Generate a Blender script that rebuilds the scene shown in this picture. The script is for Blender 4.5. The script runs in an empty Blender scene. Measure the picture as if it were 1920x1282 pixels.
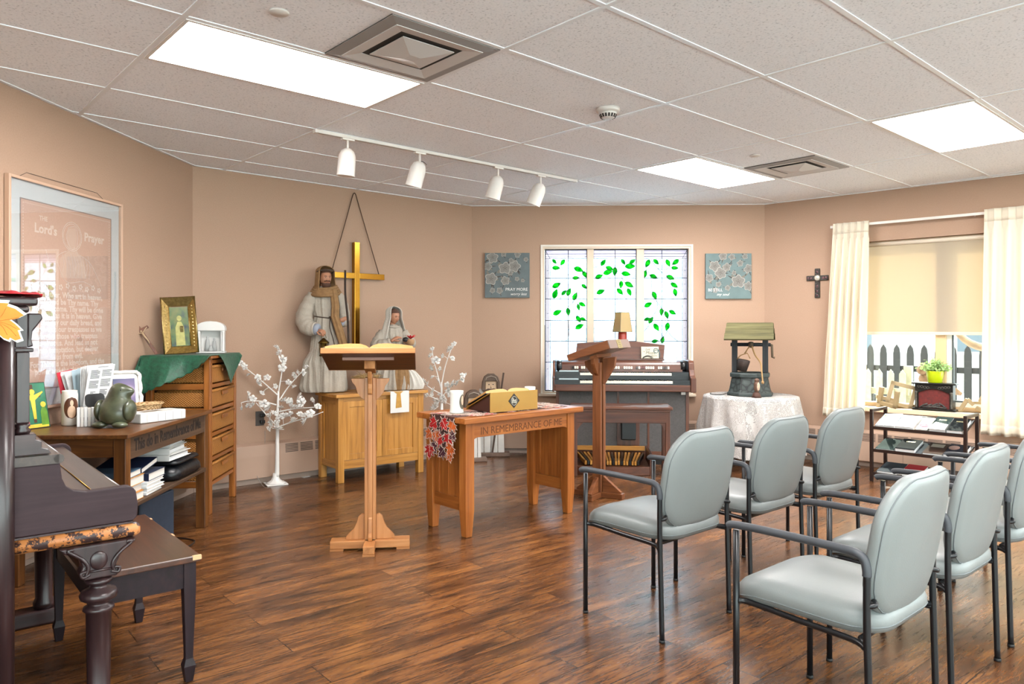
import bpy, bmesh, math, random
from math import sin, cos, pi, radians, sqrt, atan2, hypot
from mathutils import Vector, Matrix, Euler, noise

random.seed(7)
SC = bpy.context.scene
COL = SC.collection
CH = 1.28                      # camera height above the floor
HC = 2.571                     # ceiling height
FPX = 1384.0                   # focal length in pixels of the 1920 px wide frame

def at(px, py, d):             # photograph measurement at a known distance -> metres
    return Vector(((px - 960) / FPX * d, d, CH - (py - 618) / FPX * d))

def lin(h):
    if isinstance(h, str):
        h = h.lstrip('#'); c = [int(h[i:i+2], 16) / 255 for i in (0, 2, 4)]
    else:
        c = [v / 255 for v in h]
    return tuple(((v / 12.92) if v <= .04045 else ((v + .055) / 1.055) ** 2.4) for v in c) + (1.0,)

# ------------------------------------------------------------------ materials
MATS = {}
def new_mat(name):
    m = bpy.data.materials.new(name); m.use_nodes = True
    nt = m.node_tree; nt.nodes.clear()
    out = nt.nodes.new('ShaderNodeOutputMaterial')
    return m, nt, out
def N(nt, typ, **kw):
    n = nt.nodes.new('ShaderNode' + typ)
    for k, v in kw.items():
        if k in n.inputs: n.inputs[k].default_value = v
        else: setattr(n, k, v)
    return n
def L(nt, a, b): nt.links.new(a, b)

def pbsdf(nt, out, rough=.5, metal=0., spec=.5):
    b = N(nt, 'BsdfPrincipled'); b.inputs['Roughness'].default_value = rough
    b.inputs['Metallic'].default_value = metal; b.inputs['Specular IOR Level'].default_value = spec
    L(nt, b.outputs[0], out.inputs[0]); return b

def ramp(nt, stops):
    r = N(nt, 'ValToRGB'); e = r.color_ramp.elements
    while len(e) < len(stops): e.new(.5)
    for el, (p, c) in zip(e, stops): el.position = p; el.color = lin(c) if not (isinstance(c, tuple) and len(c) == 4) else c
    return r

def coords(nt, scale=(1, 1, 1), rot=(0, 0, 0), kind='Object'):
    tc = N(nt, 'TexCoord'); mp = N(nt, 'Mapping')
    mp.inputs['Scale'].default_value = scale; mp.inputs['Rotation'].default_value = rot
    L(nt, tc.outputs[kind], mp.inputs[0]); return mp.outputs[0]

def plain(name, col, rough=.5, metal=0., spec=.5, var=.0, vscale=8., bump=0., bscale=60., coat=0., sheen=0.):
    if name in MATS: return MATS[name]
    m, nt, out = new_mat(name); b = pbsdf(nt, out, rough, metal, spec)
    b.inputs['Base Color'].default_value = lin(col)
    if coat: b.inputs['Coat Weight'].default_value = coat; b.inputs['Coat Roughness'].default_value = .12
    if sheen: b.inputs['Sheen Weight'].default_value = sheen
    v = None
    if var or bump: v = coords(nt)
    if var:
        n = N(nt, 'TexNoise'); n.inputs['Scale'].default_value = vscale; n.inputs['Detail'].default_value = 5
        L(nt, v, n.inputs['Vector'])
        c = lin(col); r = ramp(nt, [(.3, tuple(x * (1 - var) for x in c[:3]) + (1,)), (.7, tuple(min(1, x * (1 + var)) for x in c[:3]) + (1,))])
        L(nt, n.outputs[0], r.inputs[0]); L(nt, r.outputs[0], b.inputs['Base Color'])
    if bump:
        n = N(nt, 'TexNoise'); n.inputs['Scale'].default_value = bscale; n.inputs['Detail'].default_value = 4
        L(nt, v, n.inputs['Vector'])
        bp = N(nt, 'Bump'); bp.inputs['Strength'].default_value = bump; bp.inputs['Distance'].default_value = .01
        L(nt, n.outputs[0], bp.inputs['Height']); L(nt, bp.outputs[0], b.inputs['Normal'])
    MATS[name] = m; return m

def wood(name, dark, mid, light, axis='z', rough=.4, scale=1., coat=.15, spec=.4, worn=None):
    """grain stretched along one local axis"""
    key = name + '_' + axis
    if key in MATS: return MATS[key]
    m, nt, out = new_mat(key); b = pbsdf(nt, out, rough, 0, spec)
    b.inputs['Coat Weight'].default_value = coat; b.inputs['Coat Roughness'].default_value = .2
    s = [28 * scale] * 3; s['xyz'.index(axis)] = 1.6 * scale
    v = coords(nt, tuple(s))
    n = N(nt, 'TexNoise'); n.inputs['Scale'].default_value = 1.0; n.inputs['Detail'].default_value = 7; n.inputs['Roughness'].default_value = .62
    n.inputs['Distortion'].default_value = .6
    L(nt, v, n.inputs['Vector'])
    r = ramp(nt, [(.28, dark), (.5, mid), (.72, light)]); L(nt, n.outputs[0], r.inputs[0])
    src = r.outputs[0]
    if worn:
        n2 = N(nt, 'TexNoise'); n2.inputs['Scale'].default_value = worn[1]; n2.inputs['Detail'].default_value = 8; n2.inputs['Roughness'].default_value = .7
        L(nt, coords(nt), n2.inputs['Vector'])
        r2 = ramp(nt, [(worn[2], (0, 0, 0, 1)), (worn[2] + .03, (1, 1, 1, 1))]); L(nt, n2.outputs[0], r2.inputs[0])
        mx = N(nt, 'MixRGB'); L(nt, r2.outputs[0], mx.inputs[0]); L(nt, src, mx.inputs[1]); mx.inputs[2].default_value = lin(worn[0]); src = mx.outputs[0]
    L(nt, src, b.inputs['Base Color'])
    bp = N(nt, 'Bump'); bp.inputs['Strength'].default_value = .12; bp.inputs['Distance'].default_value = .004
    L(nt, n.outputs[0], bp.inputs['Height']); L(nt, bp.outputs[0], b.inputs['Normal'])
    MATS[key] = m; return m

def weave(name, c1, c2, sx=180., sz=60., rough=.6, bump=.6):
    """basket weave / coarse cloth"""
    if name in MATS: return MATS[name]
    m, nt, out = new_mat(name); b = pbsdf(nt, out, rough)
    v = coords(nt)
    sep = N(nt, 'SeparateXYZ'); L(nt, v, sep.inputs[0])
    ad = N(nt, 'Math', operation='ADD'); L(nt, sep.outputs[0], ad.inputs[0]); L(nt, sep.outputs[1], ad.inputs[1])
    def wv(src, k, ph=None):
        mu = N(nt, 'Math', operation='MULTIPLY'); mu.inputs[1].default_value = k; L(nt, src, mu.inputs[0]); o = mu.outputs[0]
        if ph is not None:
            a2 = N(nt, 'Math', operation='ADD'); L(nt, o, a2.inputs[0]); L(nt, ph, a2.inputs[1]); o = a2.outputs[0]
        s = N(nt, 'Math', operation='SINE'); L(nt, o, s.inputs[0]); return s.outputs[0]
    a = wv(ad.outputs[0], sx); 
    zz = wv(sep.outputs[2], sz)
    pr = N(nt, 'Math', operation='MULTIPLY'); L(nt, a, pr.inputs[0]); L(nt, zz, pr.inputs[1])
    n = N(nt, 'TexNoise'); n.inputs['Scale'].default_value = 90; L(nt, v, n.inputs['Vector'])
    su = N(nt, 'Math', operation='ADD'); L(nt, pr.outputs[0], su.inputs[0]); L(nt, n.outputs[0], su.inputs[1])
    r = ramp(nt, [(.0, c1), (.9, c2)]); mr = N(nt, 'MapRange'); mr.inputs[1].default_value = -.6; mr.inputs[2].default_value = 1.6
    L(nt, su.outputs[0], mr.inputs[0]); L(nt, mr.outputs[0], r.inputs[0]); L(nt, r.outputs[0], b.inputs['Base Color'])
    bp = N(nt, 'Bump'); bp.inputs['Strength'].default_value = bump; bp.inputs['Distance'].default_value = .004
    L(nt, pr.outputs[0], bp.inputs['Height']); L(nt, bp.outputs[0], b.inputs['Normal'])
    MATS[name] = m; return m

def emit(name, col, strength):
    if name in MATS: return MATS[name]
    m, nt, out = new_mat(name); e = N(nt, 'Emission'); e.inputs[0].default_value = lin(col); e.inputs[1].default_value = strength
    L(nt, e.outputs[0], out.inputs[0]); MATS[name] = m; return m

def translucent(name, col, tcol=None, trans=.5, clear=0., rough=.8, weave_bump=0.):
    """cloth or glass that lets light through: diffuse + translucent (+ see-through)"""
    if name in MATS: return MATS[name]
    m, nt, out = new_mat(name)
    d = N(nt, 'BsdfDiffuse'); d.inputs[0].default_value = lin(col)
    t = N(nt, 'BsdfTranslucent'); t.inputs[0].default_value = lin(tcol or col)
    mx = N(nt, 'MixShader'); mx.inputs[0].default_value = trans
    L(nt, d.outputs[0], mx.inputs[1]); L(nt, t.outputs[0], mx.inputs[2]); o = mx.outputs[0]
    if clear:
        tr = N(nt, 'BsdfTransparent'); tr.inputs[0].default_value = lin(tcol or col)
        m2 = N(nt, 'MixShader'); m2.inputs[0].default_value = clear
        L(nt, o, m2.inputs[1]); L(nt, tr.outputs[0], m2.inputs[2]); o = m2.outputs[0]
    L(nt, o, out.inputs[0]); MATS[name] = m; return m

def clear_glass(name, tint='#ffffff', refl=1.0, rough=0.02):
    if name in MATS: return MATS[name]
    m, nt, out = new_mat(name)
    tr = N(nt, 'BsdfTransparent'); tr.inputs[0].default_value = lin(tint)
    g = N(nt, 'BsdfGlossy'); g.inputs['Roughness'].default_value = rough
    fr = N(nt, 'LayerWeight'); fr.inputs[0].default_value = .5
    pw = N(nt, 'Math', operation='POWER'); pw.inputs[1].default_value = 5; L(nt, fr.outputs['Facing'], pw.inputs[0])
    mu = N(nt, 'Math', operation='MULTIPLY_ADD'); mu.inputs[1].default_value = .94 * refl; mu.inputs[2].default_value = .045 * refl; mu.use_clamp = True; L(nt, pw.outputs[0], mu.inputs[0])
    mx = N(nt, 'MixShader'); L(nt, mu.outputs[0], mx.inputs[0]); L(nt, tr.outputs[0], mx.inputs[1]); L(nt, g.outputs[0], mx.inputs[2])
    L(nt, mx.outputs[0], out.inputs[0]); MATS[name] = m; return m

# ------------------------------------------------------------------ mesh builder
class MB:
    def __init__(s): s.v = []; s.f = []; s.mi = []; s.sm = []
    def add(s, verts, faces, mi=0, smooth=False, M=None):
        o = len(s.v)
        s.v += [tuple(M @ Vector(p)) if M is not None else tuple(p) for p in verts]
        for f in faces: s.f.append(tuple(i + o for i in f)); s.mi.append(mi); s.sm.append(smooth)
        return s
    def box(s, x0, x1, y0, y1, z0, z1, mi=0, M=None):
        v = [(x, y, z) for z in (z0, z1) for y in (y0, y1) for x in (x0, x1)]
        return s.add(v, [(0, 2, 3, 1), (4, 5, 7, 6), (0, 1, 5, 4), (2, 6, 7, 3), (0, 4, 6, 2), (1, 3, 7, 5)], mi, False, M)
    def cbox(s, c, d, mi=0, M=None):
        return s.box(c[0]-d[0]/2, c[0]+d[0]/2, c[1]-d[1]/2, c[1]+d[1]/2, c[2]-d[2]/2, c[2]+d[2]/2, mi, M)
    def beam(s, p0, p1, w, h, mi=0, up=(0, 0, 1), M=None):
        """rectangular bar from p0 to p1; w across, h along 'up'"""
        p0, p1 = Vector(p0), Vector(p1); d = (p1 - p0).normalized(); u = Vector(up)
        if abs(d.dot(u)) > .98: u = Vector((0, 1, 0))
        a = d.cross(u).normalized() * w / 2; b = a.cross(d).normalized() * h / 2
        v = [p + sa * a + sb * b for p in (p0, p1) for sa, sb in ((-1, -1), (1, -1), (1, 1), (-1, 1))]
        return s.add(v, [(0, 1, 2, 3), (7, 6, 5, 4), (0, 4, 5, 1), (1, 5, 6, 2), (2, 6, 7, 3), (3, 7, 4, 0)], mi, False, M)
    def tube(s, pts, r, n=10, mi=0, caps=True, closed=False, M=None, flat=1.0):
        pts = [Vector(p) for p in pts]; k = len(pts)
        rs = r if isinstance(r, (list, tuple)) else [r] * k
        rings = []; ref = None
        for i, p in enumerate(pts):
            if closed: t = pts[(i + 1) % k] - pts[i - 1]
            else: t = pts[min(i + 1, k - 1)] - pts[max(i - 1, 0)]
            if t.length < 1e-9: t = Vector((0, 0, 1))
            t.normalize()
            if ref is None:
                ref = Vector((0, 0, 1)) if abs(t.z) < .9 else Vector((1, 0, 0))
            a = ref - t * ref.dot(t)
            if a.length < 1e-6: a = t.orthogonal()
            a.normalize(); ref = a; b = t.cross(a)
            rings.append([p + (a * cos(2*pi*j/n) + b * sin(2*pi*j/n) * flat) * rs[i] for j in range(n)])
        return s.loft(rings, mi, caps and not closed, closed_u=True, closed_v=closed, M=M)
    def loft(s, rings, mi=0, caps=True, closed_u=True, closed_v=False, M=None, smooth=True):
        n = len(rings[0]); k = len(rings); v = [p for r in rings for p in r]; f = []
        for i in range(k if closed_v else k - 1):
            i2 = (i + 1) % k
            for j in range(n if closed_u else n - 1):
                j2 = (j + 1) % n
                f.append((i*n+j, i*n+j2, i2*n+j2, i2*n+j))
        s.add(v, f, mi, smooth, M)
        if caps and closed_u:
            o = len(s.v) - len(v)
            s.f.append(tuple(o + j for j in reversed(range(n)))); s.mi.append(mi); s.sm.append(False)
            s.f.append(tuple(o + (k-1)*n + j for j in range(n))); s.mi.append(mi); s.sm.append(False)
        return s
    def cyl(s, p0, p1, r0, r1=None, n=16, mi=0, caps=True, M=None):
        return s.tube([p0, p1], [r0, r0 if r1 is None else r1], n, mi, caps, M=M)
    def lathe(s, prof, n=24, mi=0, c=(0, 0, 0), M=None, flute=None):
        rings = []
        for r, z in prof:
            rings.append([(c[0] + max(r, 1e-5) * (flute(2*pi*j/n, z) if flute else 1) * cos(2*pi*j/n), c[1] + max(r, 1e-5) * (flute(2*pi*j/n, z) if flute else 1) * sin(2*pi*j/n), c[2] + z) for j in range(n)])
        return s.loft(rings, mi, True, M=M)
    def ball(s, c, r, nu=14, nv=10, mi=0, M=None, fn=None):
        if not isinstance(r, (list, tuple)): r = (r, r, r)
        rings = []
        for i in range(nv + 1):
            th = pi * i / nv; st = max(sin(th), 1e-4)
            ring = []
            for j in range(nu):
                d = Vector((st * cos(2*pi*j/nu), st * sin(2*pi*j/nu), -cos(th)))
                k = fn(d) if fn else 1.
                ring.append((c[0] + d.x * r[0] * k, c[1] + d.y * r[1] * k, c[2] + d.z * r[2] * k))
            rings.append(ring)
        return s.loft(rings, mi, False, M=M)
    def prism(s, poly, t0, t1, plane='xz', mi=0, M=None, smooth=False):
        """extrude a 2-D outline; plane 'xz' extrudes along y, 'xy' along z, 'yz' along x"""
        def P(a, b, t):
            return {'xz': (a, t, b), 'xy': (a, b, t), 'yz': (t, a, b)}[plane]
        n = len(poly); v = [P(a, b, t0) for a, b in poly] + [P(a, b, t1) for a, b in poly]
        ar = sum(poly[i][0] * poly[(i+1) % n][1] - poly[(i+1) % n][0] * poly[i][1] for i in range(n))
        f0 = tuple(range(n)); f1 = tuple(range(n, 2*n))
        s.add(v, [f0[::-1], f1], mi, False, M)
        o = len(s.v) - 2*n
        for i in range(n):
            j = (i + 1) % n
            s.f.append((o+i, o+j, o+n+j, o+n+i)); s.mi.append(mi); s.sm.append(smooth)
        return s
    def pillow(s, outline, prof, M=None, mi=0, bend=None):
        """outline (2-D) swept through (scale, z) steps, closed with a fan; local xy plane"""
        rings = [[(x * k, y * k, z) for x, y in outline] for k, z in prof]
        if bend: rings = [[bend(p) for p in r] for r in rings]
        return s.loft(rings, mi, True, M=M)
    def grid(s, fn, nu, nv, mi=0, M=None, smooth=True, thick=0.):
        v = [fn(i / nu, j / nv) for j in range(nv + 1) for i in range(nu + 1)]
        f = [(j*(nu+1)+i, j*(nu+1)+i+1, (j+1)*(nu+1)+i+1, (j+1)*(nu+1)+i) for j in range(nv) for i in range(nu)]
        return s.add(v, f, mi, smooth, M)
    def mesh(s, name, mats):
        me = bpy.data.meshes.new(name); me.from_pydata(s.v, [], s.f)
        for m in mats: me.materials.append(m)
        me.polygons.foreach_set('material_index', s.mi); me.polygons.foreach_set('use_smooth', s.sm)
        bm = bmesh.new(); bm.from_mesh(me); bmesh.ops.recalc_face_normals(bm, faces=bm.faces); bm.to_mesh(me); bm.free()
        me.update(); return me

def part(name, mb, mats, parent=None, label=None, bevel=0., seg=2, solid=0., sub=0, loc=None, rot=None, angle=35):
    if not isinstance(mats, (list, tuple)): mats = [mats]
    me = mb.mesh(name, mats) if isinstance(mb, MB) else mb
    o = bpy.data.objects.new(name, me); COL.objects.link(o)
    if parent is not None: o.parent = parent
    if loc is not None: o.location = loc
    if rot is not None: o.rotation_euler = rot
    if label: o['label'] = label
    if solid:
        md = o.modifiers.new('thickness', 'SOLIDIFY'); md.thickness = solid; md.offset = 0
    if sub:
        md = o.modifiers.new('smooth', 'SUBSURF'); md.levels = sub; md.render_levels = sub
    if bevel:
        md = o.modifiers.new('edges', 'BEVEL'); md.width = bevel; md.segments = seg; md.limit_method = 'ANGLE'; md.angle_limit = radians(angle)
    return o

def tag(o, label, cat, group=None, kind=None):
    o['label'] = label; o['category'] = cat
    if group: o['group'] = group
    if kind: o['kind'] = kind
    return o
def thing(name, label, cat, loc=(0, 0, 0), rz=0., group=None):
    o = bpy.data.objects.new(name, None); COL.objects.link(o); o.empty_display_size = .1
    o.location = loc; o.rotation_euler = (0, 0, rz)
    return tag(o, label, cat, group)
def structure(o, label=None, cat=None):
    o['kind'] = 'structure'
    if label: o['label'] = label
    if cat: o['category'] = cat
    return o
def copy_tree(o, parent=None):
    c = o.copy(); COL.objects.link(c)
    if parent is not None: c.parent = parent
    for ch in [x for x in bpy.data.objects if x.parent == o]: copy_tree(ch, c)
    return c

def text(s, size, mat, parent, M, name='lettering', extrude=.0004, shear=0., bold=0., align='LEFT', spacing=1., label=None, width=None):
    cu = bpy.data.curves.new('lettering', 'FONT'); cu.body = s; cu.size = size; cu.extrude = extrude; cu.shear = shear
    cu.offset = bold; cu.align_x = align; cu.space_character = spacing; cu.resolution_u = 2
    tmp = bpy.data.objects.new('tmp', cu)
    me = bpy.data.meshes.new_from_object(tmp); bpy.data.objects.remove(tmp); bpy.data.curves.remove(cu)
    me.name = name
    if width and len(me.vertices):
        xs = [v.co.x for v in me.vertices]; k = width / (max(xs) - min(xs))
        for v in me.vertices: v.co.x *= k
    me.transform(M); me.materials.clear(); me.materials.append(mat)
    return part(name, me, mat, parent, label)

def TM(loc, rot=(0, 0, 0)): return Matrix.Translation(loc) @ Euler(rot).to_matrix().to_4x4()
FRONT = (pi/2, 0, 0)           # stands text up, facing local -y
def rrect(w, h, r, n=5, crown=0.):
    """rounded rectangle outline, centred; crown bulges the top edge"""
    pts = []
    for cx, cy, a0 in ((w/2-r, -h/2+r, -pi/2), (w/2-r, h/2-r, 0), (-w/2+r, h/2-r, pi/2), (-w/2+r, -h/2+r, pi)):
        for i in range(n + 1):
            a = a0 + pi/2 * i / n; pts.append((cx + r * cos(a), cy + r * sin(a)))
    if crown: pts = [(x, y + (crown * (1 - (2*x/w)**2) * max(0, y / (h/2)))) for x, y in pts]
    # extra points on the long edges
    out = []
    for i, p in enumerate(pts):
        q = pts[(i + 1) % len(pts)]; out.append(p)
        d = hypot(q[0]-p[0], q[1]-p[1]); k = int(d / (max(w, h) / 8))
        for j in range(1, k + 1): out.append((p[0] + (q[0]-p[0]) * j / (k+1), p[1] + (q[1]-p[1]) * j / (k+1)))
    if crown: out = [(x, y) for x, y in out]
    return out
def arc(p, c, a0, a1, r, n=6): return [(c[0] + r*cos(a0+(a1-a0)*i/n), c[1] + r*sin(a0+(a1-a0)*i/n)) for i in range(n+1)]
def bez(p, n=8):
    """Catmull-Rom through the points"""
    p = [Vector(q) for q in p]; out = []
    for i in range(len(p) - 1):
        a = p[max(i-1, 0)]; b = p[i]; c = p[i+1]; d = p[min(i+2, len(p)-1)]
        for k in range(n):
            t = k / n
            out.append(.5 * ((2*b) + (c-a)*t + (2*a-5*b+4*c-d)*t*t + (3*b-a-3*c+d)*t**3))
    out.append(p[-1]); return out
SKY, SUN, LAMP, EXPO = 8.0, 10.0, 33.0, 0.5
# ================================================================== the room
A = Vector((-2.51, 5.80)); B = Vector((-.42, 7.70)); C = Vector((2.60, 7.60)); D = Vector((6.10, 4.39)); E_ = Vector((6.10, -2.0)); P0 = Vector((-3.105, -2.0))
ROOM = [P0, A, B, C, D, E_]
def WF(P, Q):
    d = (Q - P).normalized(); M = Matrix(((d.x, -d.y, 0, P.x), (d.y, d.x, 0, P.y), (0, 0, 1, 0), (0, 0, 0, 1))); return M
def t_at(px, P, Q, off=0.):    # distance along a wall at which the photograph shows column px
    d = (Q - P).normalized(); n = Vector((-d.y, d.x)); p = P + n * off; k = (px - 960) / FPX
    return (k * p.y - p.x) / (d.x - k * d.y)
def z_at(py, t, P, Q, off=0.):
    d = (Q - P).normalized(); n = Vector((-d.y, d.x)); p = P + n * off + d * t
    return CH - (py - 618) / FPX * p.y
def put(o, M): o.matrix_world = M; return o

# painted wall
m, nt, out = new_mat('wall_paint'); b = pbsdf(nt, out, .75, 0, .25)
v = coords(nt); n1 = N(nt, 'TexNoise'); n1.inputs['Scale'].default_value = 140; n1.inputs['Detail'].default_value = 6; L(nt, v, n1.inputs['Vector'])
r = ramp(nt, [(.3, '#a48773'), (.7, '#ac8f7b')]); L(nt, n1.outputs[0], r.inputs[0]); L(nt, r.outputs[0], b.inputs['Base Color'])
bp = N(nt, 'Bump'); bp.inputs['Strength'].default_value = .35; bp.inputs['Distance'].default_value = .003; L(nt, n1.outputs[0], bp.inputs['Height']); L(nt, bp.outputs[0], b.inputs['Normal'])
M_WALL = m
M_HEATER = plain('heater_paint', '#ab907e', .45, spec=.4)

# wood plank floor: boards run along the local x axis, 0.165 m wide
m, nt, out = new_mat('floor_planks'); b = pbsdf(nt, out, .3, 0, .65)
FLOOR_ROT = radians(40.0)
v = coords(nt)
br = N(nt, 'TexBrick'); br.offset = .37; br.offset_frequency = 2; br.squash = 1.0
for k, x in (('Scale', 1.0), ('Mortar Size', .0022), ('Mortar Smooth', .1), ('Bias', 0.), ('Brick Width', 1.22), ('Row Height', .165)): br.inputs[k].default_value = x
br.inputs['Color1'].default_value = (0, 0, 0, 1); br.inputs['Color2'].default_value = (1, 1, 1, 1); br.inputs['Mortar'].default_value = (.5, .5, .5, 1)
L(nt, v, br.inputs['Vector'])
# grain: streaks along x, offset per board
mul = N(nt, 'VectorMath', operation='MULTIPLY'); mul.inputs[1].default_value = (13., 29., 7.); L(nt, br.outputs[0], mul.inputs[0])
mp = N(nt, 'Mapping'); mp.inputs['Scale'].default_value = (7., 62., 1.); L(nt, v, mp.inputs[0])
add = N(nt, 'VectorMath', operation='ADD'); L(nt, mp.outputs[0], add.inputs[0]); L(nt, mul.outputs[0], add.inputs[1])
g1 = N(nt, 'TexNoise'); g1.inputs['Scale'].default_value = 1.; g1.inputs['Detail'].default_value = 9; g1.inputs['Roughness'].default_value = .68; g1.inputs['Distortion'].default_value = 1.1
L(nt, add.outputs[0], g1.inputs['Vector'])
mp2 = N(nt, 'Mapping'); mp2.inputs['Scale'].default_value = (1.8, 7., 1.); L(nt, v, mp2.inputs[0])
add2 = N(nt, 'VectorMath', operation='ADD'); L(nt, mp2.outputs[0], add2.inputs[0]); L(nt, mul.outputs[0], add2.inputs[1])
g2 = N(nt, 'TexNoise'); g2.inputs['Scale'].default_value = 1.6; g2.inputs['Detail'].default_value = 6; g2.inputs['Roughness'].default_value = .6; L(nt, add2.outputs[0], g2.inputs['Vector'])
mixg = N(nt, 'MixRGB'); mixg.inputs[0].default_value = .5; L(nt, g1.outputs[0], mixg.inputs[1]); L(nt, g2.outputs[0], mixg.inputs[2])
r = ramp(nt, [(.35, '#180f09'), (.43, '#3c2515'), (.50, '#5f3b21'), (.58, '#794e2a'), (.68, '#906138')]); L(nt, mixg.outputs[0], r.inputs[0])
hv = N(nt, 'HueSaturation'); mr = N(nt, 'MapRange'); mr.inputs[3].default_value = .78; mr.inputs[4].default_value = 1.16; L(nt, br.outputs[0], mr.inputs[0]); L(nt, mr.outputs[0], hv.inputs['Value']); L(nt, r.outputs[0], hv.inputs['Color'])
jm = N(nt, 'MixRGB'); jm.inputs[2].default_value = lin('#1c0f08'); L(nt, br.outputs['Fac'], jm.inputs[0]); L(nt, hv.outputs[0], jm.inputs[1]); L(nt, jm.outputs[0], b.inputs['Base Color'])
rr = N(nt, 'MapRange'); rr.inputs[1].default_value = .3; rr.inputs[2].default_value = .7; rr.inputs[3].default_value = .30; rr.inputs[4].default_value = .20; L(nt, g1.outputs[0], rr.inputs[0]); L(nt, rr.outputs[0], b.inputs['Roughness'])
hs = N(nt, 'Math', operation='MULTIPLY'); hs.inputs[1].default_value = -2.2; L(nt, br.outputs['Fac'], hs.inputs[0])
ha = N(nt, 'Math', operation='ADD'); L(nt, hs.outputs[0], ha.inputs[0]); L(nt, g1.outputs[0], ha.inputs[1])
bp = N(nt, 'Bump'); bp.inputs['Strength'].default_value = .12; bp.inputs['Distance'].default_value = .004; L(nt, ha.outputs[0], bp.inputs['Height']); L(nt, bp.outputs[0], b.inputs['Normal'])
M_FLOOR = m
fl = MB(); Rm = Matrix.Rotation(-FLOOR_ROT, 3, 'Z')
poly = [Rm @ Vector((p.x, p.y, 0)) for p in ROOM]
fl.prism([(p.x, p.y) for p in poly][::-1], -.12, 0., 'xy')
structure(part('floor', fl, M_FLOOR, rot=(0, 0, FLOOR_ROT)))

# ceiling: mineral-fibre tiles in a T-bar grid of 4 x 2 ft
m, nt, out = new_mat('ceiling_tile'); b = pbsdf(nt, out, .85, 0, .2)
v = coords(nt); n1 = N(nt, 'TexNoise'); n1.inputs['Scale'].default_value = 95; n1.inputs['Detail'].default_value = 3; L(nt, v, n1.inputs['Vector'])
r = ramp(nt, [(.30, '#c3c6cc'), (.40, '#e8ebf1'), (.6, '#eff1f6')]); L(nt, n1.outputs[0], r.inputs[0])
n2 = N(nt, 'TexVoronoi'); n2.inputs['Scale'].default_value = 34; L(nt, v, n2.inputs['Vector'])
r2 = ramp(nt, [(.045, '#8f8681'), (.075, '#ffffff')]); L(nt, n2.outputs[0], r2.inputs[0])
mm = N(nt, 'MixRGB', blend_type='MULTIPLY'); mm.inputs[0].default_value = .55; L(nt, r.outputs[0], mm.inputs[1]); L(nt, r2.outputs[0], mm.inputs[2]); L(nt, mm.outputs[0], b.inputs['Base Color'])
bp = N(nt, 'Bump'); bp.inputs['Strength'].default_value = .25; bp.inputs['Distance'].default_value = .003; L(nt, n1.outputs[0], bp.inputs['Height']); L(nt, bp.outputs[0], b.inputs['Normal'])
M_CEIL = m
M_TBAR = plain('tbar_white', '#e2e4e8', .4, spec=.5)
ce = MB(); ce.prism([(p.x, p.y) for p in ROOM][::-1], HC, HC + .1, 'xy')
ceiling = structure(part('ceiling', ce, M_CEIL))

GY = .731; GO = Vector((-2.256, 2.221, 0))
MG = Matrix.Translation(GO) @ Matrix.Rotation(GY, 4, 'Z')          # ceiling grid frame
def gp(i, j, z=HC): return MG @ Vector((i * 1.2192, -j * .6096, z))
def clip(p, d):
    """line p + s d clipped to the convex room outline"""
    lo, hi = -50., 50.
    for a, c in zip(ROOM, ROOM[1:] + ROOM[:1]):
        e = c - a; nn = Vector((-e.y, e.x)).normalized(); den = nn.dot(d); num = nn.dot(a - p)
        if abs(den) < 1e-9:
            if num < 0: return None
            continue
        s = num / den
        if den > 0: hi = min(hi, s)
        else: lo = max(lo, s)
    return (lo + .004, hi - .004) if hi - lo > .05 else None
gb = MB()
def bar(p, d, z=HC - .002):
    c = clip(p, d)
    if c:
        a, e = p + d * c[0], p + d * c[1]
        gb.beam((a.x, a.y, z), (e.x, e.y, z), .024, .006)
dx = Vector((cos(GY), sin(GY))); dy = Vector((sin(GY), -cos(GY)))
for i in range(-4, 9): bar(gp(i, 0).xy, dy)
for j in range(-9, 14): bar(gp(0, j).xy, dx, HC - .0014)
structure(part('ceiling_grid', gb, M_TBAR, ceiling))
pm = MB()
for a, c in zip(ROOM, ROOM[1:] + ROOM[:1]):
    d = (c - a).normalized(); nn = Vector((d.y, -d.x)) * .012
    pm.beam((a.x + nn.x, a.y + nn.y, HC - .002), (c.x + nn.x, c.y + nn.y, HC - .002), .022, .007)
structure(part('perimeter_angle', pm, M_TBAR, ceiling))

# walls (local x along the wall, local y outward)
def wall(name, P, Q, openings=()):
    Lw = (Q - P).length; mb = MB(); T = .16
    xs = 0.
    for (t0, t1, z0, z1) in sorted(openings):
        mb.box(xs, t0, 0, T, 0, HC); mb.box(t0, t1, 0, T, 0, z0); mb.box(t0, t1, 0, T, z1, HC); xs = t1
    mb.box(xs, Lw, 0, T, 0, HC)
    o = part(name, mb, M_WALL); put(o, WF(P, Q)); return structure(o)
W1 = (t_at(1017, B, C), t_at(1296, B, C), .615, 2.144)
W2 = (.78, 2.62, .565, 2.105)
wall('wall_left', P0, A); wall('wall_back_left', A, B); wall('wall_back', B, C, [W1]); wall('wall_back_right', C, D, [W2])
W3 = (.4, 6.0, .3, 2.3); W4 = (.5, 8.7, .08, 2.35)  # invented side and rear openings, out of view, to brighten the ceiling
wall('wall_right', D, E_, [W3]); wall('wall_front', E_, P0, [W4])

# baseboards
M_BASE = plain('baseboard_paint', '#b7a294', .5)
for nm, P, Q in (('baseboard_left', P0, A), ('baseboard_back_left', A, B), ('baseboard_back', B, C), ('baseboard_back_right', C, D), ('baseboard_right', D, E_), ('baseboard_front', E_, P0)):
    Lw = (Q - P).length; o = part(nm, MB().box(.006, Lw - .006, -.012, -.0005, .001, .05), M_BASE); put(o, WF(P, Q)); structure(o)

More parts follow.
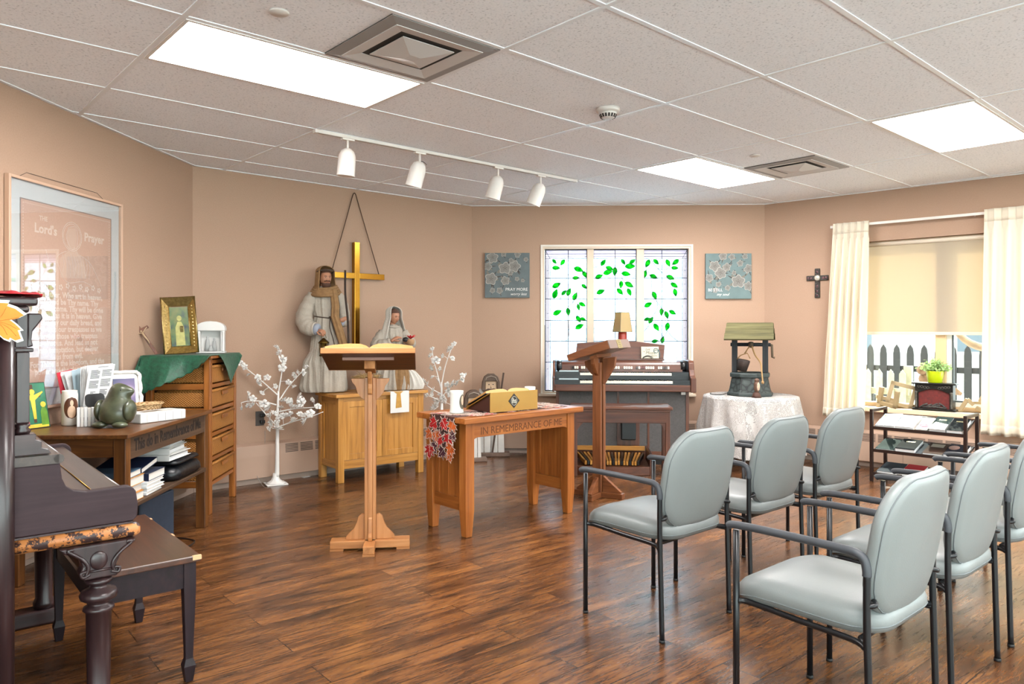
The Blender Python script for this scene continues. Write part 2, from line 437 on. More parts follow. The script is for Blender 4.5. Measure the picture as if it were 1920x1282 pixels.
# hydronic baseboard heaters
M_SLOT = plain('heater_slot', '#4e423b', .7)
def heater(P, Q, t0, t1, label, slots):
    M = WF(P, Q); h = thing('baseboard_heater', label, 'heater', M @ Vector((t0, 0, 0)), atan2((Q-P).y, (Q-P).x)); w = t1 - t0
    c = MB(); c.prism([(-.014, .055), (-.07, .055), (-.07, .235), (-.062, .325), (-.014, .345)], 0, w, 'yz')
    part('cover', c, M_HEATER, h, bevel=.004)
    s = MB(); x = .0
    for x in slots:
        if x + .115 > w: continue
        for k in range(6):
            z = .243 + k * .0125; y = -.07 + (z - .235) * .0889
            s.box(x, x + .115, y - .0006, y + .003, z, z + .007)
    part('vent_slots', s, M_SLOT, h, 'dark louvred slots')
    for k in range(1, int(w / 1.22) + 1): part('seam', MB().box(k * 1.22 - .0012, k * 1.22 + .0012, -.0706, -.068, .06, .234), M_SLOT, h)
heater(A, B, .12, 2.72, 'rose beige baseboard heater along the wall behind white blossom tree and oak cabinet', [.62 + .137 * k for k in range(14)])
heater(B, C, .10, 2.92, 'rose beige baseboard heater under the stained glass window', [.30 + .137 * k for k in range(18)])
heater(C, D, .10, 4.4, 'rose beige baseboard heater under curtained window behind book rack', [.05 + .137 * k for k in range(31)])
heater(P0, A, 4.3, 7.6, 'rose beige baseboard heater low on the framed prayer wall, behind the old piano', [.05 + .137 * k for k in range(24)])
# ================================================================== on the ceiling
M_FRAME = plain('fixture_white', '#d6d0cc', .4)
m, nt, out = new_mat('light_diffuser')
e = N(nt, 'Emission'); e.inputs[1].default_value = 1.0
sx = N(nt, 'SeparateXYZ'); L(nt, coords(nt), sx.inputs[0])
a = N(nt, 'Math', operation='MULTIPLY'); a.inputs[1].default_value = 2*pi/.19; L(nt, sx.outputs[1], a.inputs[0])
s = N(nt, 'Math', operation='COSINE'); L(nt, a.outputs[0], s.inputs[0])
mr = N(nt, 'MapRange'); mr.inputs[1].default_value = -1; mr.inputs[3].default_value = LAMP*.9; mr.inputs[4].default_value = LAMP; L(nt, s.outputs[0], mr.inputs[0])
LAMP_NODE = mr
L(nt, mr.outputs[0], e.inputs[1]); e.inputs[0].default_value = lin('#fbf7f4'); L(nt, e.outputs[0], out.inputs[0]); M_LAMP = m
def fixture(i, j, label):
    c = gp(i + .5, j + .5, HC); t = thing('ceiling_light', label, 'ceiling light', c, GY, 'recessed fluorescent ceiling panels')
    f = MB(); w, d = .598, .292
    for x0, x1, y0, y1 in ((-w, w, -d, -d + .016), (-w, w, d - .016, d), (-w, -w + .016, -d + .016, d - .016), (w - .016, w, -d + .016, d - .016)): f.box(x0, x1, y0, y1, -.009, -.001)
    part('frame', f, M_FRAME, t)
    part('diffuser', MB().box(-w + .016, w - .016, -d + .016, d - .016, -.006, -.001), M_LAMP, t, 'glowing acrylic diffuser')
fixture(1, -1, 'long glowing ceiling light panel next to large square air vent, over the lectern side')
fixture(4, -1, 'glowing ceiling light panel beside small far air vent, near the stained glass window')
fixture(4, 2, 'glowing ceiling light panel over the rows of chairs, near the curtained window')
fixture(1, 4, 'added unseen ceiling light panel overhead at the rear of the room'); fixture(4, 5, 'added unseen ceiling light panel overhead near the side wall')  # assumed panels out of view, added to lift the room's brightness
fixture(2, 7, 'added unseen ceiling light panel behind the rows of chairs')  # another added panel out of view, for brightness

M_VENT = plain('vent_white', '#c3bfbd', .45); M_VDARK = plain('vent_dark', '#23211f', .8); M_VGREY = plain('vent_grey', '#8d8a88', .5)
def vent(i, j, label):
    c = gp(i + .25, j + .5, HC); t = thing('air_vent', label, 'air vent', c, GY, 'square ceiling air diffusers')
    w = .29
    part('duct_opening', MB().box(-w, w, -w, w, -.004, -.0008), M_VDARK, t, 'dark opening')
    f = MB()
    for k in range(4):
        f.add([(-w, -w, -.006), (w, -w, -.006), (w - .055, -w + .055, -.012), (-w + .055, -w + .055, -.012)], [(0, 1, 2, 3)], 0, M=Matrix.Rotation(k*pi/2, 4, 'Z'))
    part('outer_frame', f, M_VGREY, t, 'grey outer flange', solid=.003)
    def cone(nm, r0, z0, r1, z1, lab=None):
        mb = MB()
        for k in range(4): mb.add([(-r0, -r0, z0), (r0, -r0, z0), (r1, -r1, z1), (-r1, -r1, z1)], [(0, 1, 2, 3)], 0, M=Matrix.Rotation(k*pi/2, 4, 'Z'))
        part(nm, mb, M_VENT, t, lab, solid=.003)
    cone('pan_ring', .234, -.015, .168, -.004); cone('pan_rim', .234, -.013, .236, -.005)
    mb = MB(); r0 = .140
    for k in range(4): mb.add([(-r0, -r0, -.011), (r0, -r0, -.011), (.03, -.03, -.034), (-.03, -.03, -.034)], [(0, 1, 2, 3)], 0, M=Matrix.Rotation(k*pi/2, 4, 'Z'))
    mb.add([(-.03, -.03, -.034), (.03, -.03, -.034), (.03, .03, -.034), (-.03, .03, -.034)], [(0, 1, 2, 3)]); part('centre_pyramid', mb, M_VENT, t, solid=.003)
vent(1.5, 0, 'large square ceiling air vent next to the long light panel')
vent(4.5, 0, 'smaller looking square ceiling air vent farther off, beside far light panel')

# smoke detector
c = at(1140, 203, FPX * (HC - CH) / (618 - 203)); c.z = HC
t = thing('smoke_detector', 'white round smoke detector hanging under the ceiling tiles', 'smoke detector', c)
M_DET = plain('detector_white', '#cfc9c4', .4)
part('base', MB().lathe([(.0, -.001), (.068, -.001), (.07, -.012), (.066, -.022), (.05, -.026)], 28), M_DET, t)
part('sensor_head', MB().lathe([(.05, -.024), (.05, -.036), (.044, -.052), (.03, -.06), (.0, -.061)], 28), M_DET, t)
sl = MB()
for k in range(16):
    a = 2*pi*k/16; sl.beam((.049*cos(a), .049*sin(a), -.038), (.041*cos(a), .041*sin(a), -.056), .011, .004, up=(cos(a), sin(a), .3))
part('sensor_slots', sl, M_VDARK, t, 'dark slots')
for px, py, lab in ((523, 22, 'flat white round sprinkler cover plate above the long light panel'), (1415, 291, 'small round sprinkler cover plate beside the far ceiling vent')):
    c = at(px, py, FPX * (HC - CH) / (618 - py)); c.z = HC - .0005
    o = part('sprinkler_cover', MB().lathe([(0, 0), (.04, 0), (.041, -.004), (.036, -.008), (0, -.009)], 28), M_DET, loc=c); tag(o, lab, 'sprinkler cover')

# track lighting
T0 = at(592, 243, FPX * 1.285 / 375); T1 = at(1078, 337, FPX * 1.285 / 281)
dT = (T1 - T0); LT = dT.xy.length; az = atan2(dT.y, dT.x)
M_TRK = plain('track_white', '#ddd7d2', .35, spec=.5)
tr = thing('light_track', 'long white lighting track screwed to the ceiling, with four spotlights', 'light track', (T0.x, T0.y, HC - .004), az)
part('rail', MB().box(0, LT, -.018, .018, -.022, -.001), M_TRK, tr, bevel=.002)
part('groove', MB().box(.02, LT - .02, -.006, .006, -.0226, -.0215), M_VGREY, tr, 'grey slot')
part('end_cap', MB().box(-.012, .002, -.02, .02, -.024, -.001), M_TRK, tr); part('end_cap', MB().box(LT - .002, LT + .012, -.02, .02, -.024, -.001), M_TRK, tr)
labs = ('first white can spotlight, at the end of track over the robed statue', 'white can spotlight, second from the statue end of track, with loose wire',
        'white can spotlight, third along the track, left of the last one', 'last white can spotlight of the track, nearest the stained glass window')
labs = (labs[0], labs[1], 'white can spotlight third along the track from the statue end', labs[3])
dxy = dT.xy.normalized(); base = T0.xy
for k, (px, lab) in enumerate(zip((652, 787, 934, 1014), labs)):
    kk = (px - 960) / FPX; s = (kk * base.y - base.x) / (dxy.x - kk * dxy.y); p = base + dxy * s
    sp = thing('spotlight', lab, 'spotlight', (p.x, p.y, HC - .026), az, 'can spotlights on the ceiling track')
    part('mount', MB().box(-.045, .045, -.016, .016, -.012, 0), M_TRK, sp, bevel=.003)
    part('stem', MB().cyl((0, 0, -.01), (0, 0, -.075), .008), M_TRK, sp)
    tilt = (.10, .32, .30, .42)[k]
    # the can tilts towards the wall behind the statues
    dv = Vector((-.75, .35, 0)).normalized(); ax = Vector((0, 0, 1)).cross(Matrix.Rotation(-az, 3, 'Z') @ dv)
    MR = Matrix.Translation((0, 0, -.075)) @ Matrix.Rotation(-tilt, 4, ax)
    can = MB().lathe([(.0, .012), (.02, .01), (.042, -.006), (.055, -.035), (.058, -.06), (.059, -.165), (.061, -.168), (.06, -.172), (.055, -.172)], 28, M=MR)
    part('lamp_can', can, M_TRK, sp)
    part('lamp_opening', MB().lathe([(.0, -.14), (.054, -.17), (.054, -.1715), (0, -.16)], 24, M=MR), M_VDARK, sp, 'dark open end')
    if k == 1: part('loose_wire', MB().tube(bez([(0, 0, -.07), (.02, 0, -.06), (.045, 0, -.068), (.06, 0, -.08)], 5), .0025, 6), M_VDARK, sp, 'dark loose wire')
# ================================================================== stained glass window
M_WTRIM = plain('window_trim_cream', '#cdbba6', .5); M_WCASE = plain('window_casing_white', '#d9d2c8', .5)
M_LEAD = plain('lead_came', '#2c2f31', .5, .4)
m, nt, out = new_mat('hammered_glass')
v = coords(nt); n1 = N(nt, 'TexNoise'); n1.inputs['Scale'].default_value = 70; n1.inputs['Detail'].default_value = 3; L(nt, v, n1.inputs['Vector'])
bp = N(nt, 'Bump'); bp.inputs['Strength'].default_value = .9; bp.inputs['Distance'].default_value = .006; L(nt, n1.outputs[0], bp.inputs['Height'])
r = ramp(nt, [(.35, '#a3bccb'), (.6, '#d2e2ea')]); L(nt, n1.outputs[0], r.inputs[0])
t = N(nt, 'BsdfTranslucent'); L(nt, r.outputs[0], t.inputs[0]); L(nt, bp.outputs[0], t.inputs['Normal'])
tr = N(nt, 'BsdfTransparent'); L(nt, r.outputs[0], tr.inputs[0])
g = N(nt, 'BsdfGlossy'); g.inputs['Roughness'].default_value = .15; L(nt, bp.outputs[0], g.inputs['Normal'])
mx = N(nt, 'MixShader'); mx.inputs[0].default_value = .6; L(nt, t.outputs[0], mx.inputs[1]); L(nt, tr.outputs[0], mx.inputs[2])
m2 = N(nt, 'MixShader'); m2.inputs[0].default_value = .04; L(nt, mx.outputs[0], m2.inputs[1]); L(nt, g.outputs[0], m2.inputs[2]); L(nt, m2.outputs[0], out.inputs[0]); M_HAM = m
m, nt, out = new_mat('green_glass')
v = coords(nt); n1 = N(nt, 'TexNoise'); n1.inputs['Scale'].default_value = 26; n1.inputs['Detail'].default_value = 4; L(nt, v, n1.inputs['Vector'])
r = ramp(nt, [(.35, '#0a9a3e'), (.62, '#4ac848')]); L(nt, n1.outputs[0], r.inputs[0])
t = N(nt, 'BsdfTranslucent'); tr = N(nt, 'BsdfTransparent'); L(nt, r.outputs[0], t.inputs[0]); L(nt, r.outputs[0], tr.inputs[0])
mx = N(nt, 'MixShader'); mx.inputs[0].default_value = .3; L(nt, t.outputs[0], mx.inputs[1]); L(nt, tr.outputs[0], mx.inputs[2]); L(nt, mx.outputs[0], out.inputs[0]); M_GREEN = m
M_PINKG = translucent('pink_border_glass', '#f3e6ea', '#f6e4e8', .7, .4)
M_WHITEG = translucent('white_flower_glass', '#ffffff', '#fff6f4', .8, .25)

MW1 = WF(B, C); w0, w1, wz0, wz1 = W1; REC = .075     # glass plane is recessed
win1 = bpy.data.objects.new('window_1', None); COL.objects.link(win1); put(win1, MW1); structure(win1, 'stained glass window with green leaf vines in three lights', 'window')
def g1p(cx, cy):               # leaf chart -> window plane (x, z)
    px, py = cx / 4.274 + 890, cy / 4.274 + 440; t = t_at(px, B, C, REC); return t, z_at(py, t, B, C, REC)
def frame_of(mb, x0, x1, z0, z1, y0, y1, w):
    mb.box(x0, x0 + w, y0, y1, z0, z1); mb.box(x1 - w, x1, y0, y1, z0, z1); mb.box(x0 + w, x1 - w, y0, y1, z0, z0 + w); mb.box(x0 + w, x1 - w, y0, y1, z1 - w, z1)
cs = MB(); frame_of(cs, w0 - .018, w1 + .018, wz0 - .018, wz1 + .018, -.010, -.0005, .02)
structure(part('window_casing', cs, M_WCASE, win1, bevel=.002))
jm = MB(); frame_of(jm, w0 + .001, w1 - .001, wz0 + .001, wz1 - .001, .002, .15, .022); structure(part('window_frame', jm, M_WTRIM, win1))
xs = [t_at(p, B, C, REC) for p in (1022, 1101, 1112, 1193.5, 1206, 1289)]
for a_, b_ in ((xs[1], xs[2]), (xs[3], xs[4])):
    structure(part('mullion', MB().box(a_ - .004, b_ + .004, .035, .12, wz0 + .023, wz1 - .023), M_WTRIM, win1, bevel=.004))
structure(part('window_sill', MB().box(w0 - .04, w1 + .04, -.055, .14, wz0 - .022, wz0 + .004), M_WTRIM, win1, bevel=.004))
LEAVES = [
 [(622,198,655,232),(720,198,688,245),(620,265,685,268),(795,265,870,292),(865,292,897,345),(783,348,840,345),(622,422,690,388),(632,512,660,435),(697,483,735,445),(742,490,768,428),(858,398,897,432),(790,525,820,462),(835,545,888,572),(826,555,836,605),(628,640,697,607),(745,585,752,650),(815,650,848,703),(845,668,893,688),(808,752,873,718)],
 [(1012,248,1050,198),(1175,197,1205,240),(1240,232,1288,198),(1203,255,1288,252),(1050,258,1112,283),(1030,312,1105,292),(1125,258,1120,330),(965,350,1028,322),(1175,308,1250,320),(1175,368,1170,430),(1203,382,1272,420),(977,472,1042,442),(1140,432,1188,480),(1225,430,1252,490)],
 [(1400,198,1370,262),(1432,198,1475,238),(1535,198,1563,255),(1635,198,1582,240),(1575,265,1632,268),(1355,345,1374,282),(1402,322,1465,350),(1535,330,1600,357),(1570,388,1628,422),(1600,432,1612,495),(1425,455,1455,520),(1360,577,1422,545),(1498,588,1495,648),(1527,612,1548,672),(1558,608,1612,638),(1358,685,1405,668),(1395,710,1430,658),(1435,712,1475,770),(1550,702,1535,770),(1500,870,1512,812),(1418,858,1472,848)]]
VINES = [
 [[(690,250),(735,310),(785,345)],[(895,270),(835,360),(820,460),(795,530),(750,575),(700,600)],[(740,350),(690,385),(655,440)],[(750,440),(705,475),(685,515)],[(788,530),(790,590),(825,650)],[(820,520),(840,600),(862,660)],[(750,650),(750,830),(695,850)]],
 [[(955,265),(1000,252),(1050,255)],[(1090,198),(1125,260),(1180,350),(1215,400)],[(1180,350),(1240,390),(1290,445)],[(1150,270),(1205,240)],[(1185,480),(1215,515)],[(1250,320),(1290,335)],[(955,475),(985,468)]],
 [[(1415,198),(1460,265),(1540,335),(1600,400)],[(1460,268),(1520,280),(1575,258)],[(1370,270),(1410,335),(1420,450),(1450,520),(1500,590)],[(1460,525),(1460,600),(1420,660),(1392,730),(1352,780)],[(1500,590),(1530,630),(1550,700)],[(1475,765),(1510,815)],[(1545,770),(1580,815),(1625,850)],[(1545,770),(1510,825),(1475,850)]]]
FLOW = [[(765,720,38),(760,790,26)], [(1092,395,48),(1150,375,26)], [(1515,405,42)]]
YG = REC
for k in range(3):
    x0, x1 = xs[2*k], xs[2*k+1]; zt, zb = wz1 - .023, wz0 + .023
    pane = part('pane', MB().box(x0 - .004, x1 + .004, YG, YG + .004, zb, zt), M_HAM, win1, 'textured clear glass'); structure(pane)
    ld = MB()
    def lead(p, w=.0072, tube_n=5):
        ld.tube([(q[0], YG - .002, q[1]) for q in p], w / 2, tube_n, 0)
    # rebate and grid
    for a_, b_, c_, d_ in ((x0 - .004, x0 + .008, zb, zt), (x1 - .008, x1 + .004, zb, zt), (x0, x1, zb, zb + .01), (x0, x1, zt - .01, zt)): ld.box(a_, b_, YG - .012, YG + .008, c_, d_)
    cxm = (750, 1125, 1500)[k]; xm = g1p(cxm, 600)[0]
    xin0 = x0 + (.052 if k == 0 else 0); xin1 = x1 - (.052 if k == 2 else 0); ztop = g1p(0, 193)[1]
    lead([(xm, zb), (xm, zt)])
    for cy in (350, 517, 687, 852, 1020): z = g1p(0, cy)[1]; lead([(x0, z), (x1, z)])
    for cy in (157, 178, 193): z = g1p(0, cy)[1]; lead([(x0, z), (x1, z)], .005)
    bd = MB(); bd.box(x0, x1, YG - .0012, YG - .0004, ztop, zt)
    if k != 1:
        s = 1 if k == 0 else -1; xe = x0 if k == 0 else x1
        for o_ in (.019, .035, .052): lead([(xe + s * o_, zb), (xe + s * o_, ztop)], .005)
        bd.box(min(xe, xe + s*.052), max(xe, xe + s*.052), YG - .0012, YG - .0004, zb, ztop)
        for i, cy in enumerate((290, 400, 510, 630, 745, 860, 970, 1075)): z = g1p(0, cy)[1]; lead([(xe + s*.019, z), (xe + s*.035, z)], .005)
        z0_, z1_ = zt - .01, ztop; lead([(xe, zt - .004), (xe + s*.052, ztop)], .005)
    part('border_glass', bd, M_PINKG, pane, 'pale pink border glass')
    lf = MB(); vn = MB()
    for (ax, ay, bx, by) in LEAVES[k]:
        p0 = Vector(g1p(ax, ay)); p1 = Vector(g1p(bx, by)); d = p1 - p0; nn = Vector((-d.y, d.x)) * .27; n = 8; up = []; dn = []
        for i in range(n + 1):
            t_ = i / n; wv = sin(pi * t_ ** .85) ** .9 * (1 - .12 * t_); bend = sin(pi * t_) * .06
            c_ = p0 + d * t_; up.append(c_ + nn * (wv + bend)); dn.append(c_ - nn * (wv - bend))
        ol = up + dn[-2:0:-1]
        lf.prism([(q.x, q.y) for q in ol], YG - .0035, YG - .0015, 'xz')
        ld.tube([(q.x, YG - .003, q.y) for q in ol], .0022, 4, closed=True)
        ld.tube([(q.x, YG - .004, q.y) for q in (p0, p1)], .0008, 4)
    for vline in VINES[k]:
        pts = [Vector((g1p(*q)[0], YG - .003, g1p(*q)[1])) for q in vline]; ld.tube(bez(pts, 5), .0024, 4)
    fw = MB()
    for (fx, fy, fr) in FLOW[k]:
        for q in range(6):
            a = q * pi / 3 + .3; c_ = Vector(g1p(fx + fr * .5 * cos(a), fy + fr * .6 * sin(a))); rr_ = fr / 4.274 / FPX * 7.7 * .42
            ol = [(c_.x + rr_ * cos(u*pi/5), c_.y + rr_ * 1.25 * sin(u*pi/5)) for u in range(10)]
            fw.prism(ol, YG - .0032 - q*.0001, YG - .002, 'xz'); 
    part('leaf_glass', lf, M_GREEN, pane, 'green glass leaves'); part('flower_glass', fw, M_WHITEG, pane, 'white glass blossoms')
    part('lead_came', ld, M_LEAD, pane, 'dark lead lines')

# ================================================================== curtained window
MW2 = WF(C, D); v0, v1, vz0, vz1 = W2; RZ2 = atan2((D-C).y, (D-C).x)
win2 = bpy.data.objects.new('window_2', None); COL.objects.link(win2); put(win2, MW2); structure(win2, 'wide window with centre mullion looking onto a fence', 'window')
M_OAKTRIM = plain('window_tan', '#cfae86', .45); M_GLASS = clear_glass('window_glass', '#eef5f2', .6)
jm = MB(); frame_of(jm, v0 + .001, v1 - .001, vz0 + .001, vz1 - .001, .05, .158, .035); structure(part('window_frame', jm, M_OAKTRIM, win2))
tm = t_at(1770, C, D, .08)
structure(part('mullion', MB().box(tm - .065, tm + .02, .06, .15, vz0 + .036, vz1 - .036), M_OAKTRIM, win2, bevel=.004))
M_DKFR = plain('casement_dark', '#4c5355', .5); M_WCAS = plain('casement_white', '#d7d8d2', .4)
cf = MB(); frame_of(cf, tm + .021, v1 - .037, vz0 + .037, vz1 - .037, .08, .135, .038); structure(part('casement_frame', cf, M_WCAS, win2, 'white casement frame'))
cf2 = MB(); frame_of(cf2, tm + .06, v1 - .076, vz0 + .076, vz1 - .076, .09, .12, .014); structure(part('gasket', cf2, M_DKFR, win2, 'dark gasket'))
structure(part('pane', MB().box(v0 + .037, tm - .066, .10, .104, vz0 + .037, vz1 - .037), M_GLASS, win2)); structure(part('pane', MB().box(tm + .075, v1 - .09, .10, .104, vz0 + .09, vz1 - .09), M_GLASS, win2))
M_SILL = plain('sill_cream', '#dcc3a4', .45)
structure(part('window_sill', MB().box(v0 - .06, v1 + .06, -.075, .049, vz0 - .045, vz0 + .0), M_SILL, win2, bevel=.006))

# roller shade
M_SHADE = translucent('shade_fabric', '#cdc2b0', '#bfae92', .45, .13)
sh = thing('roller_shade', 'beige see-through roller shade pulled halfway down the curtained window', 'roller shade', MW2 @ Vector((0, .03, 0)), RZ2)
zs = CH - (622 - 618) / FPX * 6.6
part('fabric', MB().box(v0 + .02, v1 - .02, -.0006, .0006, zs, vz1 - .045), M_SHADE, sh)
part('roller_tube', MB().cyl((v0 + .012, .0, vz1 - .03), (v1 - .012, .0, vz1 - .03), .02, n=16), plain('shade_rail', '#cbbfae', .5), sh)
part('hem_bar', MB().box(v0 + .02, v1 - .02, -.006, .006, zs - .028, zs), plain('shade_rail', '#cbbfae', .5), sh, bevel=.003)

# curtain rod and curtains
M_ROD = plain('rod_white', '#d8d2cc', .35)
tA, tB = t_at(1556, C, D, -.09), 3.05; zr = 2.262
rd = thing('curtain_rod', 'thin white curtain rod above the right wall window', 'curtain rod', MW2 @ Vector((0, 0, 0)), RZ2)
part('rod', MB().box(tA, tB, -.083, -.076, zr - .012, zr + .012), M_ROD, rd, bevel=.002)
for tt in (tA + .002, tB - .01, (tA + tB) / 2): part('bracket', MB().box(tt - .004, tt + .004, -.076, -.001, zr - .01, zr + .01), M_ROD, rd)
m, nt, out = new_mat('curtain_cloth')
v = coords(nt); n1 = N(nt, 'TexNoise'); n1.inputs['Scale'].default_value = 160; L(nt, v, n1.inputs['Vector'])
bp = N(nt, 'Bump'); bp.inputs['Strength'].default_value = .2; bp.inputs['Distance'].default_value = .002; L(nt, n1.outputs[0], bp.inputs['Height'])
d = N(nt, 'BsdfDiffuse'); d.inputs[0].default_value = lin('#f1ebdd'); L(nt, bp.outputs[0], d.inputs['Normal'])
t = N(nt, 'BsdfTranslucent'); t.inputs[0].default_value = lin('#f6ead0')
mx = N(nt, 'MixShader'); mx.inputs[0].default_value = .36; L(nt, d.outputs[0], mx.inputs[1]); L(nt, t.outputs[0], mx.inputs[2]); L(nt, mx.outputs[0], out.inputs[0]); M_CURT = m
def curtain(a0, a1, b0, b1, zt, zb, folds, label, seed):
    """a*: span along the rod, b*: span at the hem"""
    rnd = random.Random(seed); ph = [rnd.uniform(-.5, .5) for _ in range(40)]
    cu = thing('curtain', label, 'curtain', MW2 @ Vector((0, 0, 0)), RZ2)
    def fn(u, v):
        z = zt + (zb - zt) * v; s = v
        x = (a0 + (b0 - a0) * s) * (1 - u) + (a1 + (b1 - a1) * s) * u
        f = u * folds; i = int(f); w = 2*pi * f + .9 * ph[i % 40] * sin(pi * (f - i))
        amp = .014 + .030 * min(1, max(0, (v - .08) / .35)) * (1 + .35 * ph[(i + 7) % 40])
        y = -.112 + amp * sin(w) + .006 * sin(5 * pi * v + 3 * i) * v
        if v < .075: x += .010 * sin(2 * w)          # pinched heading
        return (x, min(y, -.087), z)
    part('cloth', MB().grid(fn, int(folds * 14), 44), M_CURT, cu, solid=.0015)
    def hem(u, v):
        p = fn(u, .955 + .04 * v); return (p[0], p[1] - .0022, p[2])
    part('hem', MB().grid(hem, int(folds * 14), 3), M_CURT, cu, solid=.001)
    def head(u, v):
        p = fn(u, .0 + .055 * v); return (p[0], p[1] - .0022, p[2])
    part('heading_tape', MB().grid(head, int(folds * 14), 3), M_CURT, cu, solid=.001)
oc = -.10
curtain(t_at(1563, C, D, oc), t_at(1631, C, D, oc), t_at(1543, C, D, oc), t_at(1621, C, D, oc), 2.287, .455, 5.5, 'cream pleated curtain hanging next to the small dark wall cross', 3)
curtain(t_at(1846, C, D, oc), t_at(1846, C, D, oc) + .75, t_at(1839, C, D, oc), t_at(1839, C, D, oc) + .80, 2.29, .40, 7.5, 'cream pleated curtain at far side of the window, beyond the fireplace lantern', 5)

# ================================================================== outdoors
M_SNOW = plain('snowy_ground', '#e9ebec', .8, var=.05, vscale=3.)
gr = MB().box(-40, 44, -34, 40, -.45, -.40)
gr.v = [(x, y, z) for x, y, z in gr.v]; o = structure(part('ground', gr, M_SNOW))
M_FENB = plain('fence_black', '#2b2a2a', .6); M_FENW = plain('fence_weathered', '#a9a58c', .7, var=.2, vscale=20.)
def W2p(t, off, z=0): return MW2 @ Vector((t, off, z))
def fence(t0, t1, off, zb, zt, n, mat, label, arch=False, rails=(.2, .8)):
    f = thing('picket_fence', label, 'fence', W2p(t0, off), RZ2); w = (t1 - t0) / n
    pk = MB()
    for k in range(n):
        x = w * (k + .5); h = zt - zb
        if arch: pts = [(x - w*.26, zb), (x + w*.26, zb), (x + w*.26, zt - .12), (x + w*.2, zt - .05), (x, zt), (x - w*.2, zt - .05), (x - w*.26, zt - .12)]
        else: pts = [(x - w*.27, zb), (x + w*.27, zb), (x + w*.27, zt - .05), (x, zt), (x - w*.27, zt - .05)]
        pk.prism(pts, 0, .02, 'xz')
    part('pickets', pk, mat, f)
    for rz_ in rails: part('rail', MB().box(0, t1 - t0, .021, .05, zb + (zt - zb) * rz_ - .035, zb + (zt - zb) * rz_ + .035), mat, f)
    for x in (.02, t1 - t0 - .06): part('post', MB().box(x, x + .08, .051, .12, -.4, zt + .04), mat, f)
fence(-.9, 4.6, 2.6, -.4, 1.10, 36, M_FENB, 'black picket fence with pointed pickets outside the curtained window', True)
fence(-1.2, .95, 1.55, -.4, .84, 18, M_FENW, 'weathered pale picket fence outside behind the wooden puzzle sculpture')
M_BRANCH = plain('driftwood', '#a98f78', .8, var=.25, vscale=12.)
dr = thing('driftwood_branch', 'twisted driftwood branch standing outside behind the casement pane', 'branch', W2p(2.35, .95, -.4))
for nm, pts, r in (('trunk', [(0, 0, 0), (.05, .02, .7), (.02, .05, 1.25), (.2, .0, 1.75), (.12, .1, 2.3)], [.09, .075, .06, .05, .03]),
                   ('limb', [(.02, .05, 1.2), (-.25, .15, 1.45), (-.62, .3, 1.55), (-.9, .3, 1.85)], [.05, .045, .035, .02]), ('limb', [(.15, .02, 1.6), (.5, -.2, 1.75), (.9, -.35, 1.7)], [.045, .035, .02]),
                   ('limb', [(.05, .02, .6), (.3, -.1, .95), (.42, -.18, 1.2)], [.05, .035, .015])):
    p = bez(pts, 6); rs = [r[min(int(i/6), len(r)-2)] + (r[min(int(i/6)+1, len(r)-1)] - r[min(int(i/6), len(r)-2)]) * (i % 6) / 6 for i in range(len(p))]
    part(nm, MB().tube(p, rs, 8), M_BRANCH, dr)
for (x, y, z, nm, lab) in ((1.3, 1.1, .66, 'straw_bird', 'straw bird ornament outside the window behind the fireplace lantern'),):
    b_ = thing(nm, lab, 'ornament', W2p(x, y, -.4)); M_STRAW = plain('straw_brown', '#7d6149', .9, var=.3, vscale=40.)
    part('stake', MB().cyl((0, 0, 0), (0, 0, 1.1), .012), M_FENB, b_)
    part('body', MB().ball((0, 0, 1.18), (.15, .09, .09), 14, 10, fn=lambda d: 1 + .25 * max(0, d.x)), M_STRAW, b_)
    part('head', MB().ball((-.13, -.02, 1.27), (.05, .045, .05), 12, 8), M_STRAW, b_); part('tail', MB().beam((.11, 0, 1.15), (.28, .03, 1.02), .07, .03), M_STRAW, b_)
# far side of the street: house, car, bare tree
hs = thing('neighbour_house', 'pale neighbouring house far across the street outside', 'house', (9.5, 21.5, -.4), radians(-38))
M_HSE = plain('house_siding', '#b8b2a6', .8); M_ROOF = plain('house_roof', '#6d675f', .8); M_HWIN = plain('house_window', '#4d565c', .3)
part('wall', MB().box(-6, 6, 0, 6, 0, 3.4), M_HSE, hs); part('roof', MB().prism([(-6.5, 3.4), (6.5, 3.4), (4.5, 6.2), (-4.5, 6.2)], -.5, 6.5, 'xz'), M_ROOF, hs)
for x in (-4, -.5, 3): part('window', MB().box(x, x + 1.4, -.05, .05, 1.1, 2.5), M_HWIN, hs)
car = thing('parked_car', 'silver parked car outside beyond the fence, blurred through the shade', 'car', (5.6, 14.2, -.4), radians(-42))
M_CAR = plain('car_silver', '#c6cbd0', .3, .6); M_CARG = plain('car_glass', '#2b3338', .1); M_TYRE = plain('tyre', '#1a1a1a', .8)
side = [(-2.1, .35), (2.1, .35), (2.15, .75), (1.9, .95), (1.1, 1.02), (.55, 1.5), (-.9, 1.55), (-1.6, 1.05), (-2.1, .95)]
part('body', MB().prism(side, -.85, .85, 'xz'), M_CAR, car, bevel=.08, seg=3); part('side_glass', MB().prism([(-1.35, 1.06), (.85, 1.06), (.45, 1.44), (-.85, 1.48)], -.856, .856, 'xz'), M_CARG, car)
for x in (-1.3, 1.35):
    for y in (-.8, .8): part('wheel', MB().cyl((x, y - .1, .32), (x, y + .1, .32), .32, n=20), M_TYRE, car)
tree = thing('bare_tree', 'bare winter tree outside seen through the shade fabric', 'tree', W2p(3.2, 3.6, -.4))
rt = random.Random(4)
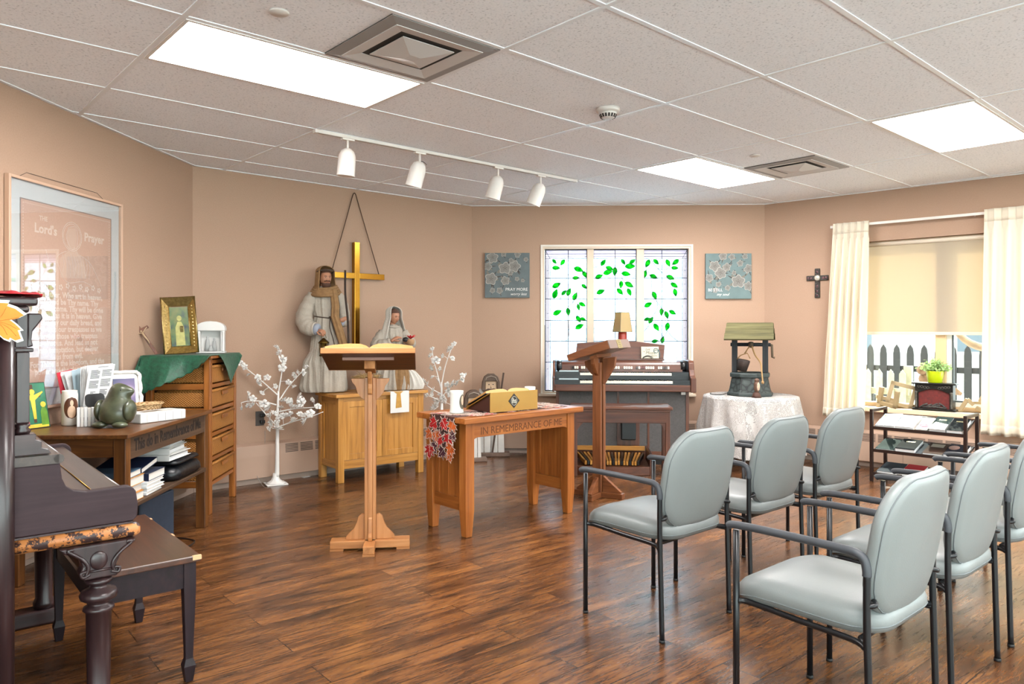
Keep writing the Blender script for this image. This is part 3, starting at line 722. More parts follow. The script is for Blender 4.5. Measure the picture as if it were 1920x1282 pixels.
def twig(p, d, ln, r, lv, mb):
    q = p + d * ln; mb.tube([p, (p + q) / 2 + Vector((rt.uniform(-.05, .05), rt.uniform(-.05, .05), 0)) * ln, q], [r, r * .85, r * .65], 6)
    if lv:
        for _ in range(3): twig(q, (d + Vector((rt.uniform(-.9, .9), rt.uniform(-.7, .7), rt.uniform(-.1, .6)))).normalized(), ln * .72, r * .6, lv - 1, mb)
tb = MB(); twig(Vector((0, 0, 0)), Vector((0, 0, 1)), 1.6, .11, 4, tb); part('trunk', tb, plain('bark', '#5d5047', .9), tree)
fw_ = thing('board_fence', 'pale blue grey board fence outside behind the stained glass', 'fence', (-1.6, 11.2, -.4))  # invented fence, added so the lower panes look bluish and darker
bm_ = MB()
for k in range(26): bm_.box(k*.2, k*.2 + .19, 0, .03, 0, 1.75)
part('boards', bm_, plain('fence_bluegrey', '#6f8794', .8), fw_)

for nm, P, Q, W in (('window_3', D, E_, W3), ('window_4', E_, P0, W4)):  # frames and glass of the two added daylight windows
    wn = bpy.data.objects.new(nm, None); COL.objects.link(wn); put(wn, WF(P, Q)); structure(wn)
    a0, a1, c0, c1 = W; fr = MB(); frame_of(fr, a0 + .001, a1 - .001, c0 + .001, c1 - .001, .03, .12, .05)
    for k in range(1, 4): x = a0 + (a1 - a0) * k / 4; fr.box(x - .03, x + .03, .03, .12, c0 + .051, c1 - .051)
    structure(part('window_frame', fr, M_WTRIM, wn)); structure(part('pane', MB().box(a0 + .05, a1 - .05, .07, .074, c0 + .05, c1 - .05), M_GLASS, wn))
# ================================================================== grey guest chairs
M_VINYL = plain('grey_vinyl', '#757a7a', .42, spec=.45, var=.03, vscale=5., bump=.05, bscale=220.)
M_SEAM = plain('vinyl_seam', '#62686a', .6)
M_TUBE = plain('black_tube', '#17181b', .32, .3, .5); M_ARM = plain('arm_rubber', '#3a3d42', .5, spec=.4); M_GLIDE = plain('glide', '#0e0e0f', .6)
CW, CD = .245, .2075
def make_chair():
    c = thing('guest_chair', '', 'chair')
    # seat
    se = MB(); ol = rrect(.46, .50, .12, 5); prof = [(.90, -.034), (.97, -.03), (1., -.012), (1., .008), (.98, .022), (.92, .034), (.75, .043), (.4, .048), (.02, .049)]
    def sb(p): x, y, z = p; return (x, y, z - (.035 * max(0, (y - .10) / .135) ** 2 if y > .10 else 0) - .05 * (y + .05) * -.35)
    se.pillow(ol, [(.02, -.026)] + prof, bend=sb, M=Matrix.Translation((0, .018, .437))); part('seat', se, M_VINYL, c)
    pp = MB(); pp.tube([sb((x * 1.001, y * 1.001, -.012)) for x, y in ol], .0022, 5, closed=True, M=Matrix.Translation((0, .018, .437))); part('seat_piping', pp, M_SEAM, c, 'darker seam')
    # back: local xy = width/height, z = thickness (front is +z)
    MBk = Matrix.Translation((0, -.243, .642)) @ Matrix.Rotation(radians(10), 4, 'X') @ Matrix(((-1, 0, 0, 0), (0, 0, 1, 0), (0, 1, 0, 0), (0, 0, 0, 1)))
    ob = []
    for x, y in rrect(.485, .40, .125, 6, crown=.03):
        k = 1 - .07 * max(0, -y / .2) ** 1.5; ob.append((x * k, y))
    bb = MB(); pr = [(.02, -.024), (.6, -.024), (.86, -.022), (.95, -.018), (.99, -.009), (1., .001), (.99, .012), (.95, .022), (.8, .03), (.4, .033), (.02, .034)]
    def bf(p): x, y, z = p; return (x, y, z + .45 * x * x * .9)
    bb.pillow(ob, pr, bend=bf, M=MBk); part('backrest', bb, M_VINYL, c)
    for sc_, zz in ((.972, -.0145),):
        pi_ = MB(); pi_.tube([bf((x * sc_, y * sc_, zz)) for x, y in ob], .0022, 5, closed=True, M=MBk); part('back_piping', pi_, M_SEAM, c, 'darker seam')
    for s in (-1, 1):
        x = s * CW
        fl_ = part('leg', MB().cyl((x, CD, .004), (x, CD, .632), .0105, n=14), M_TUBE, c); part('glide', MB().cyl((x, CD, 0.0005), (x, CD, .012), .0125, n=14), M_GLIDE, fl_)
        rl = part('leg', MB().tube(bez([(x, -CD - .012, .004), (x, -CD - .004, .30), (x, -CD, .45), (x, -CD, .60)], 5), .0105, 14), M_TUBE, c); part('glide', MB().cyl((x, -CD - .012, .0005), (x, -CD - .012, .012), .0125, n=14), M_GLIDE, rl)
        ap = [(x, CD + .028, .640), (x, CD + .01, .647), (x, CD - .08, .650), (x, 0, .650), (x, -CD + .06, .648), (x, -CD + .025, .643), (x, -CD + .006, .628), (x, -CD, .60), (x, -CD, .585)]
        part('armrest', MB().tube(bez(ap, 4), .0125, 14, flat=1.1), M_ARM, c, 'dark grey padded armrest')
        part('side_rail', MB().tube(bez([(x, CD - .005, .405), (x - s * .02, CD - .04, .402), (x - s * .022, 0, .392), (x - s * .02, -CD + .05, .386), (x, -CD + .003, .380)], 5), .0095, 10), M_TUBE, c)
        part('back_support', MB().tube(bez([(x, -CD - .0, .50), (x - s * .012, -CD - .018, .505), (x - s * .035, -CD - .004, .51)], 4), .008, 8), M_TUBE, c)
    part('cross_bar', MB().tube([(-CW, -CD, .388), (-CW + .03, -CD + .03, .392), (CW - .03, -CD + .03, .392), (CW, -CD, .388)], .0095, 10), M_TUBE, c)
    part('cross_bar', MB().tube([(-CW + .022, .12, .396), (CW - .022, .12, .396)], .0095, 10), M_TUBE, c)
    return c
CDIR = Vector((.753, .658)).normalized(); CFW = Vector((-CDIR.y, CDIR.x))
def chair_at(o, rl, label):
    p = Vector(rl) + CDIR * CW + CFW * CD; o.location = (p.x, p.y, 0); o.rotation_euler = (0, 0, atan2(CDIR.y, CDIR.x)); o['label'] = label; o['group'] = 'grey guest chairs in two rows'
chair = make_chair()
SPOTS = [((.606, 3.028), 'grey vinyl armchair at the lectern end of first row, whole chair unobstructed'),
 ((1.109, 3.456), 'grey vinyl armchair, middle chair of the row closest to the wooden tables'),
 ((1.577, 3.843), 'grey vinyl armchair of the front row nearest the lace covered round table and curtain'),
 ((1.0, 2.08), 'large grey vinyl armchair at the end of second row, cut by the bottom picture edge'),
 ((1.50, 2.54), 'grey vinyl armchair, second in the row behind, just past the big end chair'),
 ((2.007, 2.99), 'grey vinyl armchair, third in second row, its back cut by picture side edge'),
 ((2.515, 3.44), 'grey vinyl armchair at the far window end of second row, only its arms showing')]
for k, (p, lab) in enumerate(SPOTS): chair_at(chair if k == 0 else copy_tree(chair), p, lab)
# ================================================================== old upright piano and its bench
PW = ('#1e1315', '#2d1c1e', '#3c2727')
M_PZ = wood('piano_wood', *PW, axis='z', rough=.35, coat=.35); M_PY = wood('piano_wood', *PW, axis='y', rough=.35, coat=.35); M_PX = wood('piano_wood', *PW, axis='x', rough=.35, coat=.35)
M_CHEEK = wood('piano_cheek', '#2b1e22', '#34262a', '#3d2d31', axis='x', rough=.55, coat=.0, spec=.25)
M_LID = wood('piano_lid', '#281d1a', '#372a25', '#42342d', axis='y', rough=.35, coat=.4)
M_WORN = wood('worn_edge', '#94562a', '#b87642', '#cb8f5e', axis='x', rough=.5, worn=('#33201f', 30, .505))
M_BRASS = plain('brass', '#b8924a', .3, 1., var=.1); M_CHIP = plain('chip', '#c9a37a', .6)
KZ = Vector((-1.496, 2.220, 0)); PR = radians(40); LP = 1.20
pn = thing('upright_piano', 'old dark purple brown upright piano with worn orange edge, cut by the picture border', 'piano', KZ, PR)
gab = [(-.36, .03), (-.02, .03), (-.02, 1.33), (-.36, 1.33)]
part('end_panel', MB().prism(gab, 0.001, .035, 'xz'), M_PZ, pn, bevel=.004); part('end_panel', MB().prism(gab, LP - .035, LP - .001, 'xz'), M_PZ, pn)
for y in (-.004, LP + .004):
    c = MB(); c.tube([(-.03, y, .03), (-.03, y, 1.30)], .030, 20); c.tube([(-.03, y, 1.28), (-.03, y, 1.30), (-.03, y, 1.33)], [.034, .038, .034], 20); part('corner_column', c, M_PZ, pn)
part('back_panel', MB().box(-.36, -.34, .036, LP - .036, .1, 1.33), M_PZ, pn)
part('front_panel', MB().box(-.055, -.03, .036, LP - .036, .90, 1.33), M_PY, pn); part('lower_panel', MB().box(-.07, -.045, .036, LP - .036, .12, .60), M_PY, pn)
t_ = MB(); t_.box(-.385, .055, -.04, LP + .04, 1.352, 1.378); t_.box(-.37, .035, -.028, LP + .028, 1.331, 1.352); part('top_lid', t_, M_PY, pn, bevel=.008, seg=3)
for y in (.03, LP - .06):
    p = MB(); p.box(.005, .040, y - .017, y + .018, .995, 1.212); p.box(.0, .05, y - .022, y + .023, 1.212, 1.224); p.box(.002, .035, y - .016, y + .017, 1.225, 1.33)
    part('pillar', p, M_PZ, pn, bevel=.003)
    f = MB(); f.lathe([(0, .963), (.02, .963), (.024, .972), (.017, .98), (.022, .988), (.015, .995), (0, .995)], 16, c=(.022, y, 0)); part('turned_foot', f, M_PZ, pn)
    q = MB(); q.prism([(-.01, .898), (.095, .898), (.088, .912), (.07, .918), (.07, .938), (.055, .945), (.055, .962), (-.01, .962)], y - .03, y + .03, 'xz'); part('stepped_block', q, M_PX, pn, bevel=.002)
    s = MB(); s.prism([(.035, 1.225), (.05, 1.23), (.045, 1.25), (.048, 1.275), (.062, 1.295), (.075, 1.315), (.07, 1.33), (.035, 1.33)], y - .014, y + .014, 'xz'); part('scroll', s, M_PZ, pn, bevel=.004)
ld_ = MB(); ld_.box(-.03, .115, -.006, LP + .006, .866, .894); ld_.tube([(.115, -.006, .880), (.115, LP + .006, .880)], .014, 12); part('ledge', ld_, M_LID, pn)
part('key_cover_riser', MB().box(.04, .058, .036, LP - .036, .765, .865), M_PY, pn)
cheek = [(-.02, .652), (.325, .652), (.338, .665), (.341, .70), (.337, .73)] + [(.305 + .032 * cos(a), .735 + .033 * sin(a)) for a in (.4, .8, 1.2, 1.57)] + [(.25, .767), (.19, .766), (.155, .775), (.135, .79), (.124, .815), (.118, .866), (-.02, .866)]
for y0 in (.0, LP - .036):
    o = part('key_cheek', MB().prism(cheek, y0, y0 + .036, 'xz'), M_CHEEK, pn, 'purple brown scroll cheek', bevel=.004)
fb = MB(); fb.box(.05, .30, .037, LP - .037, .738, .756); fb.tube([(.30, .037, .74), (.30, LP - .037, .74)], .016, 12); part('fallboard', fb, M_LID, pn)
part('fallboard_hinge', MB().tube([(.215, .037, .757), (.215, LP - .037, .757)], .0022, 6), M_BRASS, pn, 'thin brass hinge line')
part('keybed', MB().box(-.04, .325, .0, LP, .645, .651), M_PY, pn)
rl_ = MB(); rl_.tube([(-.005, .016, .622), (.335, .016, .622), (.347, .016, .622)], [.0235, .0235, .017], 18); part('worn_rail', rl_, M_WORN, pn, 'rail worn to bare orange wood')
part('key_slip', MB().box(.30, .335, .04, LP - .005, .60, .645), M_PY, pn, bevel=.006); part('worn_rail', MB().tube([(-.005, LP - .016, .622), (.347, LP - .016, .622)], .0235, 14), M_WORN, pn)
def flute(a, z): return 1 - .06 * (1 if (a * 9 / pi) % 1 < .35 and .1 < z < .375 else 0)
for y in (.016, LP - .06):
    x = .2276
    lg = part('leg', MB().lathe([(0, .065), (.040, .065), (.042, .09), (.033, .11), (.037, .375), (.046, .383), (.044, .392), (.030, .398), (.028, .405), (.052, .418), (.056, .43), (.050, .444), (.026, .452), (.022, .462), (.036, .468), (.041, .476), (.034, .483), (0, .484)], 36, c=(x, y, 0), flute=flute), M_PZ, pn)
    cp = MB(); cp.prism([(x - .045, .486), (x + .05, .486), (x + .055, .505), (x + .045, .52), (x + .06, .555), (x + .10, .585), (x + .105, .597), (x - .115, .597), (x - .10, .58), (x - .06, .565), (x - .05, .53), (x - .06, .505)], y - .028, y + .028, 'xz')
    cq = part('carved_capital', cp, M_PZ, lg, bevel=.006, seg=3)
    sc = MB()
    sc.ball((x - .005, y - .028, .545), (.026, .008, .03), 14, 8)
    for s in (-1, 1):
        sc.tube(bez([(x + s*.04, y - .028, .50), (x + s*.035, y - .03, .53), (x + s*.055, y - .03, .56), (x + s*.09, y - .03, .588), (x + s*.075, y - .03, .592)], 5), .006, 8)
        sc.tube(bez([(x + s*.03, y - .03, .505), (x + s*.05, y - .03, .498), (x + s*.055, y - .03, .512), (x + s*.04, y - .03, .516)], 5), .005, 8)
    sc.tube([(x - .03, y - .029, .513), (x + .03, y - .029, .513)], .004, 8); part('scroll_carving', sc, M_PZ, lg)
    part('toe_block', MB().box(-.34, .285, y - .05 if y > .5 else y - .016, y + .05, .0, .064), M_PX, pn, bevel=.01)
part('bottom_board', MB().box(-.34, -.05, .051, LP - .12, .064, .10), M_PY, pn)

# things on the piano
M_LEAFO = plain('paper_leaf_orange', '#dd8420', .6, var=.18, vscale=14.); M_PWHITE = plain('paper_white', '#eef0ee', .7); M_VEIN = plain('leaf_vein', '#b4701c', .6)
lc = [(0,88),(75,92),(62,116),(130,140),(203,195),(150,222),(85,236),(130,270),(178,318),(150,323),(178,395),(130,410),(85,385),(75,405),(30,388),(-20,345)]
PE1, PE2 = Vector((cos(PR), sin(PR))), Vector((-sin(PR), cos(PR)))
def leafpt(p):
    k = (p[0] / 4.008 - 960) / FPX; q = KZ.xy - PE2 * .052; s = (k * q.y - q.x) / (PE1.x - k * PE1.y); y = q.y + s * PE1.y
    return s, CH - (540 + p[1] / 4.008 - 618) / FPX * y
po = thing('paper_leaf', 'orange paper maple leaf with white border taped on the piano column', 'decoration', KZ + Vector((-PE2.x, -PE2.y, 0)) * .052 + Vector((0, 0, 1.30)), PR)
ol = [leafpt(p) for p in lc]; ol = [(x, z - 1.30) for x, z in ol]; mir = [(-x - .10, z) for x, z in ol][::-1]
full = ol + [(-.05, -.13)] + mir + [(-.05, .075)]
part('border', MB().prism(full, .0, .0016, 'xz'), M_PWHITE, po, 'white paper edge')
cxm = sum(p[0] for p in full) / len(full); czm = sum(p[1] for p in full) / len(full)
part('leaf', MB().prism([(cxm + (x - cxm) * .90, czm + (z - czm) * .88) for x, z in full], -.0012, -.0002, 'xz'), M_LEAFO, po)
vm = MB()
for (x, z) in [(cxm + (full[k][0] - cxm) * .72, czm + (full[k][1] - czm) * .70) for k in (1, 4, 8, 10, 12, 19, 21, 25)]: vm.tube(bez([(cxm, -.0014, czm + .01), (cxm + (x - cxm) * .6, -.0014, czm + (z - czm) * .45 + .006), (x, -.0014, z)], 4), .0007, 4)
part('veins', vm, M_VEIN, po)
rc = thing('red_cloth', 'crumpled red cloth lying on top of the old piano', 'cloth', KZ + Matrix.Rotation(PR, 3, 'Z') @ Vector((0, 0, 1.379)), PR)
def rcf(u, v):
    x = -.16 + .225 * u; y = -.05 + .3 * v; n_ = noise.noise(Vector((u * 5, v * 6, 1)))
    z = .010 + .012 * abs(n_) + .004 * sin(20 * u + 9 * v); 
    if x > .057: z = .012 - (x - .057) * 1.5
    if y < -.042: z = .008
    return (x, y, z)
part('cloth', MB().grid(rcf, 24, 24), plain('red_satin', '#b3202c', .5, var=.2, vscale=12.), rc, solid=.002)

# piano bench
M_BT = wood('bench_wood', '#2c1811', '#43261a', '#593523', axis='y', rough=.3, coat=.5); M_BZ = wood('bench_dark', '#150c0d', '#20141a', '#2b1b1c', axis='z', rough=.5, coat=.0, spec=.3); M_BY = wood('bench_dark', '#150c0d', '#20141a', '#2b1b1c', axis='y', rough=.5, coat=.0, spec=.3)
bn = thing('piano_bench', 'dark brown wooden piano bench with chipped corners and spade feet', 'bench', (-1.416, 2.449, 0), PR)
BW, BL = .372, .78
part('seat', MB().box(0, BW, 0, BL, .438, .46), M_BT, bn, bevel=.004)
ap = MB(); ap.box(.03, BW - .03, .022, .04, .345, .4375); part('apron', ap, M_BY, bn); part('apron', MB().box(.03, BW - .03, BL - .04, BL - .022, .345, .4375), M_BY, bn)
part('apron', MB().box(.022, .04, .041, BL - .041, .345, .4375), M_BY, bn); part('apron', MB().box(BW - .04, BW - .022, .041, BL - .041, .345, .4375), M_BY, bn)
for x in (.035, BW - .035):
    for y in (.035, BL - .035):
        rg = [[(x + sx * w, y + sy * w, z) for sx, sy in ((-1, -1), (1, -1), (1, 1), (-1, 1))] for z, w in ((.4375, .021), (.34, .021), (.10, .0135), (.085, .0135), (.06, .021), (.0005, .013))]
        part('leg', MB().loft(rg, smooth=False), M_BZ, bn, bevel=.0015)
ch = MB(); ch.box(BW - .03, BW + .0008, -.0008, .012, .446, .4608); ch.box(BW - .006, BW + .0008, .33, .37, .452, .4606); ch.box(BW - .006, BW + .0008, .66, .69, .452, .4606); part('bare_chip', ch, M_CHIP, bn, 'pale chipped bare wood')

# ================================================================== framed prayer on the left wall
MWL = WF(P0, A); RWL = atan2((A-P0).y, (A-P0).x)
fa, fb_ = t_at(10, P0, A, -.01), t_at(225, P0, A, -.01); FW, FH = fb_ - fa, 1.262; fz0 = .838
fr = thing('framed_prayer', 'large white matted framed prayer in pale lace lettering hanging on the wall behind the piano', 'picture', MWL @ Vector((fa, -.002, fz0)), RWL)
M_FWOOD = plain('frame_blond', '#bf9d86', .45); M_MAT = plain('mat_board', '#ccd1d3', .7); M_LACE = plain('lace_ground', '#c7a492', .8, var=.05, vscale=90.); M_LACEW = plain('lace_thread', '#dac6bb', .8)
f = MB(); frame_of(f, 0, FW, 0, FH, -.03, 0, .016); part('frame', f, M_FWOOD, fr, bevel=.003)
part('mat', MB().box(.017, FW - .017, -.010, -.004, .017, FH - .017), M_MAT, fr, 'pale grey mat')
ix0, ix1, iz0, iz1 = .105, FW - .105, .115, FH - .115
part('lace_panel', MB().box(ix0, ix1, -.0118, -.0102, iz0, iz1), M_LACE, fr, 'pinkish filet lace panel')
bd = MB(); frame_of(bd, ix0 - .006, ix1 + .006, iz0 - .006, iz1 + .006, -.0125, -.0102, .006); part('mat_edge', bd, plain('mat_bevel', '#8d7f79', .6), fr)
lw = MB(); e = .018
for k in range(60):
    u = ix0 + e + (ix1 - ix0 - 2*e) * k / 59; lw.box(u - .003, u + .003, -.0124, -.0119, iz1 - e, iz1 - e + .004)
    w_ = iz0 + e + (iz1 - iz0 - 2*e) * k / 59; lw.box(ix0 + e - .004, ix0 + e, -.0124, -.0119, w_ - .004, w_ + .004); lw.box(ix1 - e, ix1 - e + .004, -.0124, -.0119, w_ - .004, w_ + .004)
part('lace_edging', lw, M_LACEW, fr)
def ftxt(s, x, z, size, al='CENTER', bold=.0006, width=None): text(s, size, M_LACEW, fr, TM((x, -.0122, z), FRONT), extrude=.0003, bold=bold, align=al, width=width)
cx_ = (ix0 + ix1) / 2
ftxt('THE', ix0 + .17, iz1 - .095, .036); ftxt("Lord's", ix0 + .19, iz1 - .165, .072, bold=.0022); ftxt('Prayer', ix1 - .165, iz1 - .165, .072, bold=.0022)
lines = ['Our Father, Who art in heaven,', 'hallowed be Thy name. Thy', 'kingdom come. Thy will be done', 'on earth as it is in heaven. Give', 'us this day our daily bread, and', 'forgive us our trespasses as we', 'forgive those who trespass', 'against us. And lead us not', 'into temptation, but deliver', 'us from evil.', 'For Thine is the kingdom, and the', 'power and the glory, for ever.', 'Amen.']
for k, s in enumerate(lines): ftxt(s, cx_, iz1 - .52 - k * .0395, .047, bold=.0016)
fg = MB(); hx, hz = cx_ + .02, iz1 - .155
def lt(p, r=.0018, cl=False): fg.tube([(x, -.0122, z) for x, z in p], r, 5, closed=cl)
lt([(hx + .085 * cos(a*pi/12), hz + .085 * sin(a*pi/12)) for a in range(24)], .0022, True); lt([(hx + .075 * cos(a*pi/12), hz + .075 * sin(a*pi/12)) for a in range(24)], .0015, True)
lt(bez([(hx - .03, hz + .05), (hx + .03, hz + .06), (hx + .05, hz), (hx + .04, hz - .08), (hx + .06, hz - .12)], 4)); lt(bez([(hx - .03, hz + .05), (hx - .05, hz), (hx - .035, hz - .04), (hx, hz - .08), (hx + .02, hz - .06)], 4))
rg = random.Random(2)
lt(bez([(hx - .05, hz - .09), (hx - .13, hz - .13), (hx - .14, hz - .22), (hx - .20, hz - .15), (hx - .22, hz - .10)], 4)); lt(bez([(hx + .06, hz - .10), (hx + .16, hz - .14), (hx + .24, hz - .23), (hx + .28, hz - .30)], 4)); lt(bez([(hx - .13, hz - .16), (hx - .05, hz - .27), (hx + .1, hz - .26), (hx + .2, hz - .29)], 4))
for k in range(10): x = hx - .09 + k * .026; lt(bez([(x, hz - .10 - .01 * (k % 3)), (x + .02, hz - .17), (x + .01 * (k % 4), hz - .24)], 4), .0013)
for k in range(11):
    x = ix0 + .08 + k * .058; z = iz1 - .46 + .012 * (k % 2)
    for q in range(5): a = q * 2*pi/5; fg.ball((x + .012 * cos(a), -.0122, z + .012 * sin(a)), (.007, .0006, .007), 8, 5)
part('lace_figure', fg, M_LACEW, fr, 'pale lace figure with halo'); fgf = MB().prism([(hx - .03, hz + .045), (hx + .03, hz + .055), (hx + .045, hz), (hx + .03, hz - .07), (hx + .10, hz - .13), (hx + .13, hz - .24), (hx - .1, hz - .25), (hx - .11, hz - .14), (hx - .04, hz - .09), (hx - .045, hz)], -.0121, -.0119, 'xz'); part('lace_fill', fgf, plain('lace_half', '#cdb0a0', .8), fr)
part('glass', MB().box(.0165, FW - .0165, -.0215, -.0195, .0165, FH - .0165), clear_glass('picture_glass', '#ffffff', 2.6, .01), fr, 'clear picture glass')
part('hanging_wire', MB().tube([(.09, -.006, FH - .002), (.16, -.003, FH + .035), (.76, -.003, FH + .035), (.83, -.006, FH - .002)], .0012, 6), M_LEAD, fr, 'thin dark wire')

# ================================================================== carved book table
M_TT = wood('old_oak', '#3f2411', '#5c3718', '#7a4d24', axis='y', rough=.4, coat=.25); M_TZ = wood('old_oak', '#3f2411', '#5c3718', '#7a4d24', axis='z', rough=.4, coat=.25); M_TX = wood('old_oak', '#3f2411', '#5c3718', '#7a4d24', axis='x', rough=.4, coat=.25)
M_TAP = wood('oak_greyed', '#35241a', '#4b3626', '#5f4935', axis='y', rough=.55, coat=.05); M_CARVE = plain('carved_dark', '#1a100b', .8)
bt = thing('book_table', 'old oak table with carved black lettering on its front and a bookshelf below', 'table', (-1.912, 3.675, 0), radians(2.54)); TW, TL, TH = .62, 1.165, .757
part('tabletop', MB().box(-TW, 0, 0, TL, TH - .022, TH), M_TT, bt, bevel=.004)
part('apron', MB().box(-.045, -.022, .075, TL - .075, .622, TH - .0225), M_TAP, bt, 'weathered carved front board', bevel=.002); part('apron', MB().box(-TW + .06, -.08, .03, .05, .64, TH - .0225), M_TX, bt); part('apron', MB().box(-TW + .06, -.08, TL - .05, TL - .03, .64, TH - .0225), M_TX, bt); part('apron', MB().box(-TW + .02, -TW + .04, .075, TL - .075, .64, TH - .0225), M_TT, bt)
for x in (-.08, -TW + .02):
    for y in (.018, TL - .075): part('leg', MB().box(x, x + .06, y, y + .056, .0005, TH - .0225), M_TZ, bt, bevel=.004)
part('shelf', MB().box(-TW + .03, -.012, .076, TL - .077, .37, .392), M_TAP, bt, 'greyed plank shelf', bevel=.003)
for y in (.02, TL - .073): part('shelf_rail', MB().box(-TW + .081, -.081, y, y + .05, .345, .3695), M_TX, bt)
text('This do in Remembrance of Me', .088, M_CARVE, bt, TM((-.0216, .115, .658), (pi/2, 0, pi/2)), name='carved_lettering', extrude=.0008, bold=.0022, width=TL - .26)

def board(name, label, cat, w, h, th, loc, rz, lean, mats, group=None):
    """upright slab facing local -y, leaning back; returns its Empty and a matrix helper"""
    t = thing(name, label, cat, loc, rz, group); M = Matrix.Rotation(-lean, 4, 'X'); return t, M
TZ = TH + .001
M_ICG = plain('icon_green', '#1f6b4e', .4, var=.35, vscale=14.); M_ICY = plain('icon_yellow', '#d8b93a', .5, var=.2, vscale=30.); M_ICR = plain('icon_rose', '#a84a5c', .5, var=.2, vscale=30.); M_ICL = plain('icon_leafgreen', '#5d8a2a', .5, var=.2, vscale=30.); M_ICB = plain('icon_edge', '#16241c', .5)
ic, M = board('icon_panel', 'small green painted icon board with yellow figures leaning beside the piano column', 'icon', .15, .24, .01, (-2.515, 3.905, TZ), radians(68), radians(12), None)
W_, H_ = .155, .245
part('panel', MB().box(-W_/2, W_/2, 0, .012, 0, H_, M=M), M_ICB, ic); part('painting', MB().box(-W_/2 + .004, W_/2 - .004, -.001, -.0001, .004, H_ - .004, M=M), M_ICG, ic)
def fig(mb, x, z0, h, w, head=True):
    mb.prism([(x - w*.5, z0), (x + w*.5, z0), (x + w*.45, z0 + h*.6), (x + w*.2, z0 + h*.82), (x - w*.2, z0 + h*.82), (x - w*.45, z0 + h*.6)], -.002, -.0012, 'xz', M=M)
y_ = MB(); y_.prism([(-.006, .05), (.008, .05), (.012, .15), (.06, .19), (.058, .196), (.01, .178), (.006, .20), (-.006, .20), (-.01, .178), (-.06, .196), (-.062, .19), (-.012, .15)], -.002, -.0012, 'xz', M=M)
for x, z in ((0, .195), (-.052, .125), (.052, .125)): y_.prism([(x + .015 * cos(a*pi/6), z + .015 * sin(a*pi/6)) for a in range(12)], -.0026, -.0021, 'xz', M=M)
y_.box(-.07, .07, -.0016, -.0011, .004, .022, M=M); part('painted_figure', y_, M_ICY, ic, 'yellow painted figures')
r_ = MB(); fig(r_, -.052, .015, .12, .04); part('painted_robe', r_, M_ICR, ic, 'rose painted robe'); g_ = MB(); fig(g_, .052, .015, .12, .04); part('painted_robe', g_, M_ICL, ic, 'leaf green painted robe')
b_ = MB(); b_.box(-.045, .045, -.0011, -.0006, .165, .178, M=M); b_.box(-.008, .008, -.0011, -.0006, .03, .235, M=M); part('painted_cross', b_, plain('icon_brown', '#4a2d1a', .5), ic)

M_JAR = plain('milk_glass', '#d9d6d0', .15, spec=.6); M_PIC = plain('print_brown', '#5a3624', .4, var=.3, vscale=20.); M_PICL = plain('print_skin', '#d8b89c', .5, var=.15, vscale=40.)
def jar_candle(loc, r, h, label, pic, fig_m, ang):
    c = thing('votive_candle', label, 'candle', loc, ang)
    part('glass_jar', MB().lathe([(0, 0), (r * .92, 0), (r, .008), (r, h * .88), (r * .93, h * .93), (r * .9, h * .95), (r * .93, h), (r * .86, h), (r * .82, h * .93), (0, h * .9)], 28), M_JAR, c)
    pm_ = MB(); fm = MB(); n = 14
    def cyl_patch(mb, a0, a1, z0, z1, rr, oval=True):
        def fn(u, v):
            vv = v * 2 - 1; k = sqrt(max(0, 1 - vv * vv)) if oval else 1; a = -pi/2 + (a0 + a1) / 2 + (u - .5) * (a1 - a0) * k
            return (rr * cos(a), rr * sin(a), z0 + (z1 - z0) * v)
        mb.grid(fn, 10, 16)
    cyl_patch(pm_, -.95, .95, h * .2, h * .82, r + .0006); part('printed_oval', pm_, pic, c)
    cyl_patch(fm, -.5, .5, h * .22, h * .58, r + .0010); cyl_patch(fm, -.2, .2, h * .56, h * .74, r + .0012); part('printed_figure', fm, fig_m, c)
    return c
jar_candle((-2.421, 4.04, TZ), .041, .19, 'white glass candle with brown oval print standing next to standing papers', M_PIC, M_PICL, radians(45))

# leaflets standing in a black holder
def quad(name, label, cat, cs, mat, th=.001, group=None):
    ps = [at(*c) for c in cs]; o = sum(ps, Vector()) / 4; zb = min(p.z for p in ps); o.z = zb
    t = part(name, MB().add([p - o for p in ps], [(0, 1, 2, 3)]), mat, loc=o, solid=th); return tag(t, label, cat, group)
M_PAPER = plain('paper', '#dcdedf', .7); M_PAPERB = plain('paper_blue', '#a9c0cc', .7); M_REDF = plain('red_folder', '#c21c33', .4); M_INK = plain('ink_grey', '#6d7073', .8); M_BLKP = plain('black_plastic', '#151617', .35)
hd = thing('leaflet_holder', 'black metal leaflet holder full of standing papers on the book table', 'holder', (-2.33, 4.20, TZ), radians(52))
part('base', MB().box(-.10, .10, -.008, .10, 0, .003), M_BLKP, hd); part('back_plate', MB().box(-.10, .10, .094, .10, .003, .09), M_BLKP, hd)
zb_ = 4.20
quad('red_folder', 'bright red folder at the back of standing papers', 'folder', [(106, 699, 4.15), (135, 692, 4.24), (150, 779, 4.24), (122, 777, 4.18)], M_REDF, .003)
for k, (a_, b_, m_, lab) in enumerate((((112, 698), (150, 692), M_PAPER, 'white paper sheet just in front of the red folder'), ((120, 697), (158, 689), M_PAPER, 'curved white sheet second from red folder'), ((134, 695), (166, 688), M_PAPERB, 'pale blue paper sheet among standing papers'), ((145, 691), (176, 685), M_PAPERB, 'second pale blue sheet, right behind the big printed stack'))):
    d = 4.17 - k * .012; quad('leaflet', lab, 'paper', [(a_[0], a_[1], d), (b_[0], b_[1], d + .05), (168 + 4*k, 782, d + .02), (139 + 3*k, 782, d - .02)], m_, .0012, 'standing papers')
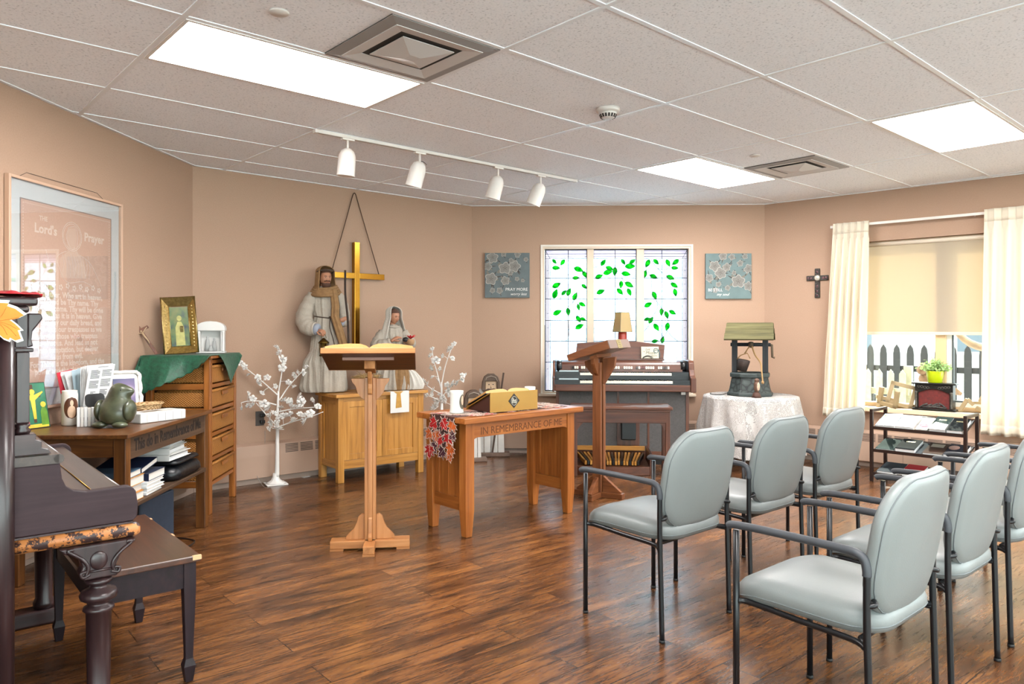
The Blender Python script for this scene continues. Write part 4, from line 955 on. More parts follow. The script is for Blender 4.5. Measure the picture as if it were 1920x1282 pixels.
for k in range(4):
    d = 4.115 - k * .006; quad('leaflet', ('tallest white sheet at the back of the printed stack', 'white sheet, second in the printed stack', 'white sheet, third in the printed stack', 'white sheet directly behind the printed front page')[k], 'paper', [(151 + 4*k, 688 - k, d), (203 + 3*k, 684 - k, d + .06), (188 + 3*k, 782, d + .04), (150 + 2*k, 782, d - .02)], M_PAPER, .001, 'standing papers')
pc = [at(168, 686, 4.08), at(216, 682, 4.14), at(199, 780, 4.12), at(152, 780, 4.06)]
o_ = pc[3].copy(); ux = (pc[2] - pc[3]); uz = (pc[0] - pc[3]); nn_ = ux.cross(uz).normalized()
pg = thing('printed_page', 'front white page with grey printed columns standing behind the stone bird', 'paper', o_, 0)
part('sheet', MB().add([Vector((0, 0, 0)), ux, pc[1] - o_, uz], [(0, 1, 2, 3)]), M_PAPER, pg, solid=.001)
ik = MB(); nf = nn_ if nn_.y < 0 else -nn_
def ink(u0, u1, v0, v1):
    P = lambda u, v: ux * u + uz * v + (pc[1] - o_ - ux - uz) * u * v + nf * .0012
    ik.add([P(u0, v0), P(u1, v0), P(u1, v1), P(u0, v1)], [(0, 1, 2, 3)])
for (u0, u1, v0, v1) in ((.1, .46, .74, .92), (.54, .92, .78, .93), (.1, .46, .55, .71), (.54, .92, .58, .74), (.2, .4, .38, .5), (.56, .85, .42, .54)):
    n = int((v1 - v0) / .022)
    for k in range(n): ink(u0, u1 - (.08 if k % 4 == 3 else 0), v0 + k * .022, v0 + k * .022 + .013)
ink(.35, .75, .955, .967); part('printing', ik, M_INK, pg, 'grey printed text columns')
blk = at(178, 750, 4.05); part_ = part('clip', MB().prism(rrect(.10, .07, .02), -.004, .004, 'xz'), M_BLKP, loc=(blk.x, blk.y, blk.z), rot=(radians(-10), 0, radians(52))); tag(part_, 'black plastic clip gripping the printed page', 'clip')
M_EDGE = plain('page_edges', '#d5d1cb', .8)
for k in range(6):
    p = Vector((-2.348, 3.998, TZ)) + Vector((cos(radians(30)), sin(radians(30)), 0)) * (.017 * k)
    o = part('booklet', MB().box(-.0075, .0075, -.045, .045, 0, .098 + .002 * (k % 3)), M_EDGE if k % 2 else M_PAPER, loc=p, rot=(0, 0, radians(30)), bevel=.001)
    tag(o, 'thin white booklet in the upright row between candle and stone bird', 'booklet', 'row of white booklets')

# stone bird
M_STONE = plain('soapstone', '#454a38', .3, spec=.5, var=.5, vscale=16., coat=.2)
bp_ = (-2.135, 3.985, TZ); bd_ = thing('stone_bird', 'polished green brown stone bird figure standing on the corner of book table', 'sculpture', bp_, radians(-3))
rings = []
for z, r, ox, sq in ((.012, .060, 0, 1.), (.03, .083, 0, 1.), (.07, .094, 0, .95), (.105, .088, 0, .92), (.135, .073, .004, .9), (.16, .060, .010, .88), (.185, .056, .016, .86), (.205, .050, .018, .86), (.222, .037, .016, .86), (.232, .018, .013, .9), (.235, .002, .012, 1.)):
    ring = []
    for j in range(28):
        a = 2*pi*j/28; rr_ = r
        if .165 < z < .225: rr_ += .05 * max(0, cos(a)) ** 14 * (1 - abs(z - .193) / .032 if abs(z - .193) < .032 else 0)
        ring.append((ox + rr_ * cos(a), rr_ * sq * sin(a), z))
    rings.append(ring)
part('body', MB().loft(rings), M_STONE, bd_, sub=1)
for s in (-1, 1):
    part('wing', MB().ball((.080 * s, -.010, .088), (.024, .055, .058), 16, 12, M=Matrix.Identity(4)), M_STONE, bd_)
    part('foot', MB().ball((.055 * s, -.062, .017), (.040, .036, .0168), 14, 8), M_STONE, bd_)
part('eye', MB().ball((.045, -.035, .20), .004, 8, 6), M_BLKP, bd_)

# lace cushion, basket, folder, white binder
lp = at(237, 762, 4.42); lp.z = TZ
lp += Vector((-.03, .05, .03))
lcn = thing('lace_cushion', 'small white cushion with lace ruffle and blue purple picture, leaning behind the stone bird', 'cushion', lp, radians(40)); Ml = Matrix.Rotation(radians(-14), 4, 'X')
part('cushion', MB().pillow(rrect(.17, .22, .03), [(.02, -.025), (.6, -.022), (.9, -.014), (1, 0), (.9, .014), (.6, .022), (.02, .025)], M=Ml @ Matrix.Translation((0, .03, .125)) @ Matrix.Rotation(pi/2, 4, 'X')), plain('white_satin', '#d9d5d2', .5), lcn)
rf = MB(); pts = rrect(.19, .24, .03)
rf.tube([(x * (1 + .04 * sin(i * 2.1)), .03 + .008 * sin(i * 2.6), y + .125) for i, (x, y) in enumerate(pts)], .012, 8, closed=True, M=Ml); part('lace_ruffle', rf, plain('white_lace', '#e2dfdb', .8, bump=.8, bscale=160.), lcn)
m, nt, out = new_mat('nebula_print'); b = pbsdf(nt, out, .5); gt = N(nt, 'TexGradient', gradient_type='SPHERICAL'); mpg = N(nt, 'Mapping'); mpg.inputs['Location'].default_value = (-.2, 0, -1.1); mpg.inputs['Scale'].default_value = (9, 9, 9); tcg = N(nt, 'TexCoord'); L(nt, tcg.outputs['Object'], mpg.inputs[0]); L(nt, mpg.outputs[0], gt.inputs[0]); r = ramp(nt, [(0, '#3d4468'), (.5, '#6d5f86'), (.95, '#e8d9e0')]); L(nt, gt.outputs[0], r.inputs[0]); L(nt, r.outputs[0], b.inputs['Base Color'])
part('printed_picture', MB().box(-.06, .06, -.0015, .0005, .04, .2, M=Ml @ Matrix.Translation((0, .004, .0))), m, lcn, 'blue purple printed picture')
M_NAVY = plain('navy_cover', '#1b2436', .5, var=.1); 
fo = part('dark_folder', MB().box(-.12, .12, -.085, .085, 0, .022), M_NAVY, loc=(-2.19, 4.47, TZ), rot=(0, 0, radians(75)), bevel=.006); tag(fo, 'dark navy folder lying under the wicker basket on book table', 'folder')
M_WICK = weave('basket_weave', '#8a6238', '#d8b585', 260, 330)
bk = thing('wicker_basket', 'small shallow oval wicker basket lying on a dark navy folder', 'basket', (-2.195, 4.42, TZ + .0228), radians(60))
def bask(r0, r1, z0, z1, mb, n=32):
    mb.loft([[(k * (1.25) * cos(2*pi*j/n), k * .8 * sin(2*pi*j/n), z) for j in range(n)] for k, z in ((.0001, z0), (r0, z0), (r0 + (r1 - r0) * .5, z0 + (z1 - z0) * .45), (r1, z1), (r1 - .006, z1), (r0 - .004, z0 + .006), (.0001, z0 + .006))], caps=False)
mb = MB(); bask(.062, .085, 0, .055, mb); part('basket_bowl', mb, M_WICK, bk)
rm = MB(); n = 60
for ph in (0, pi): rm.tube([(1.25 * (.085 + .003 * cos(a * 13 + ph)) * cos(a), .8 * (.085 + .003 * cos(a * 13 + ph)) * sin(a), .056 + .004 * sin(a * 13 + ph)) for a in (2*pi*j/n for j in range(n))], .004, 6, closed=True)
part('braided_rim', rm, M_WICK, bk)

def book(name, label, loc, rz, w, d, h, cover, group=None, pages=None, tilt=(0, 0), spine='-x', curl=0., ontop=None):
    """w along local x (spine on -x), d along y, h thick"""
    b = thing(name, label, 'book', loc, rz, group); b.rotation_euler = (tilt[0], tilt[1], rz); c = .0025
    cv = MB(); cv.box(0, w, 0, d, 0, c); cv.box(0, w, 0, d, h - c, h); cv.box(-.001, c, 0, d, c, h - c)
    part('cover', cv, cover, b, bevel=.0008); part('pages', MB().box(c, w - .004, .004, d - .004, c, h - c), pages or M_EDGE, b, 'pale page edges')
    return b
M_BND = plain('binder_white', '#d3d3d0', .35); M_TAN = plain('tan_cover', '#b57b32', .5); M_BLUE = plain('blue_cover', '#39536b', .55); M_DNAVY = plain('hymnal_navy', '#141f3a', .4)
bi = thing('white_binder', 'thick white binder with dark title strip lying beside stone bird', 'binder', (-2.055, 4.085, TZ), radians(64))
part('cover', MB().box(0, .30, 0, .14, 0, .056), M_BND, bi, bevel=.006); part('title_strip', MB().box(.06, .18, .05, .10, .056, .0566), plain('strip_brown', '#6b5c4c', .5), bi, 'brown title strip'); part('page_block', MB().box(.006, .3012, .01, .128, .008, .048), M_PAPER, bi)
sp_ = MB()
for x in (.04, .11, .16, .21, .27): sp_.box(x, x + .0015, -.0006, .001, .006, .05)
part('spine_marks', sp_, M_INK, bi)

# shelf below
MT = Matrix.Translation((-1.912, 3.675, 0)) @ Matrix.Rotation(radians(2.54), 4, 'Z'); SZ = .3935; RT = radians(2.54)
def T3(x, y, z): return MT @ Vector((x, y, z))
hb = ((.040, 'thick hymnal with tan cover, bottom of the short stack by the near table leg', M_TAN), (.040, 'tan hymnal second from bottom in the short stack by near table leg', M_TAN), (.044, 'tan hymnal third up, under the blue book by near table leg', M_TAN), (.030, 'blue covered book on top of tan hymnals by near table leg', M_BLUE))
z = SZ
for k, (h, lab, mm_) in enumerate(hb):
    book('hymnal', lab, T3(-.032 - .004 * (k % 2), .085 + .005 * (k % 3), z), RT + pi/2 + radians((-2, 1, -1, 2)[k]), .155, .24, h, mm_, 'books on the table shelf'); z += h + .0005
z = SZ
for k in range(4):
    h = .017; book('booklet', ('lowest worn pale booklet of second stack on the table shelf', 'worn pale booklet second from bottom in the middle shelf stack', 'worn pale booklet third up in the middle shelf stack', 'worn pale booklet directly under open navy hymnals')[k], T3(-.03, .275 + .006 * (k % 2), z), RT + pi/2 + radians((1, -2, 2, -1)[k]), .20, .25, h, M_PAPER, 'books on the table shelf'); z += h + .0005
book('hymnal', 'navy soft hymnal with curled pages on the pale booklets', T3(-.03, .30, z), RT + pi/2, .21, .24, .042, M_DNAVY, 'books on the table shelf')
book('hymnal', 'navy hymnal lying tilted on top against blue book of the short stack', T3(-.06, .285, z + .044), RT + pi/2, .20, .25, .028, M_DNAVY, 'books on the table shelf', tilt=(0, radians(-9)))
M_BLKL = plain('black_leather', '#101318', .35, spec=.5, bump=.4, bscale=20.)
bg_ = thing('black_bag', 'soft black leather case under the white binders on table shelf', 'bag', T3(-.05, .62, SZ), RT)
part('body', MB().pillow(rrect(.36, .42, .06), [(.02, 0), (.9, .001), (1, .02), (.98, .05), (.9, .075), (.6, .085), (.02, .09)], M=Matrix.Translation((-.14, .21, 0))), M_BLKL, bg_); part('flap', MB().pillow(rrect(.34, .36, .05), [(.02, .088), (.9, .09), (1, .10), (.95, .115), (.02, .122)], M=Matrix.Translation((-.13, .20, 0))), M_BLKL, bg_)
z = SZ + .1235
for k in range(3):
    b2 = thing('ring_binder', ('lowest white ring binder over the black leather case', 'middle white ring binder of three over the black case', 'topmost white ring binder right under the carved apron')[k], 'binder', T3(-.045 - .01 * k, .60 + .03 * k, z), RT + pi/2 + radians((-3, 2, 5)[k]), 'white ring binders on the shelf')
    sh_ = MB(); sh_.box(0, .28, 0, .30, 0, .003); sh_.box(0, .28, 0, .30, .031, .034); sh_.box(0, .003, 0, .30, .003, .031); part('cover', sh_, M_BND, b2, bevel=.001); part('pages', MB().box(.02, .26, .01, .29, .003, .022), M_PAPER, b2); z += .0345
bx = thing('speaker_box', 'dark blue grey amplifier box on the floor under the book table', 'amplifier', T3(-.44, .50, 0.001), RT + radians(-8))
part('cabinet', MB().box(0, .30, 0, .34, .012, .315), plain('box_bluegrey', '#2b3646', .6, var=.1, vscale=30.), bx, bevel=.008); part('front_grille', MB().box(.01, .29, -.006, .0, .02, .305), plain('box_black', '#0d0e12', .7), bx, 'black front'); part('badge', MB().box(.22, .27, -.009, -.006, .03, .06), plain('badge_grey', '#8f959b', .4), bx, 'small grey badge')
for x in (.03, .27):
    for y in (.03, .31): part('rubber_foot', MB().cyl((x, y, 0), (x, y, .012), .012), M_BLKP, bx)
tag(part('power_cord', MB().tube(bez([T3(-.10, .56, .006), T3(.02, .62, .006), T3(.03, .78, .006), T3(-.12, .86, .006), T3(-.3, .9, .006)], 6), .004, 6), M_BLKP), 'black power cord curling on the floor beside amplifier box', 'cord')
# blue book and pale box at the back of the shelf end
book('hymnal', 'wide slate blue book lying at the rear end of table shelf', T3(-.42, .10, SZ + .05), RT + pi/2, .18, .24, .03, M_BLUE, 'books on the table shelf'); o = part('wooden_box', MB().box(0, .24, 0, .2, 0, .049), M_TAN, loc=T3(-.41 - .24 + .24 - .24, .09, SZ), rot=(0, 0, RT), bevel=.003); tag(o, 'low tan wooden box under the slate blue book on table shelf', 'box')

# ================================================================== wicker drawer tower
M_CZ = wood('honey_wood', '#6e3d17', '#8f5523', '#a9692f', axis='z', rough=.4); M_CX = wood('honey_wood', '#6e3d17', '#8f5523', '#a9692f', axis='x', rough=.4); M_CY = wood('honey_wood', '#6e3d17', '#8f5523', '#a9692f', axis='y', rough=.4)
M_WIC = weave('drawer_wicker', '#6d3f14', '#c08138', 330, 420)
CW_, CL_, CHT = .435, .60, 1.10
ctb = thing('drawer_tower', 'tall honey brown drawer tower with five wicker drawers in the wall corner', 'drawer unit', (-2.085, 5.10, 0), radians(4))
for x in (-CW_, -.045):
    for y in (0, CL_ - .045): part('post', MB().box(x, x + .045, y, y + .045, .0005, CHT - .022), M_CZ, ctb, bevel=.004)
part('top', MB().box(-CW_ - .015, .018, -.018, CL_ + .018, CHT - .0215, CHT), M_CY, ctb, bevel=.005)
for k in range(6):
    z = 1.055 - .17 * k
    part('front_rail', MB().box(-.04, -.01, .0455, CL_ - .0455, z - .012, z + .012), M_CY, ctb)
    for y in (.008, CL_ - .036): part('side_rail', MB().box(-CW_ + .0455, -.0455, y, y + .028, z - .02, z + .02), M_CX, ctb)
for k in range(5):
    z0, z1 = 1.055 - .17 * (k + 1) + .021, 1.055 - .17 * k - .022
    d = MB(); d.box(-CW_ + .05, -.006, .048, CL_ - .048, z0, z1 - .014); dr_ = part('drawer', d, M_WIC, ctb, 'woven wicker drawer', bevel=.008)
    s = MB(); s.box(-CW_ + .05, -.048, .03, .0475, z0 + .01, z1 - .02); part('woven_side', s, M_WIC, dr_)
    part('drawer_rim', MB().tube([(-CW_ + .06, .055, z1 - .012), (-.006, .055, z1 - .012), (-.006, CL_ - .055, z1 - .012), (-CW_ + .06, CL_ - .055, z1 - .012)], .011, 8), M_WIC, dr_)
    part('handle', MB().box(.001, .012, CL_ / 2 - .06, CL_ / 2 + .06, z1 - .05, z1 - .024), M_CY, dr_, bevel=.003)
M_GREENC = plain('green_damask', '#0c4c34', .5, sheen=.1, var=.4, vscale=45., bump=.3, bscale=60.)
cl = thing('green_cloth', 'emerald green scalloped cloth draped over the wicker drawer tower', 'cloth', (-2.085, 5.10, CHT + .0015), radians(4))
g = MB(); g.box(-CW_ - .01, .02, -.022, CL_ + .015, 0, .003); part('top_cloth', g, M_GREENC, cl)
def near_(u, v):
    x = -.56 + .575 * u; dl = (.31 * (1 - u) ** .7) * (1 if u > .12 else .82 + u * 1.5); dl += .012 * abs(sin(u * 34))
    return (max(x, -.455) - .01 * v * (1 - u), -.026 - .15 * v * (1 - u) ** 1.2 - .034 * v * (1 + sin(13 * u + 1.4)), .001 - dl * v)
part('hanging_fold', MB().grid(near_, 60, 14), M_GREENC, cl, solid=.003)
def front_(u, v):
    y = .10 + .50 * u; dl = .215 * (1 - abs(u - .52) / .52) + .006 * abs(sin(u * 30))
    return (.024 + .012 * v * (1 + .5 * sin(8 * u)), y + (.30 - y) * .0, .001 - max(dl, .012) * v)
part('hanging_fold', MB().grid(front_, 50, 12), M_GREENC, cl, solid=.003)

# things on the tower
CT = CHT + .008
M_GOLD = plain('gold_metal', '#b59f6c', .3, 1., var=.25, vscale=60., bump=.3, bscale=150.)
gf = thing('framed_icon', 'ornate gold metal frame with dim holy picture leaning on the tower', 'picture frame', (-2.335, 5.22, CT), radians(24)); Mg = Matrix.Rotation(radians(-9), 4, 'X') @ Matrix.Rotation(radians(-4), 4, 'Y')
w, h = .22, .405; d0 = .045
fm = MB(); iw, ih = .046, .058
O = [(-w/2, 0), (w/2, 0), (w/2, h), (-w/2, h)]; I = [(-w/2 + iw, ih), (w/2 - iw, ih), (w/2 - iw, h - ih), (-w/2 + iw, h - ih)]
for k in range(4):
    a, b2 = O[k], O[(k+1) % 4]; c2, d2 = I[(k+1) % 4], I[k]
    fm.add([(a[0], 0, a[1]), (b2[0], 0, b2[1]), (c2[0], d0, c2[1]), (d2[0], d0, d2[1])], [(0, 1, 2, 3)], M=Mg @ Matrix.Translation((0, 0, .004)))
part('sloped_border', fm, M_GOLD, gf, solid=.004)
rm = MB(); rm.tube([(x, 0, z) for x, z in O], .006, 8, closed=True, M=Mg @ Matrix.Translation((0, 0, .006))); rm.tube([(x, d0 - .002, z) for x, z in I], .004, 8, closed=True, M=Mg @ Matrix.Translation((0, 0, .004))); part('rim', rm, M_GOLD, gf)
st = MB()
for k in range(13):
    z = ih + (h - 2*ih) * k / 12
    for s in (-1, 1): st.ball((s * (w/2 - iw/2), d0/2 - .004, z), (.009, .005, .008), 8, 6, M=Mg)
part('pierced_studs', st, M_GOLD, gf)
m, nt, out = new_mat('holy_print'); b = pbsdf(nt, out, .3); n1 = N(nt, 'TexNoise'); n1.inputs['Scale'].default_value = 14; L(nt, coords(nt), n1.inputs['Vector']); r = ramp(nt, [(.3, '#1d2c3c'), (.5, '#4d6536'), (.7, '#6b6f3a')]); L(nt, n1.outputs[0], r.inputs[0]); L(nt, r.outputs[0], b.inputs['Base Color'])
part('print', MB().box(-w/2 + iw, w/2 - iw, d0 + .001, d0 + .004, ih, h - ih, M=Mg), m, gf)
pf = MB(); pf.prism([(-.03, ih + .01), (.03, ih + .01), (.028, .2), (.012, .24), (-.012, .24), (-.028, .2)], d0 - .0006, d0 + .0009, 'xz', M=Mg); pf.prism([(.016 * cos(a*pi/6), .265 + .02 * sin(a*pi/6)) for a in range(12)], d0 - .0006, d0 + .0009, 'xz', M=Mg); part('printed_figure', pf, plain('print_olive', '#a9a45c', .5, var=.2, vscale=30.), gf)
part('easel_strut', MB().beam((0, d0 + .01, .2), (0, .125, .0), .02, .003), M_GOLD, gf)
cr = thing('crucifix', 'small dark wooden crucifix with pale figure leaning beside the gold frame', 'crucifix', (-2.465, 5.13, CT), radians(24)); Mc = Matrix.Rotation(radians(-32), 4, 'Y')
M_DKW = wood('crucifix_wood', '#4a2412', '#633218', '#7a4424', axis='z')
part('upright', MB().box(-.0105, .0105, -.006, .006, .004, .25, M=Mc), M_DKW, cr, bevel=.002); part('crossbar', MB().box(-.055, .055, -.005, .005, .185, .206, M=Mc), M_DKW, cr, bevel=.002)
cq = MB(); cq.tube([(0, -.012, .09), (.003, -.014, .12), (0, -.012, .15), (0, -.012, .18)], [.003, .005, .006, .007], 8, M=Mc); cq.ball((0, -.014, .190), .0075, 10, 8, M=Mc)
for s in (-1, 1): cq.tube([(0, -.012, .175), (s*.025, -.01, .188), (s*.046, -.008, .196)], [.004, .003, .0025], 8, M=Mc)
part('figure', cq, plain('ivory', '#b39878', .5), cr, 'pale ivory figure')
M_PLA = plain('white_plaster', '#d6d3d0', .55)
sn = thing('white_shrine', 'white arched plaster shrine with carved family scene on green cloth', 'figurine', (-2.225, 5.46, CT), radians(14))
w, h = .20, .235
s = MB(); s.box(-w/2, w/2, -.045, .06, 0, .012); s.box(-w/2 + .008, -w/2 + .03, -.04, .055, .012, .17); s.box(w/2 - .03, w/2 - .008, -.04, .055, .012, .17); s.box(-w/2 + .008, w/2 - .008, .03, .055, .012, .17); part('housing', s, M_PLA, sn, bevel=.003)
ar = [(-w/2, .165)] + [(-w/2 + .012 - .012 + (w/2) * (1 - cos(a)), .185 + .05 * sin(a)) for a in [pi * k / 10 for k in range(11)]] + [(w/2, .165)]
part('arched_roof', MB().prism(ar, -.05, .062, 'xz'), M_PLA, sn, bevel=.003)
cs_ = MB()
for s in (-1, 1): cs_.lathe([(0, .012), (.011, .012), (.008, .02), (.007, .15), (.011, .16), (0, .165)], 12, c=(s * (w/2 - .012), -.042, 0))
part('column', cs_, M_PLA, sn)
fgm = plain('plaster_grey', '#a5a5a4', .6)
q = MB()
for (x, y, hh, r) in ((-.025, .0, .13, .02), (.022, .0, .115, .018), (.0, -.02, .06, .018)): q.lathe([(0, .013), (r, .014), (r * .9, hh * .4), (r * .6, hh * .75), (r * .35, hh * .8), (r * .48, hh * .9), (0, hh)], 14, c=(x, y, 0))
part('carved_family', q, fgm, sn, 'grey carved figures')
# ================================================================== oak altar cabinet
def oak(name, cols, **k):
    return [wood(name, *cols, axis=a, **k) for a in 'xyz']
OX, OY, OZ = oak('golden_oak', ('#8a5a22', '#b07a34', '#c48f48'), rough=.38, scale=1.2)
AC = Vector((-1.422, 6.13)); AR = Vector((-.814, 6.61)); ad = (AR - AC).normalized(); RA = atan2(ad.y, ad.x); AWd = (AR - AC).length + .05; ADp = .40; AH = .742
ac = thing('altar_cabinet', 'golden oak two door cabinet with panelled side, statues standing on it', 'cabinet', (AC.x - .02, AC.y - .005, 0), RA)
part('top', MB().box(-.03, AWd + .03, -.03, ADp + .0, AH - .028, AH), OX, ac, bevel=.004)
LW = .055
for x in (0, AWd - LW):
    for y in (0, ADp - LW): part('leg', MB().box(x, x + LW, y, y + LW, .0005, AH - .0285), OZ, ac, bevel=.003)
part('bottom_rail', MB().box(LW, AWd - LW, .006, .03, .115, .185), OX, ac, bevel=.002); part('top_rail', MB().box(LW, AWd - LW, .006, .03, AH - .06, AH - .0285), OX, ac)
mid = AWd / 2
for x0, x1 in ((LW + .001, mid - .0015), (mid + .0015, AWd - LW - .001)):
    d = MB(); z0, z1 = .187, AH - .062; s = .05
    d.box(x0, x0 + s, .004, .028, z0, z1); d.box(x1 - s, x1, .004, .028, z0, z1); d.box(x0 + s, x1 - s, .004, .028, z0, z0 + s); d.box(x0 + s, x1 - s, .004, .028, z1 - s, z1)
    dd = part('door', d, OZ, ac, bevel=.002); part('door_panel', MB().box(x0 + s, x1 - s, .014, .022, z0 + s, z1 - s), OZ, dd)
for x in (.006, AWd - .03):
    part('side_rail', MB().box(x, x + .024, LW, ADp - LW, .115, .175), OY, ac, bevel=.002); part('side_rail', MB().box(x, x + .024, LW, ADp - LW, AH - .09, AH - .0285), OY, ac)
    part('side_panel', MB().box(x + .008, x + .016, LW, ADp - LW, .176, AH - .091), OZ, ac)
    part('side_stile', MB().box(x, x + .024, LW, LW + .045, .176, AH - .091), OZ, ac); part('side_stile', MB().box(x, x + .024, ADp - LW - .045, ADp - LW, .176, AH - .091), OZ, ac)
part('back_panel', MB().box(LW, AWd - LW, ADp - .02, ADp - .01, .12, AH - .0285), OZ, ac); part('floor_board', MB().box(LW, AWd - LW, .031, ADp - .021, .12, .135), OX, ac)
MA = Matrix.Translation((AC.x - .02, AC.y - .005, 0)) @ Matrix.Rotation(RA, 4, 'Z')
def TA(x, y, z): return MA @ Vector((x, y, z))
# white stole with gold chalice-like motif over the front edge
M_LINEN = plain('white_linen', '#d6d6d3', .7, bump=.15, bscale=300.); M_GOLDC = plain('gold_cloth', '#b5873a', .5, var=.15, vscale=40.)
sx0, sx1 = .47, .655
st = thing('white_stole', 'white cloth banner with gold cross motif hanging over the oak cabinet front', 'cloth', TA(0, 0, 0), RA)
sm = MB(); sm.box(sx0, sx1, -.034, .05, AH + .0006, AH + .0022); sm.box(sx0, sx1, -.0345, -.0325, AH - .185, AH + .0022); part('cloth', sm, M_LINEN, st)
gm = MB(); c = (sx0 + sx1) / 2 - .012; gm.prism([(c - .03, AH - .145), (c + .03, AH - .14), (c + .018, AH - .02), (c + .045, AH + .0), (c - .05, AH + .0), (c - .02, AH - .02)], -.0362, -.0346, 'xz'); gm.box(c - .05, c + .045, -.034, .03, AH + .0023, AH + .0030); part('gold_motif', gm, M_GOLDC, st, 'gold woven cross motif')

# ================================================================== figures
M_ROBE = plain('ivory_robe', '#a1988c', .8, var=.08, vscale=14., bump=.5, bscale=70.); M_BURL = plain('burlap_tan', '#8b6a45', .85, var=.15, vscale=30., bump=.6, bscale=220.); M_SKIN = plain('statue_skin', '#a9765a', .5, var=.06, vscale=20.); M_HAIR = plain('statue_hair', '#4a2d1e', .7, var=.2, vscale=60.)
M_ROPE = plain('dark_cord', '#43352b', .8); M_BLUEC = plain('cuff_blue', '#8d93a0', .8); M_EYE = plain('statue_eye', '#2a1d17', .3); M_LIP = plain('statue_lip', '#8a4b3c', .5)
def head(parent, M, r=.05, beard=False, female=False):
    """face looks along local -y; centre of the skull at the origin of M"""
    def fn(d):
        k = 1.
        if d.y < 0:
            fx, fz = d.x, d.z
            k += .20 * math.exp(-((fx / .13) ** 2 + ((fz + .12) / .22) ** 2)) * (1 if fz < .12 else .6)        # nose
            for s in (-1, 1): k -= .07 * math.exp(-(((fx - s * .34) / .16) ** 2 + ((fz - .10) / .12) ** 2))       # eye sockets
            k += .045 * math.exp(-((fx / .5) ** 2 + ((fz - .30) / .10) ** 2))                                    # brow
            k += .05 * math.exp(-((fx / .22) ** 2 + ((fz + .50) / .08) ** 2))                                    # lips
            k += .08 * math.exp(-((fx / .25) ** 2 + ((fz + .80) / .14) ** 2))                                    # chin
            for s in (-1, 1): k += .03 * math.exp(-(((fx - s * .5) / .2) ** 2 + ((fz + .2) / .2) ** 2))          # cheeks
        return k
    mb = MB(); mb.ball((0, 0, 0), (r * .80, r * .92, r * 1.12), 40, 30, M=M, fn=fn); mb.tube([(0, r * .15, -r * .7), (0, r * .22, -r * 1.7)], [r * .5, r * .55], 16, M=M)
    h = part('head', mb, M_SKIN, parent, 'painted face')
    e = MB()
    for s in (-1, 1): e.ball((s * r * .29, -r * .80, r * .10), (r * .10, r * .05, r * .05), 10, 6, M=M)
    part('eye', e, M_EYE, h); part('mouth', MB().ball((0, -r * .90, -r * .50), (r * .2, r * .06, r * .05), 10, 6, M=M), M_LIP, h)
    b = MB()
    for s in (-1, 1): b.tube([(s * r * .45, -r * .76, r * .26), (s * r * .28, -r * .86, r * .30), (s * r * .12, -r * .90, r * .25)], r * .04, 6, M=M)
    part('eyebrow', b, M_HAIR, h)
    hr = MB()
    def hf(d): return 1.0 if (d.y > -.35 or d.z > .55) else .86
    hr.ball((0, r * .12, r * .10), (r * .92, r * 1.0, r * 1.18), 28, 20, M=M, fn=hf); part('hair', hr, M_HAIR, parent)
    if beard:
        def bfn(d): return (1 if d.z < .45 else .5) * (1 + .06 * sin(40 * d.x + 30 * d.z))
        bm = MB(); bm.ball((0, -r * .42, -r * .92), (r * .62, r * .52, r * .62), 24, 16, M=M, fn=bfn)
        bm.tube([(-r * .42, -r * .68, -r * .45), (-r * .2, -r * .92, -r * .36), (0, -r * .98, -r * .32), (r * .2, -r * .92, -r * .36), (r * .42, -r * .68, -r * .45)], [r * .07, r * .09, r * .06, r * .09, r * .07], 8, M=M); part('beard', bm, M_HAIR, parent)
    return h
def hand(parent, M, s=1., curl=.9, thumb=1):
    """palm along +x from the wrist at the origin, palm facing -z; fingers curl downwards"""
    mb = MB(); rg = []
    for x, w, t in ((-.02, .015, .012), (0, .017, .013), (.02, .023, .013), (.042, .025, .012), (.05, .022, .010)): rg.append([(x * s, w * s * cos(a), t * s * sin(a)) for a in (2*pi*j/14 for j in range(14))])
    mb.loft(rg, M=M)
    for k, (y, l) in enumerate(((-.0175, .042), (-.006, .049), (.006, .046), (.017, .037))):
        p = Vector((.047, y, 0)); pts = [p]; a = .15 * curl
        for q in range(3): a += .55 * curl; p = p + Vector((cos(a), 0, -sin(a))) * l * (.42, .33, .25)[q]; pts.append(p)
        mb.tube([q * s for q in bez(pts, 3)], [r * s for r in ([.0062] * 4 + [.0058] * 3 + [.0052] * 2 + [.004])], 10, M=M)
    tp = [Vector((.008, -.018 * thumb, -.002)), Vector((.022, -.032 * thumb, -.010)), Vector((.040, -.032 * thumb, -.020)), Vector((.052, -.024 * thumb, -.026))]
    mb.tube([q * s for q in bez(tp, 3)], [.0075 * s] * 4 + [.0066 * s] * 3 + [.006 * s] * 2 + [.0045 * s], 10, M=M)
    return part('hand', mb, M_SKIN, parent, 'painted hand')
def robe(rings, n=72, folds=None, seed=1):
    """rings: (cx, cy, z, rx, ry, fold depth)"""
    out = []
    for (cx, cy, z, rx, ry, fd) in rings:
        r = []
        for j in range(n):
            a = 2*pi*j/n; f = 1.5 * fd * (sin(11 * a + seed + 2.2 * z) * .6 + sin(23 * a - 3.1 * z + seed * 2) * .4 + .5 * noise.noise(Vector((cos(a) * 2.5, sin(a) * 2.5, z * 5 + seed))))
            r.append((cx + (rx + f) * cos(a), cy + (ry + f) * sin(a), z))
        out.append(r)
    return out
def interp(rs, k=4):
    out = []
    for a, b in zip(rs, rs[1:]):
        for i in range(k): out.append(tuple(x + (y - x) * i / k for x, y in zip(a, b)))
    return out + [rs[-1]]
